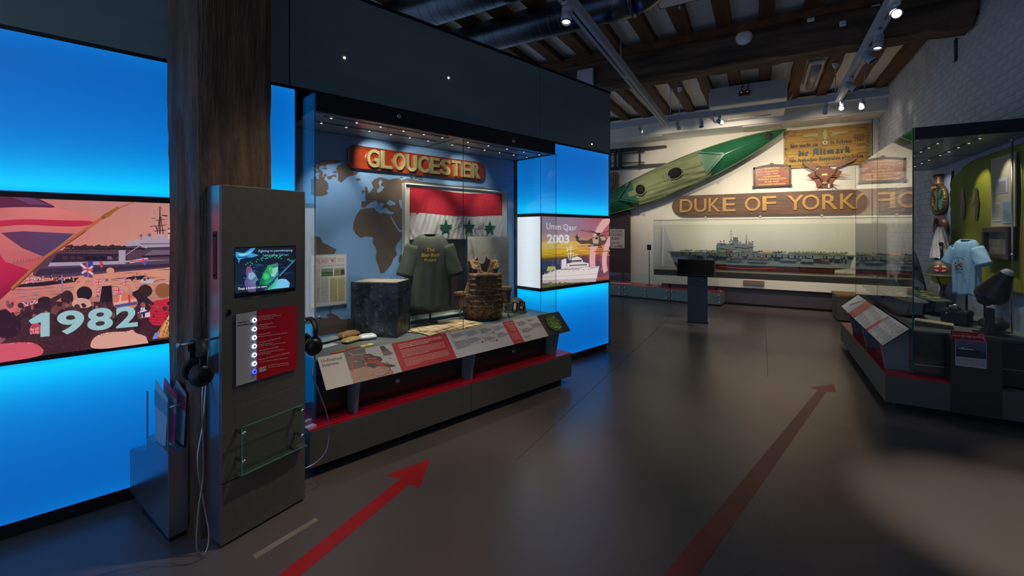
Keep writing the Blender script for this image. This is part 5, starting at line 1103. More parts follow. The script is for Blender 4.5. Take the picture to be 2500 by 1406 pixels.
def duke():
    g = zm(onplane(ROOM, FW-.08), 1480, 280, 3.289); x0, x1 = g(527, 720)[0], g(2098, 700)[0]; z0, z1 = 1.855, 2.335; r = (z1-z0)/2; cz = (z0+z1)/2
    o = [(x0+r-r*math.cos(a)*1.15, cz+r*math.sin(a)) for a in [PI/2-PI*k/16 for k in range(17)]]
    o = [(x0+r*1.15-r*1.15*math.cos(PI*k/16-PI/2), cz-r*math.sin(PI*k/16-PI/2)) for k in range(17)]+[(x1-r*1.15+r*1.15*math.cos(PI*k/16-PI/2), cz+r*math.sin(PI*k/16-PI/2)) for k in range(17)]
    t = thing('name_board', 'long dark wooden board with round ends and gold letters DUKE OF YORK', 'name board', T(ROOM, 0, FW-.03, 0))
    MB().prism(o, -.05, 0).build('board', woodmat('dark_teak', S(104, 70, 50), S(78, 52, 38), 'x', 9, .5, .3), t, bevel=.012)
    for c, a, b in (('D', 592, 695), ('U', 708, 806), ('K', 822, 918), ('E', 934, 1040), ('O', 1113, 1238), ('F', 1253, 1366), ('Y', 1450, 1588), ('O', 1573, 1712), ('R', 1732, 1858), ('K', 1876, 2006)):
        gx = lambda x: g(x, 720)[0]
        mb = MB(); letters3d(mb, c, gx(a), gx(b), 1.945, 2.255, -.05, -.075, .012); mb.build('letter', 'gilt', t, bevel=.004)
    for u in (.2, .5, .8): MB().box(x0+(x1-x0)*u-.02, x0+(x1-x0)*u+.02, -.02, 0, z0-.03, z0+.01).build('bracket', 'white', t)
duke()
def altmark():
    g = zm(onplane(ROOM, FW-.06), 1880, 280, 7.03); x0 = g(245, 600)[0]; x1 = g(1722, 500)[0]; z0 = 2.825; z1 = 3.62
    t = thing('painted_board', 'yellow planked board painted Altmark in black letter with leafy border', 'sign', T(ROOM, 0, FW-.03, 0))
    pl = woodmat('yellow_pine', S(186, 146, 60), S(164, 122, 46), 'x', 4, .6, .15); w = x1-x0; h = z1-z0
    zs = [0, .18, .36, .52, .68, .84, 1]
    for a_, b_ in zip(zs, zs[1:]): MB().box(x0, x1, -.028, 0, z0+h*a_+.0015, z0+h*b_-.0015).build('plank', pl, t, bevel=.002)
    a = Art(-.0285, dl=.00006); bk = S(34, 28, 18); gn = S(92, 84, 40); ol = S(120, 108, 56); br = S(140, 84, 36)
    P_ = lambda px, py: g(px, py)
    X = lambda u: x0+w*u
    Z = lambda v: z0+h*v
    for (u, v, a_, b_) in ((.10, .86, .05, .04), (.90, .90, .05, .022), (.88, .70, .06, .05), (.90, .48, .05, .028), (.91, .28, .05, .022), (.10, .64, .03, .02), (.09, .24, .035, .05)): a.poly([(X(u-a_), Z(v-b_)), (X(u+a_), Z(v-b_*.8)), (X(u+a_*.9), Z(v+b_)), (X(u-a_*1.05), Z(v+b_*.9))], br)
    r = random.Random(4)
    def leaf(x, z, q): an = r.uniform(0, PI); L = .017; a.poly([(x, z), (x+L*math.cos(an)+.004, z+L*math.sin(an)), (x+2*L*math.cos(an), z+2*L*math.sin(an)), (x+L*math.cos(an)-.004, z+L*math.sin(an)-.004)], r.choice([gn, S(70, 64, 30), ol]))
    for k in range(150):
        leaf(X(r.random()), Z(r.uniform(.0, .06)), 0); leaf(X(r.random()), Z(r.uniform(.93, .985)), 0)
    for k in range(90): leaf(X(r.uniform(0, .035)), Z(r.random()), 0); leaf(X(r.uniform(.955, .985)), Z(r.random()), 0)
    a.line([(X(.04), Z(.08)), (X(.955), Z(.08)), (X(.955), Z(.92)), (X(.04), Z(.92)), (X(.04), Z(.08))], .004, S(120, 104, 50))
    a.v = [(min(max(v[0], x0+.004), x1-.004), v[1], min(max(v[2], z0+.004), z1-.004)) for v in a.v]
    # eagle over a wreathed disc
    eg = S(172, 160, 96); cx = X(.49)
    for s in (-1, 1):
        a.poly([(cx+s*w*.08, Z(.86)), (cx+s*w*.27, Z(.845)), (cx+s*w*.25, Z(.79)), (cx+s*w*.09, Z(.765))], eg)
        for v in (.845, .825, .805, .785): a.line([(cx+s*w*.09, Z(v)), (cx+s*w*(.265-.3*(.845-v)), Z(v-.004))], .003, ol)
        for k in range(9): an = PI*(.1+.08*k); a.line([(cx+s*w*.03, Z(.84)), (cx+s*(w*.03+w*.085*math.sin(an*.8+.3)), Z(.84-.14*abs(math.cos(an*.5))-.002*k))], .006, eg if k % 2 else ol)
    a.poly([(cx-.035, Z(.87)), (cx+.035, Z(.87)), (cx+.03, Z(.74)), (cx+.012, Z(.67)), (cx-.012, Z(.67)), (cx-.03, Z(.74))], eg); a.ell(cx+.003, Z(.895), .02, .026, eg, 12); a.line([(cx-.012, Z(.9)), (cx-.03, Z(.895))], .008, ol)
    a.ell(cx, Z(.60), .058, .052, S(110, 100, 54), 24); a.ell(cx, Z(.60), .045, .040, S(204, 170, 84), 24); a.ell(cx, Z(.60), .038, .033, S(190, 176, 110), 24)
    a.poly([(cx-.022, Z(.60)), (cx, Z(.60)+.022), (cx+.022, Z(.60)), (cx, Z(.60)-.022)], S(60, 54, 34))
    blackletter(a, 'Hier wurde am', X(.075), X(.41), Z(.535), .052, bk); blackletter(a, '16.', X(.55), X(.615), Z(.55), .052, bk); blackletter(a, 'Februar', X(.62), X(.80), Z(.55), .052, bk); blackletter(a, '1940', X(.82), X(.93), Z(.565), .055, bk, (.12, .06))
    blackletter(a, 'die', X(.17), X(.30), Z(.30), .085, bk, (.24, .12)); blackletter(a, 'Altmark', X(.34), X(.78), Z(.31), .085, bk, (.24, .12))
    blackletter(a, 'von britischen Seepiraten überfallen', X(.07), X(.92), Z(.155), .05, bk)
    a.build('painting', 'art', t)
altmark()
def sandown():
    g = zm(onplane(ROOM, FW-.06), 1480, 280, 3.289); x0, x1 = g(1183, 480)[0], g(1482, 480)[0]; z0, z1 = 2.455, 2.945; w, h = x1-x0, z1-z0
    t = thing('honours_plaque', 'small orange wooden honours plaque headed SANDOWN in black frame', 'plaque', T(ROOM, 0, FW-.02, 0))
    cx = (x0+x1)/2
    arc = [(x0+w*k/12, z0+h*(.86+.10*math.sin(PI*k/12))) for k in range(13)]
    MB().prism([(x0+.02, z0+.02), (x1-.02, z0+.02)]+[(p[0], p[1]-.02) for p in arc[::-1]], -.03, 0).build('board', woodmat('orange_oak', S(150, 72, 20), S(128, 56, 12), 'x', 8, .3, .1, .4), t)
    fm = mat('ebonised_frame', S(34, 24, 22), .4); top = MB()
    for p, q in zip(arc, arc[1:]): top.prism([(p[0], p[1]-.03), (q[0], q[1]-.03), (q[0], q[1]+.012), (p[0], p[1]+.012)], -.045, 0)
    top.prism([(cx-.05, z0+h*.93), (cx+.05, z0+h*.93), (cx+.035, z0+h*1.02), (cx, z0+h*1.05), (cx-.035, z0+h*1.02)], -.05, -.005).build('frame_top', fm, t)
    for b in ((x0-.005, x0+.03, z0, z1-.05), (x1-.03, x1+.005, z0, z1-.05), (x0, x1, z0-.005, z0+.035)): MB().box(b[0], b[1], -.045, 0, b[2], b[3]).build('frame_bar', fm, t, bevel=.004)
    for x in (x0, x1): MB().box(x-.022, x+.022, -.052, 0, z0-.015, z0+.035).build('corner_block', fm, t, bevel=.005)
    a = Art(-.0305, dl=.00005); c = S(232, 186, 120)
    for i, (s_, u) in enumerate((('"SANDOWN"', .42), ('WAR SERVICE', .36), ('1939 - 1945', .32), ('MINESWEEPER', .46), ('DUNKIRK EVACUATION', .74), ('FLAK SHIP', .38), ('NORMANDY INVASION', .72))):
        z = z0+h*(.80-i*.115); a.text(s_, cx-w*u/2, z-.012, cx+w*u/2, z+(.026 if i == 0 else .016), c, .02)
    a.build('print', 'art', t)
sandown()
def antlers():
    g = zm(onplane(ROOM, FW-.12), 1880, 280, 7.03); cx, cz = g(945, 1060)
    t = thing('antler_mount', 'pair of palmate antlers with skull cap on red wooden shield', 'antlers', T(ROOM, cx, FW-.01, cz))
    k = .00131  # metres per drawing unit
    q = lambda x, y: ((x-945)*k, -(y-1060)*k)
    MB().prism([q(*p) for p in ((900, 900), (945, 888), (1000, 900), (1040, 940), (1165, 985), (1120, 1060), (1060, 1130), (1030, 1230), (850, 1225), (830, 1130), (770, 1070), (725, 1010), (820, 970))][::-1], -.03, 0).build('shield', woodmat('red_shield', S(134, 58, 38), S(112, 44, 30), 'x', 7, .5, .2), t, bevel=.008)
    MB().ell((0, -.05, q(945, 1155)[1]), (.055, .03, .035), 14, 8).build('skull_cap', mat('bone', S(176, 140, 96), .6, 0, .12, 20), t)
    box('brass_plate', 'brass', t, -.045, .045, -.034, -.03, q(0, 1035)[1], q(0, 1010)[1]); box('hanging_tag', 'white', t, .055, .08, -.05, -.048, q(0, 1235)[1], q(0, 1175)[1])
    am = mat('antler', S(134, 96, 62), .6, 0, .2, 12)
    for s, P in ((-1, [(915, 1135), (885, 1060), (838, 1020), (835, 970), (790, 905)]), (1, [(985, 1130), (1010, 1060), (1055, 1010), (1085, 950), (1140, 880)])):
        pts = [(q(*p)[0], -.05-.02*i, q(*p)[1]) for i, p in enumerate(P)]
        o = MB().tube(pts, [.020, .018, .016, .015, .018], 8).build('antler_beam', am, t)
        palm = [(800, 960), (840, 900), (862, 850), (790, 850), (760, 812), (740, 850), (700, 820), (655, 800), (668, 850), (690, 880), (730, 915)] if s < 0 else [(1085, 940), (1110, 870), (1170, 800), (1225, 790), (1250, 812), (1330, 800), (1300, 850), (1230, 880), (1170, 905)]
        MB().prism([q(*p) for p in palm], -.15, -.135).build('antler_palm', am, t, bevel=.005)
        for (a_, b_) in (((885, 1060), (700, 1065)), ((870, 1030), (690, 1050)), ((905, 1190), (800, 1250))) if s < 0 else (((1010, 1060), (1270, 1075)), ((1030, 1035), (1240, 1050)), ((1030, 1180), (1130, 1225)), ((1040, 1200), (1060, 1240))):
            p0, p1 = q(*a_), q(*b_); MB().tube([(p0[0], -.07, p0[1]), ((p0[0]+p1[0])/2, -.13, (p0[1]+p1[1])/2-.004), (p1[0], -.17, p1[1]+.01)], [.012, .009, .002], 6).build('tine', am, t)
antlers()
def kayak():
    g = onplane(ROOM, FW-.36); p0 = Vector(g(1921, 313)); p1 = Vector(g(1405, 533)); L = (p0-p1).length; an = math.atan2(p0.y-p1.y, p0.x-p1.x); c = (p0+p1)/2
    F = T(ROOM, c.x, FW-.22, c.y) @ Matrix.Rotation(-an, 4, 'Y')
    t = thing('folding_kayak', 'long green two seat folding kayak hung diagonally on the far wall', 'kayak', F)
    gm = mat('green_hull', S(34, 98, 66), .3, 0, .12, 2.2, .05, 12, coat=.3); cv = mat('olive_canvas', S(128, 138, 96), .8, 0, .08, 5, .3, 20); W = .355
    hw = lambda s: W*max(0, 1-abs(2*s-1)**2.1)**.85
    def deck(u, v):
        s = u; h = hw(s); q = v*2-1; return ((s-.5)*L, -.07-.16*(1-q*q)*min(1, h/W*1.3)-.02*max(0, 1-abs(q)*9)*1, q*h)
    def back(u, v):
        s = u; h = hw(s); q = v*2-1; return ((s-.5)*L, -.07+.06*(1-abs(q)**4)*(h/W), q*h)
    MB().grid(deck, 80, 20).grid(back, 80, 12).build('hull', gm, t)
    for sgn in (-1, 1): MB().tube([((s-.5)*L, -.078, sgn*hw(s)) for s in [k/60 for k in range(61)]], .009, 6).build('gunwale', mat('gunwale%d' % sgn, S(120, 130, 90), .6), t)
    s0, s1 = .30, .665
    def cover(u, v):
        s = s0+(s1-s0)*u+.012*math.sin(v*9)*(u > .5); h = hw(s)*(.99 if v < .5 else .97); q = (v*2-1)*.99; w_ = .013*math.sin(v*24+u*6+2.5*math.sin(u*7+v*2))*(.25+u)+.006*math.sin(v*47+u*9)
        return ((s-.5)*L, -.085-.165*(1-q*q)-w_-.012, q*h*1.0)
    MB().grid(cover, 70, 44).build('spray_deck', cv, t, solid=.004)
    for s in (.2, .5, .8): MB().box((s-.5)*L-.02, (s-.5)*L+.02, -.06, .205, -.03, .03).build('wall_bracket', 'dark', t)
    def hole(s, q, rx, rz, nm):
        y = -.085-.165*(1-q*q)-.02; h = hw(s); R = Matrix.Translation(((s-.5)*L, y-.012, q*h)) @ Matrix.Rotation(PI/2, 4, 'X')
        MB().lathe([(.001, .004), (1.0, .004), (1.0, -.02)], 28, R @ Matrix.Diagonal((rx, rz, 1, 1))).build(nm, mat('cockpit_dark', S(22, 22, 20), .9), t)
        MB().tube([((s-.5)*L+rx*1.03*math.cos(a), y-.012, q*h+rz*1.03*math.sin(a)) for a in [2*PI*k/28 for k in range(29)]], .011, 6, cap=False).build('cockpit_rim', cv, t)
    hole(.365, .0, .115, .125, 'cockpit'); hole(.535, .10, .16, .125, 'cockpit')
    MB().box((.51-.5)*L-.02, (.51-.5)*L-.005, -.29, -.24, -.10, .04).build('cockpit_batten', gm, t)
    for s_a, s_b, dr in ((.285, .335, -1), (.715, .655, 1)):
        xa, xb = (s_a-.5)*L, (s_b-.5)*L; d = (xa-xb); tip = xa+(-.14 if dr < 0 else .14)
        for sg in (-1, 1):
            MB().prism([(tip, 0), (tip, .0), (xb, sg*.26), (xb-dr*.02, sg*.29), (tip+dr*.05, sg*.02)][1:], -.29, -.20).build('splash_board', gm, t)
        MB().prism([(tip+dr*-.02, 0), (xb, .24), (xb, -.24)], -.255, -.20).build('breakwater_deck', gm, t)
    R = Matrix.Translation(((.93-.5)*L, -.165, .0)) @ Matrix.Rotation(PI/2, 4, 'X'); MB().lathe([(.001, .004), (.062, .003), (.068, -.01)], 20, R).build('hatch', mat('rust_hatch', S(58, 40, 30), .8), t)
    for s in (.31, .45, .6, .66, .70):
        for sg in (-1, 1): MB().ell(((s-.5)*L, -.10, sg*hw(s)*.97), (.014, .01, .014), 8, 6).build('stud', 'chrome', t)
kayak()
def sledge():
    g = zm(onplane(ROOM, FW-.12), 1480, 300, 5.857); t = thing('sledge', 'black wooden sledge hung high on the wall left of the kayak', 'sledge', T(ROOM, 0, FW-.04, 0))
    dk = mat('charred_wood', S(40, 34, 30), .5, 0, .2, 8)
    def bar(nm, pts, w_, d=.05, y=-.06):
        q = [g(*p) for p in pts]; mb = MB()
        for (a, b, wa, wb) in zip(q, q[1:], w_, w_[1:]): mb.prism([(a[0], a[1]-wa/2), (b[0], b[1]-wb/2), (b[0], b[1]+wb/2), (a[0], a[1]+wa/2)], y-d, y)
        return mb.build(nm, dk, t)
    bar('runner', [(-160, 425), (300, 385), (600, 365), (855, 335)], [.10, .09, .08, .05]); bar('runner', [(-160, 680), (300, 640), (500, 620), (855, 588)], [.08, .06, .075, .04])
    for x, a, b, w_ in ((60, 400, 670, 20), (135, 390, 665, 30), (205, 380, 665, 50), (485, 360, 650, 24), (-60, 410, 680, 30)):
        p = g(x-w_/2, (a+b)/2)[0], g(x+w_/2, (a+b)/2)[0]; MB().box(p[0], p[1], -.14, -.09, g(x, b)[1], g(x, a)[1]).build('cross_piece', dk, t)
    for y in (455, 575): a, b = g(50, y+10), g(552, y-10 if y > 500 else y-40); MB().cyl((a[0], -.13, a[1]), (b[0], -.13, b[1]), .012).build('rail', dk, t)
sledge()
def shield_relic():
    g = zm(onplane(ROOM, FW-.06), 1480, 300, 5.857); t = thing('mounted_relic', 'orange wooden shield carrying a jagged piece of grey metal', 'shield', T(ROOM, 0, FW-.02, 0))
    P_ = [g(*p) for p in ((-120, 745), (45, 712), (125, 705), (172, 742), (158, 770), (155, 930), (120, 1000), (40, 1050), (-60, 1070), (-140, 1000))]
    MB().prism(P_, -.04, 0).build('board', woodmat('orange_shield', S(196, 116, 60), S(170, 92, 44), 'z', 6, .5, .2), t, bevel=.006)
    MB().prism([g(*p) for p in ((-100, 760), (60, 735), (130, 740), (138, 860), (118, 890), (122, 910), (92, 930), (98, 950), (66, 975), (40, 985), (-80, 990))], -.055, -.041).build('metal_fragment', mat('rusted_plate', S(112, 98, 84), .5, .6, .25, 12), t)
shield_relic()
def door_board():
    g = onplane(ROOM, FW-.1); x1 = g(1538, 600)[0]; t = thing('steel_door', 'tall dark brown steel door leaf standing against the far wall', 'door leaf', T(ROOM, 0, FW-.1, 0))
    box('leaf', mat('brown_steel', S(70, 48, 40), .4, .3, .15, 2), t, x1-.9, x1, 0, .05, .27, 2.02, .004)
    a = g(1525, 590); n = box('notice', mat('notice_cream', S(196, 188, 168), .5), t, a[0]-.62, a[0], -.004, .0, g(1525, 606)[1], g(1525, 559)[1], .001)
    z0, z1 = g(1525, 606)[1], g(1525, 559)[1]; c = Art(-.0045); rd = S(150, 44, 40); zz = zm(g, 1480, 540, 5.02); X = lambda p: zz(p, 200)[0]; Z = lambda q: zz(120, q)[1]
    for s_, u0, u1, q0, q1 in (('DOORS', 68, 200, 134, 112), ('CLOSED', 60, 202, 181, 148), ('SILENT', 60, 172, 228, 196), ('AND IN', 55, 168, 277, 256), ('NT', 42, 80, 324, 290), ('OF', 93, 124, 322, 304), ('FIRE', 134, 204, 324, 290)): c.text(s_, X(u0), Z(q0), X(u1), Z(q1), rd, .02)
    c.text('ALL', X(-30), Z(134), X(20), Z(112), rd, .02); c.text('BE', X(-20), Z(181), X(35), Z(148), rd, .02); c.text('EVE', X(-40), Z(324), X(40), Z(290), rd, .02)
    c.build('print', 'art', n)
    for z in (.5, 1.1): MB().cyl((x1-.02, -.006, z), (x1-.02, 0, z), .012).build('bolt', 'dark', t)
door_board()
# ---- model case ------------------------------------------------------
MX0, MX1, MY0, MY1 = -2.073, 1.90, 9.90, 10.76
def model_case():
    t = thing('model_case', 'long low glass case on white plinth holding the grey carrier model', 'display case', T(ROOM, 0, 0, 0))
    ol = mat('olive_black', S(52, 54, 48), .35)
    box('base_box', ol, t, MX0, MX1, MY0, MY1, .545, .665, .003); box('base_deck', mat('case_floor', S(150, 144, 128), .5), t, MX0+.02, MX1-.02, MY0+.02, MY1-.02, .665, .672)
    box('plinth_band', 'cream', t, MX0-.01, MX1+.03, MY0-.01, FW, .37, .545, .002); box('lower_panel', mat('dark_panel', S(70, 66, 74), .35), t, -.80, MX1+.03, MY0+.05, MY0+.08, .05, .37); box('toe_kick', 'black', t, -.75, MX1+.03, MY0+.09, MY0+.12, 0, .05)
    for nm, b in (('front_glass', (MX0, MX1, MY0, MY0+.008)), ('back_glass', (MX0, MX1, MY1-.008, MY1)), ('end_glass', (MX0, MX0+.008, MY0+.008, MY1-.008)), ('end_glass', (MX1-.008, MX1, MY0+.008, MY1-.008))): MB().box(*b, .667, 1.745).build(nm, 'glass', t)
    MB().box(MX0, MX1, MY0, MY1, 1.745, 1.753).build('top_glass', 'glass', t)
    e = mat('green_glass_rim', S(60, 100, 84), .2)
    for b in ((MX0, MX1, MY0-.001, MY0+.003, 1.745, 1.754), (MX0-.001, MX0+.003, MY0-.001, MY0+.003, .667, 1.75), (MX0-.001, MX0+.002, MY1-.003, MY1, .667, 1.75), (MX0-.001, MX0+.003, MY0, MY1, 1.746, 1.754)): MB().box(*b).build('glass_edge', e, t)
    g = onplane(ROOM, MY0-.02); x0, z1 = g(1815, 684); x1, z0 = g(1866, 697)
    box('label_holder', mat('holder_grey', S(120, 112, 100), .4), t, x0, x1, MY0-.05, MY0-.01, z0, z1, .002); box('label_holder_top', mat('holder_pink', S(190, 110, 96), .5), t, x0, x1, MY0-.05, MY0-.01, z1, z1+.006)
model_case()
def ship(mx, Ls, lab, cols, planes, name='model_ship', detail=True):
    """straight-deck carrier: bow at x=0, stern at x=Ls, near side -y"""
    t = thing(name, lab, 'ship model', mx); k = Ls/3.3; cg, cr_, cb, cd_ = cols
    def hb(s, z):      # half beam
        f = min(1, (s/.22))**.7 if s < .22 else (1 if s < .82 else 1-.55*((s-.82)/.18)**2)
        lo = min(1, max(0, z/.10))**.5
        return .165*k*f*(.35+.65*lo)*(1+.25*max(0, z-.2)*(1 if s < .15 else 0))
    def loft(z0, z1, nz, nm, m):
        def fn(sg):
            def q(u, v):
                z = z0+(z1-z0)*v; b0 = .085-.30*max(0, z-.12)*.42 if z > .0 else .085
                b0 = .075+.0*z-(z-.1)*.22; e0 = .965+(z-.1)*.10 if z > .10 else .90
                s = b0*.55+u*(e0-b0*.55)
                return (s*Ls, sg*hb(max(.001, (s-b0*.55)/(1-.0)), z), z*k)
            return q
        return MB().grid(fn(-1), 60, nz).grid(fn(1), 60, nz).build(nm, m, t)
    loft(0, .085, 5, 'hull_bottom', cr_); loft(.085, .115, 1, 'boot_topping', cb); loft(.115, .33, 6, 'hull_side', cg)
    MB().prism([(.965*Ls, .115*k), (.985*Ls, .33*k), (.97*Ls, .33*k), (.95*Ls, .115*k)], -.09*k, .09*k).build('transom', cg, t)
    dz = .335*k
    pts = []
    outl = [(0, 0), (.01, .09), (.05, .13), (.18, .17), (.30, .19), (.62, .215), (.85, .21), (.97, .17), (1.0, .13)]
    dk_ = [(a*Ls, -b*k) for a, b in outl]+[(a*Ls, b*k) for a, b in outl[::-1]]
    MB().prism(dk_, dz, dz+.018*k, 'z').build('flight_deck', cd_, t)
    if not detail: return t
    # gallery deck, sponsons, openings
    r = random.Random(2); mb = MB()
    for i in range(52):
        x = (.12+.84*i/52)*Ls; mb.box(x, x+r.uniform(.01, .035)*Ls*.6, -.215*k-r.uniform(0, .02)*k, -.15*k, dz-r.uniform(.03, .06)*k, dz-.004)
    o = mb.build('gallery_blocks', cg, t); o['kind'] = 'stuff'
    for (s0, s1, z0, z1) in ((.36, .43, .20, .26), (.48, .57, .19, .26), (.64, .72, .23, .28), (.74, .80, .22, .28)): MB().box(s0*Ls, s1*Ls, -.205*k, -.15*k, z0*k, z1*k).build('sponson', cg, t)
    dkm = mat('ship_shadow', S(24, 26, 26), .8)
    for (s0, s1, z0, z1) in ((.19, .205, .235, .255), (.215, .228, .235, .255), (.29, .31, .235, .25), (.61, .655, .27, .295), (.68, .72, .27, .295)): MB().box(s0*Ls, s1*Ls, -.212*k, -.15*k, z0*k, z1*k).build('hull_opening', dkm, t)
    rm = mat('life_raft', S(176, 142, 104), .7)
    proto = None
    for (s0, n) in ((.385, 9), (.475, 14), (.83, 6)):
        for i in range(n):
            if proto is None:
                proto = MB().lathe([(.010*k, 0), (.016*k, .003*k), (.016*k, .008*k), (.010*k, .012*k)], 10, Matrix.Rotation(PI/2, 4, 'X')).build('life_raft', rm, t); q = proto
            else: q = proto.copy(); C.objects.link(q); q.parent = t
            q.location = ((s0)*Ls+i*.026*k*1.0, -.219*k if s0 < .8 else -.20*k, .255*k)
    MB().tube([((.32+.3*i/10)*Ls, -.155*k, (.075-.03*math.sin(PI*i/10))*k) for i in range(11)], .006*k, 6).build('bilge_keel', mat('bright_red', S(214, 70, 52), .5), t)
    # island, amidships on the far side
    iz = dz+.018*k; isl = MB(); KI = 1.45; iy0, iy1 = .03*k, .15*k
    for s0, s1, z0, z1, w_ in ((.295, .50, 0, .11, 0), (.30, .345, .11, .135, .01), (.345, .385, .10, .125, .01), (.385, .42, .11, .175, .005), (.42, .47, .10, .13, .012), (.475, .50, .10, .14, .01)):
        MB().box(s0*Ls, s1*Ls, iy0+w_, iy1-w_, iz+z0*k*KI, iz+z1*k*KI).build('island_block', cg, t, bevel=.003)
    for (s0, z0, w_) in ((.30, .06, .05), (.34, .045, .03), (.40, .08, .04), (.44, .07, .04), (.485, .085, .03), (.32, .115, .03), (.375, .125, .02)): MB().box((s0)*Ls, (s0+w_)*Ls, iy0-.018*k, iy0+.01, iz+z0*k*KI, iz+(z0*KI+.012)*k).build('island_platform', cg, t)
    MB().lathe([(.04*k, 0), (.04*k, .06*k), (.044*k, .065*k), (.044*k, .075*k), (.036*k, .078*k)], 20, Matrix.Translation((.403*Ls, .09*k, iz+.24*k)), 1.1, .8).build('funnel', cg, t)
    for s0, h in ((.318, .05), (.338, .06), (.37, .045), (.43, .03), (.478, .04), (.497, .05)):
        MB().cyl((s0*Ls, .08*k, iz+.15*k), (s0*Ls, .08*k, iz+(.17+h)*k), .004*k, n=6).ell((s0*Ls, .08*k, iz+(.18+h)*k), (.018*k, .018*k, .014*k), 8, 6).build('director', cg, t)
    for s0, h, b in ((.378, .48, .16), (.463, .38, .15)):
        m_ = MB().cyl((s0*Ls, .09*k, iz+b*k), (s0*Ls, .09*k, iz+h*k), .005*k, .0025*k, 6)
        for zz, w_ in ((.5, .05), (.68, .03), (.85, .02)): z_ = iz+(b+(h-b)*zz)*k; m_.cyl((s0*Ls-w_*k, .09*k, z_), (s0*Ls+w_*k, .09*k, z_), .0022*k, n=5)
        for dx in (-.03, .03): m_.cyl((s0*Ls+dx*k, .07*k, iz+b*k), (s0*Ls, .09*k, iz+(b+(h-b)*.45)*k), .003*k, n=5)
        m_.build('mast', dkm, t)
    if True:
        a = MB().prism([(.39*Ls-.0*k, iz+.27*k), (.39*Ls+.022*k, iz+.268*k), (.39*Ls+.022*k, iz+.255*k)], .09*k, .093*k).build('ensign', dkm, t)
    # aircraft ranged on deck
    def plane(c):
        return MB().tube([(-.045*k, 0, .012*k), (-.02*k, 0, .016*k), (.02*k, 0, .013*k), (.05*k, 0, .010*k)], [.005*k, .009*k, .007*k, .002*k], 6).box(-.022*k, .0, -.055*k, .055*k, .012*k, .015*k).box(.038*k, .05*k, -.018*k, .018*k, .011*k, .013*k).box(.038*k, .05*k, -.001*k, .001*k, .012*k, .028*k).build('aircraft', c, t)
    protos = {}
    for s0, y, rot, key in planes:
        if key not in protos: o = protos[key] = plane(PC[key])
        else: o = protos[key].copy(); C.objects.link(o); o.parent = t
        o.location = (s0*Ls, y*k, iz+.004*k); o.scale = (1.5, 1.5, 1.6); o.rotation_euler = (0, -.12, rot)
    return t
PC = {'g': mat('aircraft_green', S(112, 128, 84), .6), 'y': mat('crane_yellow', S(214, 160, 36), .5), 'b': mat('aircraft_navy', S(34, 44, 66), .5), 'c': mat('aircraft_cream', S(176, 176, 120), .6), 'r': mat('aircraft_red', S(150, 60, 44), .6)}
rr = random.Random(12); PLN = [(.10, -.05, .3, 'c'), (.13, .03, .2, 'g'), (.19, -.06, -.3, 'c'), (.22, .0, .4, 'g'), (.26, -.05, .5, 'g'), (.285, .0, -.4, 'g'), (.33, -.10, .2, 'c'), (.37, -.12, .3, 'r'), (.40, -.08, .3, 'c'), (.43, -.13, .3, 'g'), (.46, -.10, .1, 'r'), (.515, -.05, .2, 'b'), (.53, .03, .4, 'b'), (.57, .0, .2, 'y'), (.59, -.04, .5, 'y'), (.615, .02, .3, 'b'), (.63, -.05, .2, 'b'), (.65, .02, .2, 'g')]+[(.70+.018*i, rr.uniform(-.13, .13), .5+rr.uniform(-.2, .2), 'g') for i in range(15)]+[(.72+.02*i, rr.uniform(-.13, .13), .5, 'g') for i in range(12)]
gs = onplane(ROOM, 10.25)
SX0, SX1 = gs(1629, 615)[0], gs(2091, 630)[0]
hullc = (mat('navy_grey', S(122, 132, 130), .45, 0, .05, 6), mat('antifouling_red', S(120, 34, 28), .4), mat('boot_black', S(22, 24, 28), .35), mat('deck_grey', S(108, 116, 104), .6))
ship(T(ROOM, SX0, 10.3, .69), SX1-SX0, 'long grey aircraft carrier model with red hull bottom in far case', hullc, PLN)
st = thing('ship_cradle', 'white block cradle under the stern of the carrier model', 'cradle', T(ROOM, SX0+(SX1-SX0)*.86, 10.3, .672)); box('block', 'white', st, -.10, .10, -.03, .03, 0, .018, .002); box('lip', 'white', st, -.10, .10, -.04, -.03, 0, .03, .002)
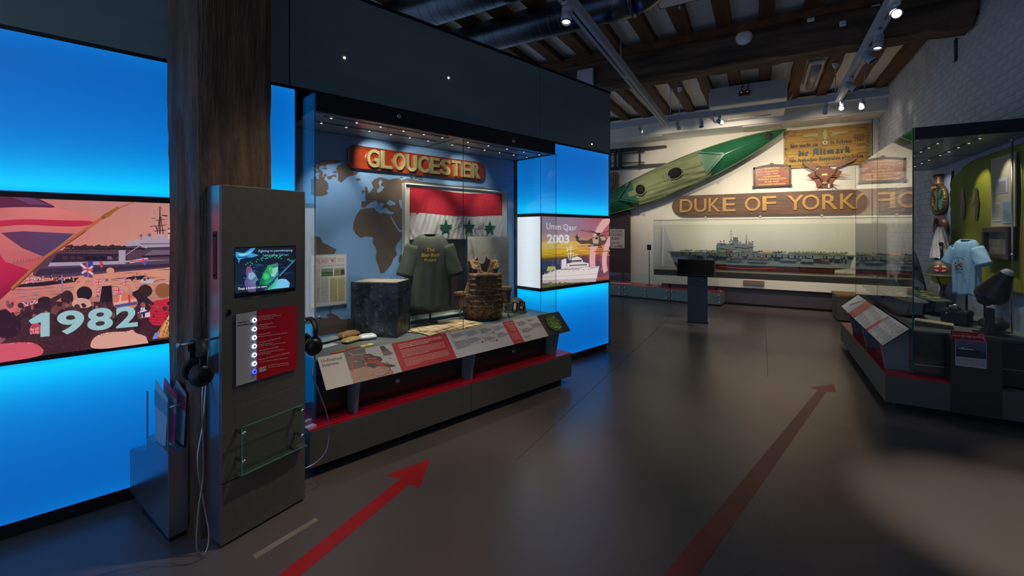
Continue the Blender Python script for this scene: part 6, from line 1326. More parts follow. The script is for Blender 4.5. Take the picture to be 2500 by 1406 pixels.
# ---- bolted bench with glass screens ---------------------------------
def bench():
    P0 = Vector((-3.09, 9.926)); P1 = Vector((-.711, 9.63)); an = math.atan2(P1.y-P0.y, P1.x-P0.x); L = (P1-P0).length
    F = T(ROOM, P0.x, P0.y, 0) @ Matrix.Rotation(an, 4, 'Z')
    t = thing('glass_fronted_bench', 'low grey bench with red top, bolted glass screens along its front', 'bench', F)
    seams = [-1.0, .58, 1.62, L] ; f = zm(onplane(F, 0), 1480, 540, 5.02)
    s1, s2 = f(216, 860)[0], f(790, 900)[0]; cuts = [-1.0, s1, s2, L]
    for a, b in zip(cuts, cuts[1:]):
        box('front_panel', 'graphite', t, a+.004, b-.004, 0, .02, .03, .275, .002)
        MB().box(a+.03, b-.03, -.05, -.042, .06, .56).build('glass_screen', 'glassg', t)
    box('carcass', 'dark', t, -1.0, L, .02, .55, .03, .27); box('bench_top', 'redtop', t, -1.0, L, 0, .56, .272, .28); box('end_panel', 'graphite', t, L, L+.005, 0, .55, .03, .275)
    box('toe_kick', 'black', t, -1.0, L-.03, .03, .5, 0, .03)
    for px, py in ((178, 813), (178, 890), (243, 818), (243, 895), (490, 838), (490, 917), (749, 858), (749, 940), (817, 862), (817, 945), (1388, 907), (1388, 995)):
        x, z = f(px, py); MB().tube([(x, 0, z), (x, -.055, z), (x, -.056, z), (x, -.062, z)], [.010, .010, .019, .017], 12).build('stand_off', 'chrome', t)
    x0, x1 = onplane(F, .5)(1615, 700)[0], onplane(F, .5)(1746, 700)[0]
    box('upstand', mat('maroon_panel', S(120, 18, 44), .5), t, x0, x1, .5, .53, .28, .53)
    x, z = onplane(F, .05)(1757, 707); MB().tube([(x-.05, .05, .29), (x-.02, .05, .30), (x+.02, .05, .295), (x+.05, .05, .29)], [.008, .014, .014, .008], 8).build('hinge', 'chrome', t)
    fx = onplane(F, .28); q = F @ Vector((fx(1585, 700)[0], .28, .281))
    s = thing('label_stand', 'slim black label stand with square head on the red bench top', 'stand', T(ROOM, q.x, q.y, q.z))
    box('foot', 'black', s, -.07, .07, -.04, .04, 0, .008, .001); MB().cyl((0, 0, 0), (0, 0, .88), .008).build('pole', 'black', s); box('head', 'black', s, -.045, .045, -.018, -.008, .80, .92, .001)
    q = F @ Vector((.1, .2, .281)); s = tag(box('printed_sheet', mat('cream_sheet', S(206, 200, 176), .5), None, -.35, .35, -.07, .07, 0, .006, mx=T(ROOM, q.x, q.y, q.z)), 'cream text panel lying flat at the left of the bench', 'label')
bench()
def pedestal():
    F = T(ROOM, -.915, 7.68, 0) @ Matrix.Rotation(math.radians(4), 4, 'Z'); t = thing('touchscreen_pedestal', 'slim dark pedestal with black tilted touchscreen on the open floor', 'pedestal', F)
    m = mat('blue_black_panel', S(44, 56, 70), .3, .1); box('column', m, t, -.15, .15, 0, .13, .01, .80, .004); box('foot_plate', 'dark', t, -.16, .165, -.01, .14, 0, .01, .001); MB().lathe([(.001, .003), (.008, .002), (.009, 0)], 12, Matrix.Translation((.075, 0, .70)) @ Matrix.Rotation(PI/2, 4, 'X')).build('lock', 'chrome', t)
    s = MB().box(-.285, .285, -.02, .02, -.155, .155).build('monitor', 'black', t, bevel=.006); s.location = (-.02, .0, .90); s.rotation_euler = (-.62, 0, 0)
    MB().box(-.262, .262, -.0215, -.02, -.132, .132).build('glass_face', mat('dark_display', S(26, 28, 30), .12), s)
pedestal()
def floor_marks():
    rdm = mat('red_floor_tape', S(176, 28, 36), .45, 0, .1, 6)
    mb = MB().add([(-1.835, .4, .0015), (-1.715, .4, .0015), (-1.825, 1.98, .0015), (-1.90, 1.98, .0015)], [(0, 1, 2, 3)])
    P = lambda *q: [(-(1.5)*0, 0)]
    def fl(px, py): d = ray(px, py); k = -CH/d.z; return (d.x*k, d.y*k)
    def arrow(pts, lab, z, m):
        q = [fl(*p) for p in pts]; c = q[0]
        o = MB().prism([(a-c[0], b-c[1]) for a, b in q], 0, .0012, 'z').build('floor_arrow', m, mx=T(ROOM, c[0], c[1], z)); return tag(o, lab, 'floor sticker')
    b0, b1 = fl(683, 1406), fl(735, 1406)
    arrow([(640, 1436), (726, 1412), (1001, 1181), (1024, 1193), (1050, 1120), (941, 1161), (980, 1167)], 'bright red arrow sticker on the floor before the left case plinth', 0, rdm)
    arrow([(1590, 1440), (1688, 1424), (2018, 955), (2041, 958), (2035, 937), (1980, 946), (1997, 951)], 'faint red arrow sticker running along the middle of the floor', 0, mat('worn_red_tape', S(128, 48, 46), .42, 0, .1, 6))
    tp = mat('faded_tape', S(142, 130, 118), .5, 0, .15, 9)
    q = [fl(*p) for p in ((617, 1355), (625, 1364), (778, 1270), (770, 1264))]; c = q[0]
    tag(MB().prism([(a-c[0], b-c[1]) for a, b in q], 0, .001, 'z').build('tape_strip', tp, mx=T(ROOM, c[0], c[1], 0)), 'strip of pale worn tape on the floor by the kiosk foot', 'tape')
floor_marks()
# ================================================================ CEILING FITTINGS
def duct(y, z, r, x0, x1, lab, elbow=False):
    t = thing('air_duct', lab, 'duct', T(ROOM, 0, y, z)); pts = [(x0, 0, 0), (x1, 0, 0)]
    MB().tube([(x0+(x1-x0)*k/20, 0, 0) for k in range(21)], r, 32).build('duct_run', 'galv', t)
    for k in range(int((x1-x0)/.12)): x = x0+.12*k; MB().tube([(x-.004, 0, 0), (x, 0, 0), (x+.004, 0, 0)], [r, r+.003, r], 32, cap=False).build('seam', 'galv', t) if x > -3.6 else None
    if elbow:
        MB().tube([(x1, 0, 0), (x1+.10, 0, .02), (x1+.2, 0, .08), (x1+.5, 0, .30)], r*.98, 32).build('elbow', 'galv', t)
        MB().tube([(x1-.02, 0, 0), (x1+.02, 0, 0)], r+.008, 32).build('collar', 'galv', t)
duct(4.5, 3.90, .18, -5.4, -1.15, 'long round silver air duct under the joists, nearer the great beam', True)
duct(3.62, 3.90, .18, -5.4, -2.0, 'second round silver air duct, at the top edge above fascia', False)
def track(p0, p1, lab):
    p0, p1 = Vector(p0), Vector(p1); d = p1-p0; t = thing('lighting_track', lab, 'track', T(ROOM, *p0) @ Matrix.Rotation(math.atan2(d.y, d.x), 4, 'Z')); L = d.length
    MB().box(0, L, -.045, .045, 0, .10).build('rail', 'trackm', t, bevel=.002)
    MB().box(.05, L*.45, -.009, .009, -.001, .0).build('slot', 'black', t); MB().box(L*.48, L-.05, -.009, .009, -.001, .0).build('slot', 'black', t)
    return t, L
t1, _ = track((-1.42, 2.9, 3.42), (-1.52, 8.3, 3.5), 'long pale lighting track running away under the beam, left')
t2, _ = track((1.0, 2.9, 3.5), (1.02, 8.3, 3.5), 'long pale lighting track running away under the beam, right')
t3, _ = track((-3.2, 8.33, 3.5), (1.62, 8.33, 3.5), 'pale lighting track crossing before the far wall')
def rod(px, py, y, nm='suspension_rod', lab='', z1=4.1, cup=True, par=None, lx=None):
    x, z = onplane(ROOM, y)(px, py)
    t = thing('track_hanger', lab, 'hanger', T(ROOM, x, y, 3.60 if cup else 3.555)); MB().cyl((0, 0, 0), (0, 0, z1-3.60), .006, n=8).build('rod', 'trackm', t)
    if cup: MB().lathe([(.045, 0), (.042, -.03), (.025, -.065), (.008, -.085)], 16, Matrix.Translation((0, 0, z1-3.60))).build('cup', 'white', t)
    MB().box(-.03, .03, -.03, .03, -.0, .01).build('clip', 'trackm', t)
rod(1637, 225, 8.33, lab='thin rod holding the cross track beside the left long track'); rod(1659, 240, 8.33, lab='cupped hanger of the cross track, right of the smoke detector'); rod(2040, 200, 8.33, lab='cupped hanger beside the meeting of right and cross tracks'); rod(2111, 200, 8.33, lab='cupped hanger of the cross track nearest the brick wall')
rod(1516, 80, 5.55, lab='thin rod holding the left long track before the beam', cup=False)
def fixture(loc, aim, lab, lit=True, body=.036, L=.11):
    loc = Vector(loc); t = thing('track_spotlight', lab, 'spotlight', T(ROOM, *loc), 'track spotlights'); d = (Vector(aim)-loc).normalized()
    MB().box(-.022, .022, -.06, .06, -.05, .0).build('adaptor', 'trackm', t, bevel=.002); MB().cyl((0, 0, -.05), (0, 0, -.085), .010, n=10).build('swivel', 'trackm', t)
    R = Matrix.Translation((0, 0, -.10)) @ d.to_track_quat('Z', 'Y').to_matrix().to_4x4()
    b = MB().lathe([(.001, -L*.55), (body*.8, -L*.55), (body*.85, -L*.5), (body*.85, L*.1), (body, L*.12), (body, L*.55), (body*.9, L*.55), (body*.82, L*.42), (.001, L*.42)], 24, R).build('lamp_head', 'trackm', t)
    for k in range(5): MB().lathe([(body*.86, -L*(.45-.1*k)), (body*1.0, -L*(.45-.1*k)+.001), (body*1.0, -L*(.45-.1*k)+.004), (body*.86, -L*(.45-.1*k)+.005)], 20, R).build('cooling_fin', 'trackm', t)
    MB().lathe([(.001, L*.45), (body*.75, L*.45)], 20, R).build('lens', 'lens' if lit else 'lensoff', t); MB().lathe([(body*.88, L*.56), (body*1.01, L*.56), (body*1.01, L*.50)], 24, R).build('bezel', 'black', t)
gx = lambda px, y: onplane(ROOM, y)(px, 300)[0]
for px, aim, lab in ((1563, (-1.9, 10.8, 2.6), 'track spotlight farthest left on the cross track'), (1655, (-.9, 10.8, 2.4), 'track spotlight just right of where left track meets the cross track'), (1712, (-.8, 7.6, 0), 'track spotlight pointing down, third from left on the cross track'), (1757, (1.0, 10.8, 2.6), 'finned track spotlight aimed right, fourth on the cross track'), (2016, (.6, 10.8, 1.4), 'track spotlight left of the lit one on the cross track'), (2105, (1.4, 10.8, 1.3), 'track spotlight nearest the brick wall on the cross track')): fixture((gx(px, 8.33), 8.33, 3.5), aim, lab, False)
fixture((gx(2055, 8.33), 8.30, 3.5), (.0, 4.0, 1.6), 'brightly lit track spotlight where right and cross tracks meet')
fixture((-1.43, 3.42, 3.44), (-1.35, 2.7, .5), 'large lit track spotlight hanging at the near end of left track', True, .045, .16)
for y, aim, lab in ((4.95, (.7, 1.0, 1.6), 'large round lit track spotlight at top edge on the right track'), (5.6, (.6, 5.0, 0), 'finned track spotlight pointing down below the beam, right track'), (6.05, (1.9, 5.6, 2.0), 'track spotlight aimed at the brick wall under the beam'), (7.15, (1.9, 6.9, 2.6), 'track spotlight aimed at the brick wall near the cross track')): fixture((1.01, y, 3.5), aim, lab, y < 5.8, .042, .14)
def ac():
    t = thing('air_conditioner', 'white ceiling air conditioner slung below the joists behind the beam', 'air conditioner', T(ROOM, 0, 0, 0))
    box('casing', 'white', t, -.83, .37, 8.65, 9.95, 3.75, 4.02, .006); box('front_panel', 'trackm', t, -.82, .36, 8.63, 8.65, 3.77, 4.08, .003)
    for y0, y1 in ((9.1, 9.16), (9.7, 9.76)): box('louvre', 'trackm', t, -.6, .15, y0, y1, 3.735, 3.75, .002)
    box('filter_grille', 'cream', t, -.55, .1, 9.2, 9.66, 3.74, 3.75, .002)
    for dx in (-.07, .0):
        s = box('isolator_switch', 'dark', t, -.26+dx*1.3, -.18+dx*1.3, 8.60, 8.63, 3.88, 3.96, .003); box('indicator', mat('neon%d' % (dx*100), S(255, 70, 60), .3, emit=S(255, 60, 50), es=1.5), s, -.23+dx*1.3, -.21+dx*1.3, 8.597, 8.60, 3.925, 3.94)
        MB().tube([(-.22+dx*1.3, 8.61, 3.96), (-.21+dx*1.3, 8.60, 4.02), (-.19+dx*1.3, 8.63, 4.09)], .008, 6).build('cable', 'black', t)
ac()
def ceil_items():
    d = ray(1984, 190); k = (4.12-CH)/d.z; x, y = d.x*k, d.y*k; t = thing('emergency_light', 'white batten light with clear diffuser between joists behind the beam', 'ceiling light', T(ROOM, .75, 8.95, 4.12))
    box('tray', 'white', t, -.105, .105, -.65, .65, .02, .06, .004)
    MB().tube([(0, -.55, .0), (0, .55, .0)], [.07, .07], 16).build('diffuser', mat('frosted_diffuser', S(176, 170, 160), .25), t)
    for px, py, lab in ((1632, 252, 'round white smoke detector on the ceiling between joists'),):
        d = ray(px, py); k = (4.2-CH)/d.z; t = thing('smoke_detector', lab, 'detector', T(ROOM, d.x*k, d.y*k, 4.279)); MB().lathe([(.05, 0), (.05, -.03), (.04, -.05), (.001, -.055)], 20).build('cover', 'white', t); box('conduit_block', 'trackm', t, -.12, .12, -.03, .03, -.02, 0)
    d = ray(1700, 0); k = (4.0-CH)/d.z
    t = thing('ceiling_unit', 'flat pale grey ceiling unit at top edge before the beam', 'ceiling unit', T(ROOM, -.42, 4.85, 3.95)); box('casing', 'cream', t, -.55, .25, -.6, .12, 0, .10, .004); box('rim', 'dark', t, -.556, .256, .12, .126, -.002, .10); box('rim', 'dark', t, -.556, -.55, -.605, .12, -.002, .10); MB().cyl((-.35, .12, .0), (-.35, .13, -.05), .010, n=8).build('latch', 'chrome', t)
    g = onplane(ROOM, 6.20); x, z = g(1431, 190); t = thing('cable_box', 'grey steel cable box on the beam just above the fascia end', 'box', T(ROOM, x, 6.22, z-.12)); box('housing', 'trackm', t, -.13, .12, -.06, .0, 0, .24, .004); box('cover', 'trackm', t, -.125, .115, -.064, -.06, .01, .23, .002)
    t = thing('heater_pipe', 'thin grey conduit lying along the bulkhead edge', 'pipe', T(ROOM, 0, 10.1, 4.02)); MB().cyl((.42, 0, 0), (.5, -.5, .03), .012, n=8).build('pipe', 'trackm', t)
ceil_items()
# ================================================================ RIGHT DISPLAY CASE
RX0, RX1, RY0, RY1 = 1.10, 1.87, 4.85, 7.42
def case_right():
    t = thing('display_case', 'glass display case against the white brick wall, holding the medic helmet', 'display case', ROOM.copy())
    MB().prism([(.90, 4.73), (1.95, 4.73), (1.95, 7.45), (.90, 7.13)], .07, .292, 'z').build('plinth', 'plinth', t, bevel=.002)
    MB().prism([(.905, 4.735), (1.30, 4.735), (1.30, 4.84), (1.95, 4.84), (1.95, 7.44), (.905, 7.12)], .292, .30, 'z').build('plinth_top', 'redtop', t)
    MB().prism([(.98, 4.81), (1.95, 4.81), (1.95, 7.4), (.98, 7.08)], 0, .07, 'z').build('toe_kick', 'black', t)
    lb = mat('olive_lower', S(50, 54, 48), .35); box('lower_cabinet', lb, t, RX0+.015, 1.95, RY0+.012, RY1, .30, .655)
    box('lower_rail', 'chrome', t, RX0-.002, 1.30, RY0-.002, RY0+.004, .385, .391); box('lower_rail', 'chrome', t, RX0-.004, RX0+.002, RY0, RY1, .385, .391)
    MB().prism([(RX0+.01, RY0+.012), (RX0+.07, RY0-.0), (1.95, RY0-.0), (1.95, RY1-.01), (RX0+.01, RY1-.01)], .655, .67, 'z').build('deck', 'deck', t)
    pn = box('graphic_panel', mat('dark_graphic_panel', S(58, 58, 52), .5, .1), t, 1.30, 1.585, 4.72, 4.84, .07, .665, .002)
    box('side_cabinet', mat('dark_side_cabinet', S(50, 50, 46), .5), t, 1.587, 1.95, 4.84, RY0+.01, .02, .63, .002); box('seam_line', 'chrome', t, 1.587, 1.95, 4.838, 4.8405, .43, .433); box('seam_line', 'chrome', t, 1.587, 1.95, 4.838, 4.8405, .27, .273)  # thin metal strips mark the seams of the side cabinet
    # label on the graphic panel
    F = T(ROOM, 0, 4.72, 0); z = zm(onplane(F, -.003), 2040, 600, 3.196); bl, tr = z(935, 930), z(1180, 690)
    x0, x1 = z(898, 700)[0], z(1180, 700)[0]; xa = z(935, 800)[0]; zt, zm_, zp, zb = z(1040, 672)[1], z(1040, 738)[1], z(1040, 872)[1], z(1040, 945)[1]
    lbp = MB().box(xa, x1, -.002, 0, zb, zt).box(x0, xa, -.002, 0, zm_, zt).build('label', 'white', pn); lbp.location = (0, 4.7195, 0)
    a = Art(-.0025, dl=.00008); w = x1-xa
    a.rect(xa, zb, x1, zm_, S(178, 184, 190)); a.rect(x0, zm_, x1, zt, S(166, 18, 36)); a.rect(xa+.003, zp, x1-.003, zm_-.003, S(60, 66, 78), S(96, 96, 116)); a.rect(xa+.003, zp, x1-.003, zp+(zm_-zp)*.38, S(34, 48, 56), S(50, 62, 72))
    q = lambda u, v: (xa+w*u, zp+(zm_-zp)*v)
    a.poly([q(.04, .42), q(.10, .34), q(.72, .34), q(.82, .42), q(.6, .44), q(.04, .47)], S(22, 26, 34)); a.poly([q(.08, .45), q(.6, .44), q(.56, .50), q(.12, .50)], S(190, 192, 196)); a.poly([q(.2, .5), q(.24, .60), q(.28, .5)], S(200, 200, 200)); a.line([q(.38, .5), q(.38, .62)], .002, S(180, 180, 180))
    a.text('Build your memory', x0+.01, zt-(zt-zm_)*.36, x0+(x1-x0)*.5, zt-(zt-zm_)*.18, S(210, 130, 130), 0); a.text("Part of QE2's flight deck", x0+.012, zm_+(zt-zm_)*.32, x0+(x1-x0)*.76, zm_+(zt-zm_)*.58, S(235, 210, 210), .02)
    cx, cz = x0+(x1-x0)*.85, zm_+(zt-zm_)*.62; a.ell(cx, cz, .017, .017, S(230, 215, 215)); a.ell(cx, cz, .013, .013, S(166, 18, 36)); a.text('10', cx-.007, cz-.005, cx+.007, cz+.005, S(235, 220, 220)); a.line([(cx+.01, cz-.012), (cx+.022, cz-.03)], .004, S(230, 215, 215))
    for k in range(5): a.words(xa+.005, x1-.01, zp-.014-.0105*k, .005, S(96, 98, 100), k)
    a.build('print', 'art', lbp)
    # header, ceiling, back
    box('header', 'dark', t, RX0+.012, 1.95, RY0-.008, RY0+.03, 2.27, 2.37, .002); box('header_top', 'dark', t, RX0+.012, 1.95, RY0+.03, RY1, 2.355, 2.372)
    cp = box('case_ceiling', mat('case_ceiling_grey', S(120, 128, 128), .3), t, RX0+.05, RX1, RY0+.03, RY1-.01, 2.272, 2.285); box('ceiling_seam', 'dark', cp, RX0+.05, RX1, 6.10, 6.112, 2.270, 2.2725)
    for x in (1.32, 1.55): box('light_slot', 'black', cp, x-.014, x+.014, RY0+.15, RY1-.15, 2.268, 2.273)
    for x, ys in ((1.32, (5.10, 5.33, 5.56, 5.80, 6.30, 6.55, 6.8, 7.05)), (1.55, (5.0, 5.22, 5.45, 5.68, 5.92, 6.25, 6.5, 6.75, 7.0))):
        for y in ys:
            q_ = MB().lathe([(.001, -.004), (.010, -.004), (.013, -.007), (.015, 0), (.015, .004)], 16, Matrix.Translation((x, y, 2.268))).build('downlight', 'chrome', t)
            MB().lathe([(.001, -.009), (.008, -.0085)], 12, Matrix.Translation((x, y, 2.268))).build('lamp_face', 'lens', q_)
    box('back_panel', mat('pale_blue_back', S(150, 164, 190), .6, 0, .04, 4), t, RX1-.012, RX1, RY0+.02, RY1, .67, 2.27)
    for nm, b in (('side_glass', (RX0, RX0+.008, RY0, 6.15)), ('side_glass', (RX0, RX0+.008, 6.154, RY1)), ('end_glass', (RX0+.008, 1.95, RY0-.001, RY0+.007)), ('end_glass', (RX0+.008, RX1, RY1-.008, RY1))):
        MB().box(*b, .305, 2.37 if nm[0] == 's' else 2.272).build(nm, 'glass', t)
    for x, y, s_ in ((RX0-.002, RY0-.002, .009), (RX0-.001, 6.15, .004), (RX0-.001, RY1-.004, .005)): box('glass_edge', 'edge', t, x, x+s_, y, y+s_, .302, 2.372)
    for y in (4.95, 5.75, 6.5): MB().prism([(.94, .30), (RX0-.002, .30), (RX0-.002, .66), (1.05, .66), (.90, .53)], y-.012, y+.012, 'y').build('bracket', 'graphite', t)
    return t
case_right()
def rsp(x, y, ax, ay, az, e, deg, col=NEUT): spot((x, y, 2.255), (ax, ay, az), e*1.7, deg, .6, col, .012, 'case_lamp')
rsp(1.32, 5.33, 1.6, 5.45, 1.2, 5, 50); rsp(1.55, 5.0, 1.6, 4.98, .9, 2.5, 50); rsp(1.32, 5.8, 1.6, 6.1, 1.0, 5, 45, WARM); rsp(1.55, 6.5, 1.85, 6.95, 1.8, 3.5, 60); rsp(1.32, 6.3, 1.4, 6.2, .67, 5, 60, WARM); rsp(1.55, 5.68, 1.86, 5.8, 1.7, 3.5, 60); rsp(1.32, 5.1, 1.4, 5.3, .67, 4, 60, WARM); rsp(1.55, 5.22, 1.86, 5.2, 1.7, 3, 60)
def text_rail_right():
    yb, zb, yt, zt = .892, .53, 1.062, .69; tilt = math.atan2(yt-yb, zt-zb); Hh = math.hypot(yt-yb, zt-zb)
    F = T(RW, 0, yb, zb) @ Matrix.Rotation(-tilt, 4, 'X'); t = thing('text_panel', 'sloping white and red information panel along the right case', 'information panel', F)
    Fi = F.inverted(); o = Fi @ Vector((0, 0, CH))
    def g(px, py): d = Fi.to_3x3() @ ray(2040+px/7.03, 700+py/7.03); k = (-.006-o.y)/d.y; return (o.x+d.x*k, o.z+d.z*k)
    x0, x1 = -6.98, -4.76; MB().box(x0, x1, -.005, 0, 0, Hh).build('panel', 'dark', t)
    b = Art(-.0054, dl=.00004); W1, R1 = S(186, 188, 192), S(178, 44, 50); e = lambda px, py: g(px, py)[0]
    xs = [x0, (e(225, 450)+e(520, 245))/2, (e(320, 540)+e(635, 320))/2, (e(510, 725)+e(740, 575))/2, (e(550, 760)+e(790, 605))/2, x1]
    for i, c in enumerate((W1, R1, W1, R1, W1)): b.rect(xs[i], 0, xs[i+1], Hh*(.62 if i == 3 else 1), c)
    b.rect(xs[3], Hh*.62, xs[4]+.02, Hh, W1); b.y -= .0001
    L = lambda i, u, v: (xs[i]+(xs[i+1]-xs[i])*u, Hh*v)
    b.poly([L(0, .3, .35), L(0, .5, .30), L(0, .85, .9), L(0, .8, .95)], S(120, 104, 92)); b.poly([L(0, .35, .12), L(0, .5, .12), L(0, .55, .2)], S(140, 100, 96)); b.poly([L(3, 0, .60), L(3, .8, .58), L(3, 1.25, .95), L(3, .7, .98)], S(150, 122, 88))
    pk = S(230, 170, 170); ink = S(120, 122, 126)
    for k in range(11): b.words(xs[1]+.015+.0, xs[2]-.02, Hh*(.90-.075*k), .0055, pk, k)
    for k in range(6): b.words(xs[3]+.01, xs[4]-.01, Hh*(.52-.08*k), .0045, pk, 20+k)
    r = random.Random(1)
    for i, n in ((2, 4), (4, 5)):
        for c in range(n):
            xa = xs[i]+(xs[i+1]-xs[i])*(c+.12)/n; xb = xs[i]+(xs[i+1]-xs[i])*(c+.85)/n
            for row in range(2):
                zz = Hh*(.86-.46*row-.03*c*(i == 2)); b.words(xa, xb-.03, zz, .0065, S(70, 70, 74), c+row)
                for k in range(5): b.words(xa, xb-(.04 if k == 4 else 0), zz-.011*(k+1), .005, ink, c*9+k)
                if (c+row) % 2: b.ell(xb-.02, zz-.072, .008, .008, S(190, 40, 50), 12)
    b.build('print', 'art', t)
text_rail_right()
# ---- inside the right case ------------------------------------------
GW = 1.845
def drape():
    F = T(RW, 0, GW, 0); t = thing('green_banner', 'olive green fabric banner printed with two dark penguins, on a pole', 'banner', F); g = zm(onplane(F, -.03), 2220, 330, 4.85)
    xl = g(508, 700)[0]; xr = -4.87
    def fn(u, v):
        x = xl+(xr-xl)*u; zt = 2.02+.19*min(1, u*3.2)**.5; zb = .98; return (x, -.03-.006*math.sin(u*34+1)-.004*math.sin(v*9+u*6)-.012*max(0, .06-u)*16*abs(math.sin(v*30)), zb+(zt-zb)*v)
    MB().grid(fn, 90, 40).build('cloth', mat('olive_fabric', S(124, 128, 14), .8, 0, .08, 4, .2, 80), t, solid=.003)
    MB().cyl((xl-.03, -.02, .95), (xl-.03, -.02, 2.08), .014).cyl((xl-.03, -.02, 2.08), (xl-.015, -.02, 2.17), .011).build('pole', mat('grey_pole', S(70, 70, 66), .4, .4), t)
    a = Art(-.048, g, dl=.0002); a.smooth = True; dk = S(48, 42, 30)
    for i, (cx, y0, y1, k) in enumerate(((655, 655, 1005, 1.0), (820, 618, 992, 1.12))):
        h = y1-y0; X = lambda u, k=k, cx=cx: cx+u*56*k; Y = lambda v, y0=y0, h=h: y0+v*h
        a.poly([(X(0), Y(0)), (X(.25), Y(.02)), (X(.30), Y(.12)), (X(.35), Y(.25)), (X(.58), Y(.45)), (X(.45), Y(.75)), (X(.30), Y(.93)), (X(.35), Y(1)), (X(-.45), Y(1)), (X(-.15), Y(.93)), (X(-.2), Y(.7)), (X(-.35), Y(.53)), (X(-.7), Y(.62)), (X(-.78), Y(.61)), (X(-.3), Y(.42)), (X(-.22), Y(.2)), (X(-.35), Y(.1)), (X(-.3), Y(.08)), (X(-.15), Y(.03))], dk)
        a.poly([(X(-.24), Y(.5)), (X(-.14), Y(.6)), (X(-.12), Y(.85)), (X(-.38), Y(.9)), (X(-.42), Y(.7))], S(104, 100, 84)); a.poly([(X(-.48), Y(.22)), (X(-.3), Y(.2)), (X(-.28), Y(.34)), (X(-.42), Y(.42))], S(110, 106, 84)) if i else None
    a.build('penguin_print', 'art', t)
drape()
def crest():
    F = T(RW, 0, GW+.01, 0); g = zm(onplane(F, -.04), 2220, 330, 4.85); cx, cz = g(338, 765); t = thing('ship_badge', 'oval ship badge with rope rim, crown and crossed green bars', 'badge', T(F, cx, 0, cz))
    rx, rz = (g(415, 765)[0]-g(262, 765)[0])/2*1.0, (g(338, 590)[1]-g(338, 940)[1])/2
    R = Matrix.Rotation(PI/2, 4, 'X')
    MB().lathe([(.001, .02), (.86, .02), (.92, .0)], 32, R @ Matrix.Diagonal((rx, rz, 1, 1))).build('field', mat('badge_field', S(150, 146, 138), .5), t)
    MB().tube([(rx*.95*math.cos(a), -.03-.004*math.sin(a*30), rz*.95*math.sin(a)) for a in [2*PI*k/90 for k in range(91)]], [.022+.004*math.sin(k*2.1) for k in range(91)], 8, cap=False).build('rope_rim', mat('gilded_rope', S(120, 98, 52), .4, .5, .2, 30), t)
    gn = mat('badge_green', S(20, 120, 92), .4)
    for s in (-1, 1): MB().prism([(-s*rx*.62, -rz*.62), (-s*rx*.30, -rz*.70), (s*rx*.62, rz*.62), (s*rx*.30, rz*.70)], -.045, -.022).build('crossed_bar', gn, t)
    MB().box(-rx*.12, rx*.12, -.05, -.022, -rz*.75, rz*.75).build('staff', 'dark', t); MB().box(-rx*.75, -.0, -.06, -.02, rz*.78, rz*.98).build('name_scroll', 'brass', t, bevel=.004)
    MB().lathe([(.055, 0), (.06, .02), (.05, .05), (.062, .09), (.05, .12), (.001, .13)], 14, Matrix.Translation((0, -.03, rz*1.02))).build('crown', mat('crown_gilt', S(128, 100, 70), .4, .5, .2, 30), t)
    MB().lathe([(.045, 0), (.05, .05), (.04, .055)], 10, Matrix.Translation((0, -.034, rz*1.02+.03))).build('crown_band', mat('crown_white', S(170, 170, 168), .5), t)
crest()
def plume():
    F = T(RW, 0, GW-.02, 0); g = zm(onplane(F, -.05), 2220, 330, 4.85); cx, cz = g(335, 1085)
    t = thing('oval_plaque', 'small oval wooden frame on back panel directly below the ship badge', 'frame', T(F, cx, 0, cz)); R = Matrix.Rotation(PI/2, 4, 'X')
    rx, rz = .105, .115
    MB().lathe([(.80, .012), (.86, .06), (1.0, .065), (1.02, -.01)], 32, R @ Matrix.Diagonal((rx, rz, 1, 1))).build('oval_rim', woodmat('brown_rim', S(104, 62, 44), S(80, 46, 34), 'z', 8, .4, .1), t)
    MB().lathe([(.001, .01), (.84, .01)], 28, R @ Matrix.Diagonal((rx, rz, 1, 1))).build('bristle_field', mat('grey_green_field', S(96, 104, 92), .9, 0, .2, 40), t)
    g2 = zm(onplane(F, -.14), 2220, 330, 4.85); x, z = g2(345, 1270); t = thing('plastic_wrapped_cap', 'crumpled clear plastic draped over a pale cap on stand', 'cap', T(F, x, -.12, z))
    def fn(u, v): a = 2*PI*u; r = .035+.105*(1-v)**.6+.01*math.sin(a*9+v*4)*(1-v*.5); return (r*math.cos(a)*.95, r*math.sin(a)*.6, -.17+.34*v+.006*math.sin(a*5))
    MB().grid(fn, 64, 20).build('plastic_cover', mat('crumpled_film', S(232, 230, 232), .25, 0, .12, 14, .8, 26), t, sub=0)
    MB().lathe([(.035, .168), (.02, .175), (.001, .18)], 16, None, 1, .6).build('crown_top', mat('film_top', S(232, 230, 232), .25), t)
    MB().tube([(.12, -.03, -.02), (.14, -.03, -.12), (.12, -.03, -.22)], [.012, .012, .01], 8).build('dark_strap', 'black', t); MB().ell((.115, -.03, -.01), (.035, .02, .018), 12, 8).build('dark_knob', 'black', t); MB().cyl((0, 0, -.2), (0, 0, -.16), .05).build('stand', 'dark', t); MB().cyl((0, 0, -.46), (0, 0, -.2), .008).build('stand_pole', 'dark', t)
plume()
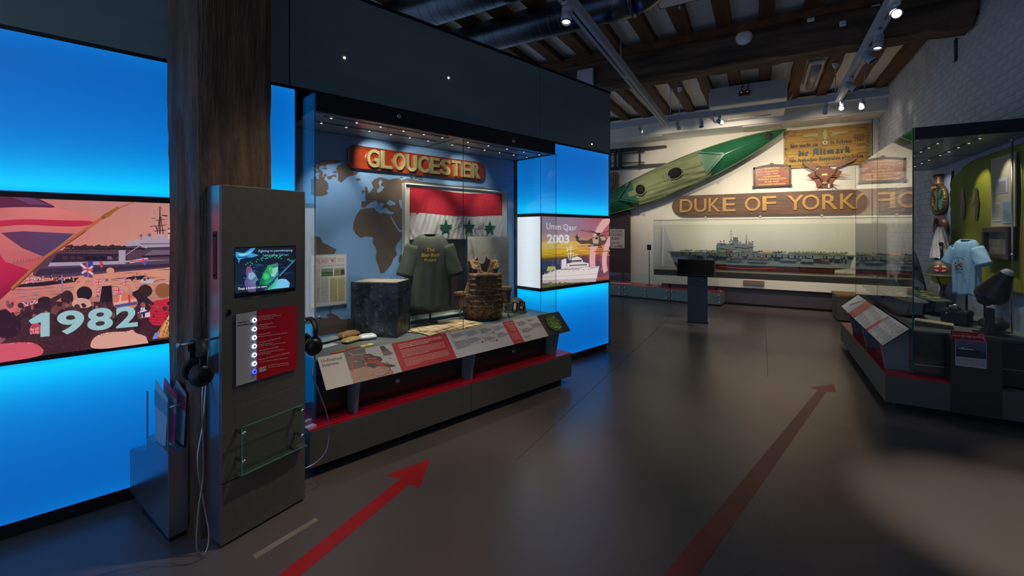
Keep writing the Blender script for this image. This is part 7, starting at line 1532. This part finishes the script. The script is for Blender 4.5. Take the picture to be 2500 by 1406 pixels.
def medic():
    t = thing('medic_helmet', 'olive steel helmet with red cross in white oval on yellow lined stand', 'helmet', T(ROOM, 1.60, 6.02, 1.05) @ Matrix.Rotation(-1.15, 4, 'Z'))
    hm = mat('helmet_olive', S(92, 92, 62), .5, .1, .12, 7); helmet(t, hm, .115, .135, .16)
    # cross conforms to the dome on the side facing the aisle (local -x side)
    def dome(phi, z): 
        pr = [(1.09, 0), (1.10, .03), (1.02, .06), (.98, .16), (.96, .35), (.90, .55), (.78, .74), (.58, .89), (.30, .98), (.001, 1.0)]; zz = z/.16
        for (r0, z0), (r1, z1) in zip(pr, pr[1:]):
            if z0 <= zz <= z1: rr_ = r0+(r1-r0)*(zz-z0)/(z1-z0); break
        else: rr_ = 1
        rr_ = rr_*1.015+.004/.115; return (rr_*.115*math.cos(phi), rr_*.135*math.sin(phi), z)
    ph0 = 5.5; 
    def patch(nm, m, shape, off):
        vs = [dome(ph0+p/.118, .080+z) for p, z in shape]; c = Vector((0, 0, .08)); vs = [Vector(v)+(Vector(v)-c).normalized()*off for v in vs]
        return MB().add(vs, [tuple(t_) for t_ in tessellate_polygon([[Vector((p, z, 0)) for p, z in shape]])]).build(nm, m, t)
    rows = MB()
    def fan(nm, m, f, off):
        def fn(u, v): p, z = f(u, v); w_ = Vector(dome(ph0+p/.118, .080+z)); return w_+(w_-Vector((0, 0, .08))).normalized()*off
        MB().grid(fn, 12, 10).build(nm, m, t)
    ov = lambda u, v: ((u*2-1)*.048*math.sqrt(max(0, 1-(v*2-1)**2)), (v*2-1)*.036)
    wm = mat('badge_white', S(222, 216, 204), .6); rm = mat('cross_red', S(196, 26, 30), .6)
    fan('white_oval', wm, ov, .001); fan('cross_upright', rm, lambda u, v: ((u-.5)*.022, (v-.5)*.070), .002); fan('cross_arm', rm, lambda u, v: ((u-.5)*.092, (v-.5)*.022), .0025)
    MB().ell((0, 0, -.03), (.085, .10, .06), 18, 10).build('yellow_lining', mat('yellow_cloth', S(176, 168, 22), .8, 0, .15, 12, .5, 20), t)
    for s in (-1, 1): MB().tube([(s*.06, -s*.11, .0), (s*.045, -s*.07, -.07), (s*.01, -s*.02, -.14)], .007, 6).build('chin_strap', 'softblack', t)
    MB().cyl((0, 0, -.37), (0, 0, -.05), .008).build('stand_pole', 'dark', t); MB().box(-.09, .09, -.10, .10, -.378, -.366).build('stand_foot', 'dark', t)
medic()
def blue_shirt():
    t = thing('tshirt', 'pale blue short sleeved tshirt with small dark printed emblem on form', 'shirt', T(ROOM, 1.60, 5.44, .93) @ Matrix.Rotation(-1.0, 4, 'Z'))
    tshirt(t, mat('sky_cotton', S(142, 186, 214), .85, 0, .04, 6, .2, 90), .20, .51, .12, .12, .02, .009, .05, .7, .38, .055)
    MB().cyl((0, 0, -.25), (0, 0, .3), .008).build('stand_pole', 'dark', t); MB().box(-.08, .08, -.06, .06, -.26, -.25).build('stand_foot', 'dark', t)
    a = Art(-.077, dl=.0001); dk = S(52, 60, 74)
    for k in range(9): an = PI*(.2+.6*k/8); a.ell(.05*math.cos(an), .30+.035*math.sin(an), .005, .004, dk, 6)
    a.line([(-.015, .295), (0, .32), (.015, .295)], .004, dk); a.line([(0, .285), (0, .325)], .004, dk)
    r = random.Random(3)
    for _ in range(26): a.ell(r.uniform(-.035, .035), .255+r.uniform(-.028, .028), .007, .007, r.choice([dk, S(40, 40, 50), S(150, 90, 90)]), 7)
    a.words(-.03, .03, .20, .007, dk, 3); a.build('printed_emblem', 'art', t)
blue_shirt()
def small_right():
    F = T(RW, 0, 1.80, 0); g = zm(onplane(F, 0), 2220, 520, 4.686)
    xa, xb, zb, zt = g(910, 400)[0], g(1225, 400)[0], g(1060, 525)[1], g(1060, 165)[1]
    t = thing('framed_picture', 'small dark framed grey sketch hanging on the green banner', 'picture', T(F, 0, 0, 0)); dw = mat('dark_oak', S(44, 32, 26), .5)
    for b in ((xa, xa+.045, zb, zt), (xb-.045, xb, zb, zt), (xa+.045, xb-.045, zb, zb+.045), (xa+.045, xb-.045, zt-.045, zt)): MB().box(b[0], b[1], -.05, .0, b[2], b[3]).build('frame_bar', dw, t, bevel=.005)
    q = box('sketch', mat('grey_sketch', S(104, 104, 98), .6, 0, .25, 7), t, xa+.04, xb-.04, -.015, -.01, zb+.04, zt-.04)
    g = zm(onplane(F, 0), 2220, 330, 4.85); xa, xb = g(985, 700)[0], g(1270, 700)[0]; zt, zb = 2.15, g(1100, 1085)[1]
    t = thing('reflected_board', 'reflection in the case glass, built as a cream board with picture and notes', 'board', T(F, 0, -.01, 0)); box('board', mat('board_cream', S(170, 162, 138), .6), t, xa, xb, 0, .01, zb, zt, .001)  # solid board added where the glass only mirrors something opposite
    for nm, p0, p1, c in (('picture_mount', (1045, 700), (1190, 490), S(165, 170, 186)), ('grey_picture', (1068, 685), (1165, 535), S(130, 124, 124)), ('note', (1003, 1025), (1100, 795), S(178, 176, 168)), ('note', (1128, 1045), (1232, 762), S(150, 172, 186))):
        a, b = g(*p0), g(*p1); o = box(nm, mat(nm+str(p0[0]), c, .6), t, a[0], b[0], -.003-(.001 if nm[0] == 'g' else 0), 0, a[1], b[1])
        if nm == 'note':
            w_ = Art(-.0035); 
            for k in range(11): w_.words(a[0]+.008, b[0]-.008, b[1]-.02-k*(b[1]-a[1]-.03)/11, .006, S(110, 112, 116), k+p0[0])
            w_.build('handwriting', 'art', o)
    x = g(1283, 700)[0]; t = thing('steel_rod', 'thin upright steel rod beside the reflected cream board', 'rod', T(F, x, -.03, 0)); MB().cyl((0, 0, .67), (0, 0, 2.25), .006).build('rod', 'chrome', t)
    for z in (1.3, 2.24): MB().cyl((0, 0, z), (0, 0, z+.02), .010).build('joint', 'chrome', t)
    # nose cone
    t = thing('nose_cone', 'black ribbed cone with white rounded tip leaning on a stand', 'cone', T(ROOM, 1.62, 4.98, 1.01) @ Matrix.Rotation(-.9, 4, 'Z') @ Matrix.Rotation(.5, 4, 'Y') @ Matrix.Scale(.80, 4))
    MB().lathe([(.001, -.09), (.10, -.09), (.125, -.06), (.125, -.01), (.118, -.005), (.118, .02), (.112, .03), (.052, .225), (.05, .23)], 32).build('body', mat('burnt_black', S(34, 26, 24), .4, .1, .2, 9), t); MB().lathe([(.05, .225), (.046, .245), (.03, .265), (.001, .273)], 24).build('white_tip', mat('tip_white', S(176, 182, 186), .4), t)
    MB().cyl((.0, 0, -.12), (.0, 0, -.09), .05).build('mount_plate', 'dark', t)
    t = thing('cone_stand', 'black block stand under the ribbed cone', 'stand', T(ROOM, 1.60, 4.98, .67)); box('column', 'black', t, -.02, .02, -.03, .03, .01, .21, .002); box('foot', 'black', t, -.08, .08, -.08, .08, 0, .01, .001)
    # dark relic behind the cone
    t = thing('charred_relic', 'mottled charred relic lying behind the cone and blue tshirt', 'relic', T(ROOM, 1.76, 5.58, .93)); 
    def fn(u, v): a = 2*PI*u; b = PI*v; r = 1+.18*math.sin(a*3+b*2)+.1*math.sin(a*7-b*3); return (.05*r*math.sin(b)*math.cos(a), .13*r*math.sin(b)*math.sin(a), .085*r*math.cos(b))
    MB().grid(fn, 40, 20).build('lump', mat('charred_mottle', S(120, 104, 80), .7, 0, 0, 16, .8, 20, col2=S(20, 18, 16)), t); MB().cyl((0, 0, -.26), (0, 0, -.05), .008).build('stand_pole', 'dark', t)
    # camera bag
    t = thing('camera_bag', 'black camera bag with silver buckle standing on the case deck', 'bag', T(ROOM, 1.50, 5.32, .672) @ Matrix.Rotation(-.7, 4, 'Z')); MB().box(-.10, .10, -.055, .055, 0, .135).build('body', 'softblack', t, bevel=.03); MB().box(-.104, .104, -.06, .058, .075, .14).build('flap', 'softblack', t, bevel=.028)
    MB().tube([(-.03, -.04, .135), (-.02, -.05, .165), (.015, -.05, .18), (.04, -.03, .145)], .010, 8).build('buckle', 'chrome', t); MB().ell((-.04, -.062, .10), (.008, .004, .008), 10, 6).build('stud', 'chrome', t)
    MB().tube([(.10, 0, .05), (.16, -.03, .06), (.19, .03, .03), (.15, .07, .01)], .010, 6).build('strap', 'softblack', t)
    t = thing('coiled_strap', 'black rolled pouch and loose strap right of the camera bag', 'pouch', T(ROOM, 1.68, 5.16, .672)); MB().ell((0, 0, .055), (.09, .11, .055), 18, 10).build('roll', 'softblack', t)
    MB().tube([(.02, -.12, .015), (-.08, -.16, .012), (-.10, -.08, .012), (-.02, -.02, .05), (.06, .03, .10)], .010, 6).build('loop', 'softblack', t)
    t = thing('booklet', 'thick pale covered booklet lying near the front glass of the right case', 'book', T(ROOM, 1.30, 5.12, .672) @ Matrix.Rotation(-.25, 4, 'Z')); MB().prism([(-.12, 0), (.12, 0), (.12, .03), (-.12, .045)], -.07, .07).build('pages', mat('dark_pages', S(84, 82, 66), .8), t); MB().prism([(-.122, .045), (.122, .03), (.122, .034), (-.122, .049)], -.072, .072).build('cover', mat('pale_cover', S(176, 172, 140), .6), t)
    t = thing('card_wallet', 'small orange printed card wallet behind the booklet', 'card', T(ROOM, 1.42, 5.36, .672) @ Matrix.Rotation(.5, 4, 'Z')); box('card', mat('orange_card', S(208, 120, 44), .5), t, -.06, .06, -.05, .05, 0, .008, .001); box('printed_mark', 'dark', t, -.03, .02, -.01, .01, .008, .009)
    # caption on stand
    t = thing('caption_stand', 'clear caption with red heading leaning on a wire stand', 'label', T(ROOM, 1.62, 6.42, .80) @ Matrix.Rotation(-1.1, 4, 'Z') @ Matrix.Rotation(-.25, 4, 'X')); box('sheet', mat('caption_sheet', S(150, 150, 144), .3), t, -.065, .065, 0, .003, 0, .21); a = Art(-.0005)
    a.rect(-.05, .175, .05, .195, S(190, 60, 60))
    for k in range(8): a.words(-.055, .055, .155-.018*k, .008, S(90, 90, 90), k)
    a.build('print', 'art', t); MB().cyl((.0, .004, -.13), (.0, .004, .05), .003, n=6).build('wire', 'chrome', t)
    # harness
    t = thing('leather_harness', 'brown leather strap harness over a grey padded form at far end', 'harness', T(ROOM, 1.62, 7.12, .67))
    def fh(u, v): a = 2*PI*u; r = .05+.20*(1-v)**.7+.01*math.sin(a*4); return (r*.55*math.cos(a), r*math.sin(a)+.06*v, .02+.56*v)
    MB().grid(fh, 36, 16).build('padded_form', mat('grey_felt', S(128, 124, 116), .9, 0, .1, 8), t); MB().lathe([(.03, .57), (.001, .59)], 12, Matrix.Translation((0, .06, 0))).build('form_top', mat('grey_felt2', S(128, 124, 116), .9), t)
    lm = mat('brown_leather', S(92, 56, 38), .5, 0, .15, 10)
    for k in range(7):
        v0 = .1+.11*k; pts = [Vector(fh(u, min(.98, v0+.22*math.sin(u*6+k)**2)))*1.0 for u in [.35+.45*i/10 for i in range(11)]]; pts = [Vector((p.x-.014, p.y, p.z)) for p in pts]; MB().tube(pts, .011, 6).build('leather_strap', lm, t)
    for k in range(4): MB().tube([(-.06-.01*k, -.12+.05*k, .55-.1*k), (-.12, -.06+.04*k, .3), (-.15, -.1+.06*k, .03)], .010, 6).build('leather_strap', lm, t)
small_right()
shc = (mat('model_blue_grey', S(92, 112, 124), .4, 0, .05, 6), hullc[1], hullc[2], mat('model_deck', S(78, 88, 88), .5, 0, .1, 8))
rr = random.Random(5)
ship(T(ROOM, 1.22, 7.2, .645) @ Matrix.Rotation(-PI/2+.03, 4, 'Z'), 1.75, 'blue grey carrier model nearest the side glass of the right case', shc, [(.1+.8*i/10, rr.uniform(-.05, .12), rr.uniform(0, 3), 'c' if i % 3 else 'g') for i in range(10)])
ship(T(ROOM, 1.48, 7.25, .66) @ Matrix.Rotation(-PI/2+.02, 4, 'Z'), 1.55, 'second carrier model crowded with aircraft behind the first, right case', shc, [(.08+.86*i/30, rr.uniform(-.14, .14), rr.uniform(0, 3), 'gcg'[i % 3]) for i in range(30)])
t = thing('bench_seat', 'low grey bench box with brown top beyond the right case', 'bench', T(ROOM, 0, 0, 0)); box('body', 'plinth', t, 1.09, 1.75, 9.0, 9.6, .02, .40, .003); MB().box(1.08, 1.76, 8.99, 9.62, .40, .44).build('seat_top', mat('brown_seat', S(128, 98, 74), .6, 0, .1, 5), t, bevel=.006)
# ================================================================ SMALL LEFTOVERS
for i, (u, y, w_, h, lab) in enumerate(((1.29, -.36, .05, .022, 'small clear acrylic block on the red plinth top by the case corner'), (1.285, -.43, .06, .012, 'flat clear acrylic offcut at the near end of the red plinth top'))):
    t = tag(MB().box(-w_/2, w_/2, -w_/3, w_/3, 0, h).build('acrylic_block', mat('lilac_acrylic%d' % i, S(190, 180, 210), .1, coat=.5), mx=T(LW, u, y, .3005) @ Matrix.Rotation(.3, 4, 'Z')), lab, 'block', 'acrylic blocks')
g = onplane(RW, 1.945)
x, z = g(2334, 122); t = thing('iron_strap', 'rusty vertical iron strap set in the brick wall under the beam', 'ironwork', T(RW, x, 1.948, z)); box('strap', mat('rusty_iron', S(62, 58, 58), .7, .3, .2, 20), t, -.03, .03, -.014, .003, -.13, .13, .003)
for zz in (-.10, .10): MB().cyl((0, -.018, zz), (0, -.014, zz), .010, n=8).build('bolt', 'dark', t)
x, z = g(2385, 30); t = thing('iron_hook', 'small iron hook with cable on the brick wall near the top right corner', 'hook', T(RW, x, 1.948, z)); MB().cyl((0, 0, 0), (0, -.02, 0), .03, n=10).build('rose', 'dark', t); MB().tube([(0, -.02, 0), (0, -.05, -.01), (0, -.06, -.04), (0, -.045, -.05)], .008, 6).build('hook', 'dark', t); MB().tube([(-.05, -.02, .02), (-.2, -.015, .12), (-.42, -.015, .3)], .006, 6).build('cable', 'black', t)
GR = {'display_card': 'cards lying on the left case deck', 'ration_packet': 'ration packets on the left case deck', 'lighting_track': 'lighting tracks under the ceiling', 'track_hanger': 'hangers of the lighting tracks', 'air_duct': 'round air ducts', 'headphones': 'headphones on the audio kiosk', 'floor_arrow': 'red arrows on the floor', 'text_panel': 'sloping text panels', 'name_board': 'ship name boards'}
for o in bpy.context.scene.objects:
    if not o.parent and o.name.split('.')[0] in GR and 'label' in o: o['group'] = GR[o.name.split('.')[0]]
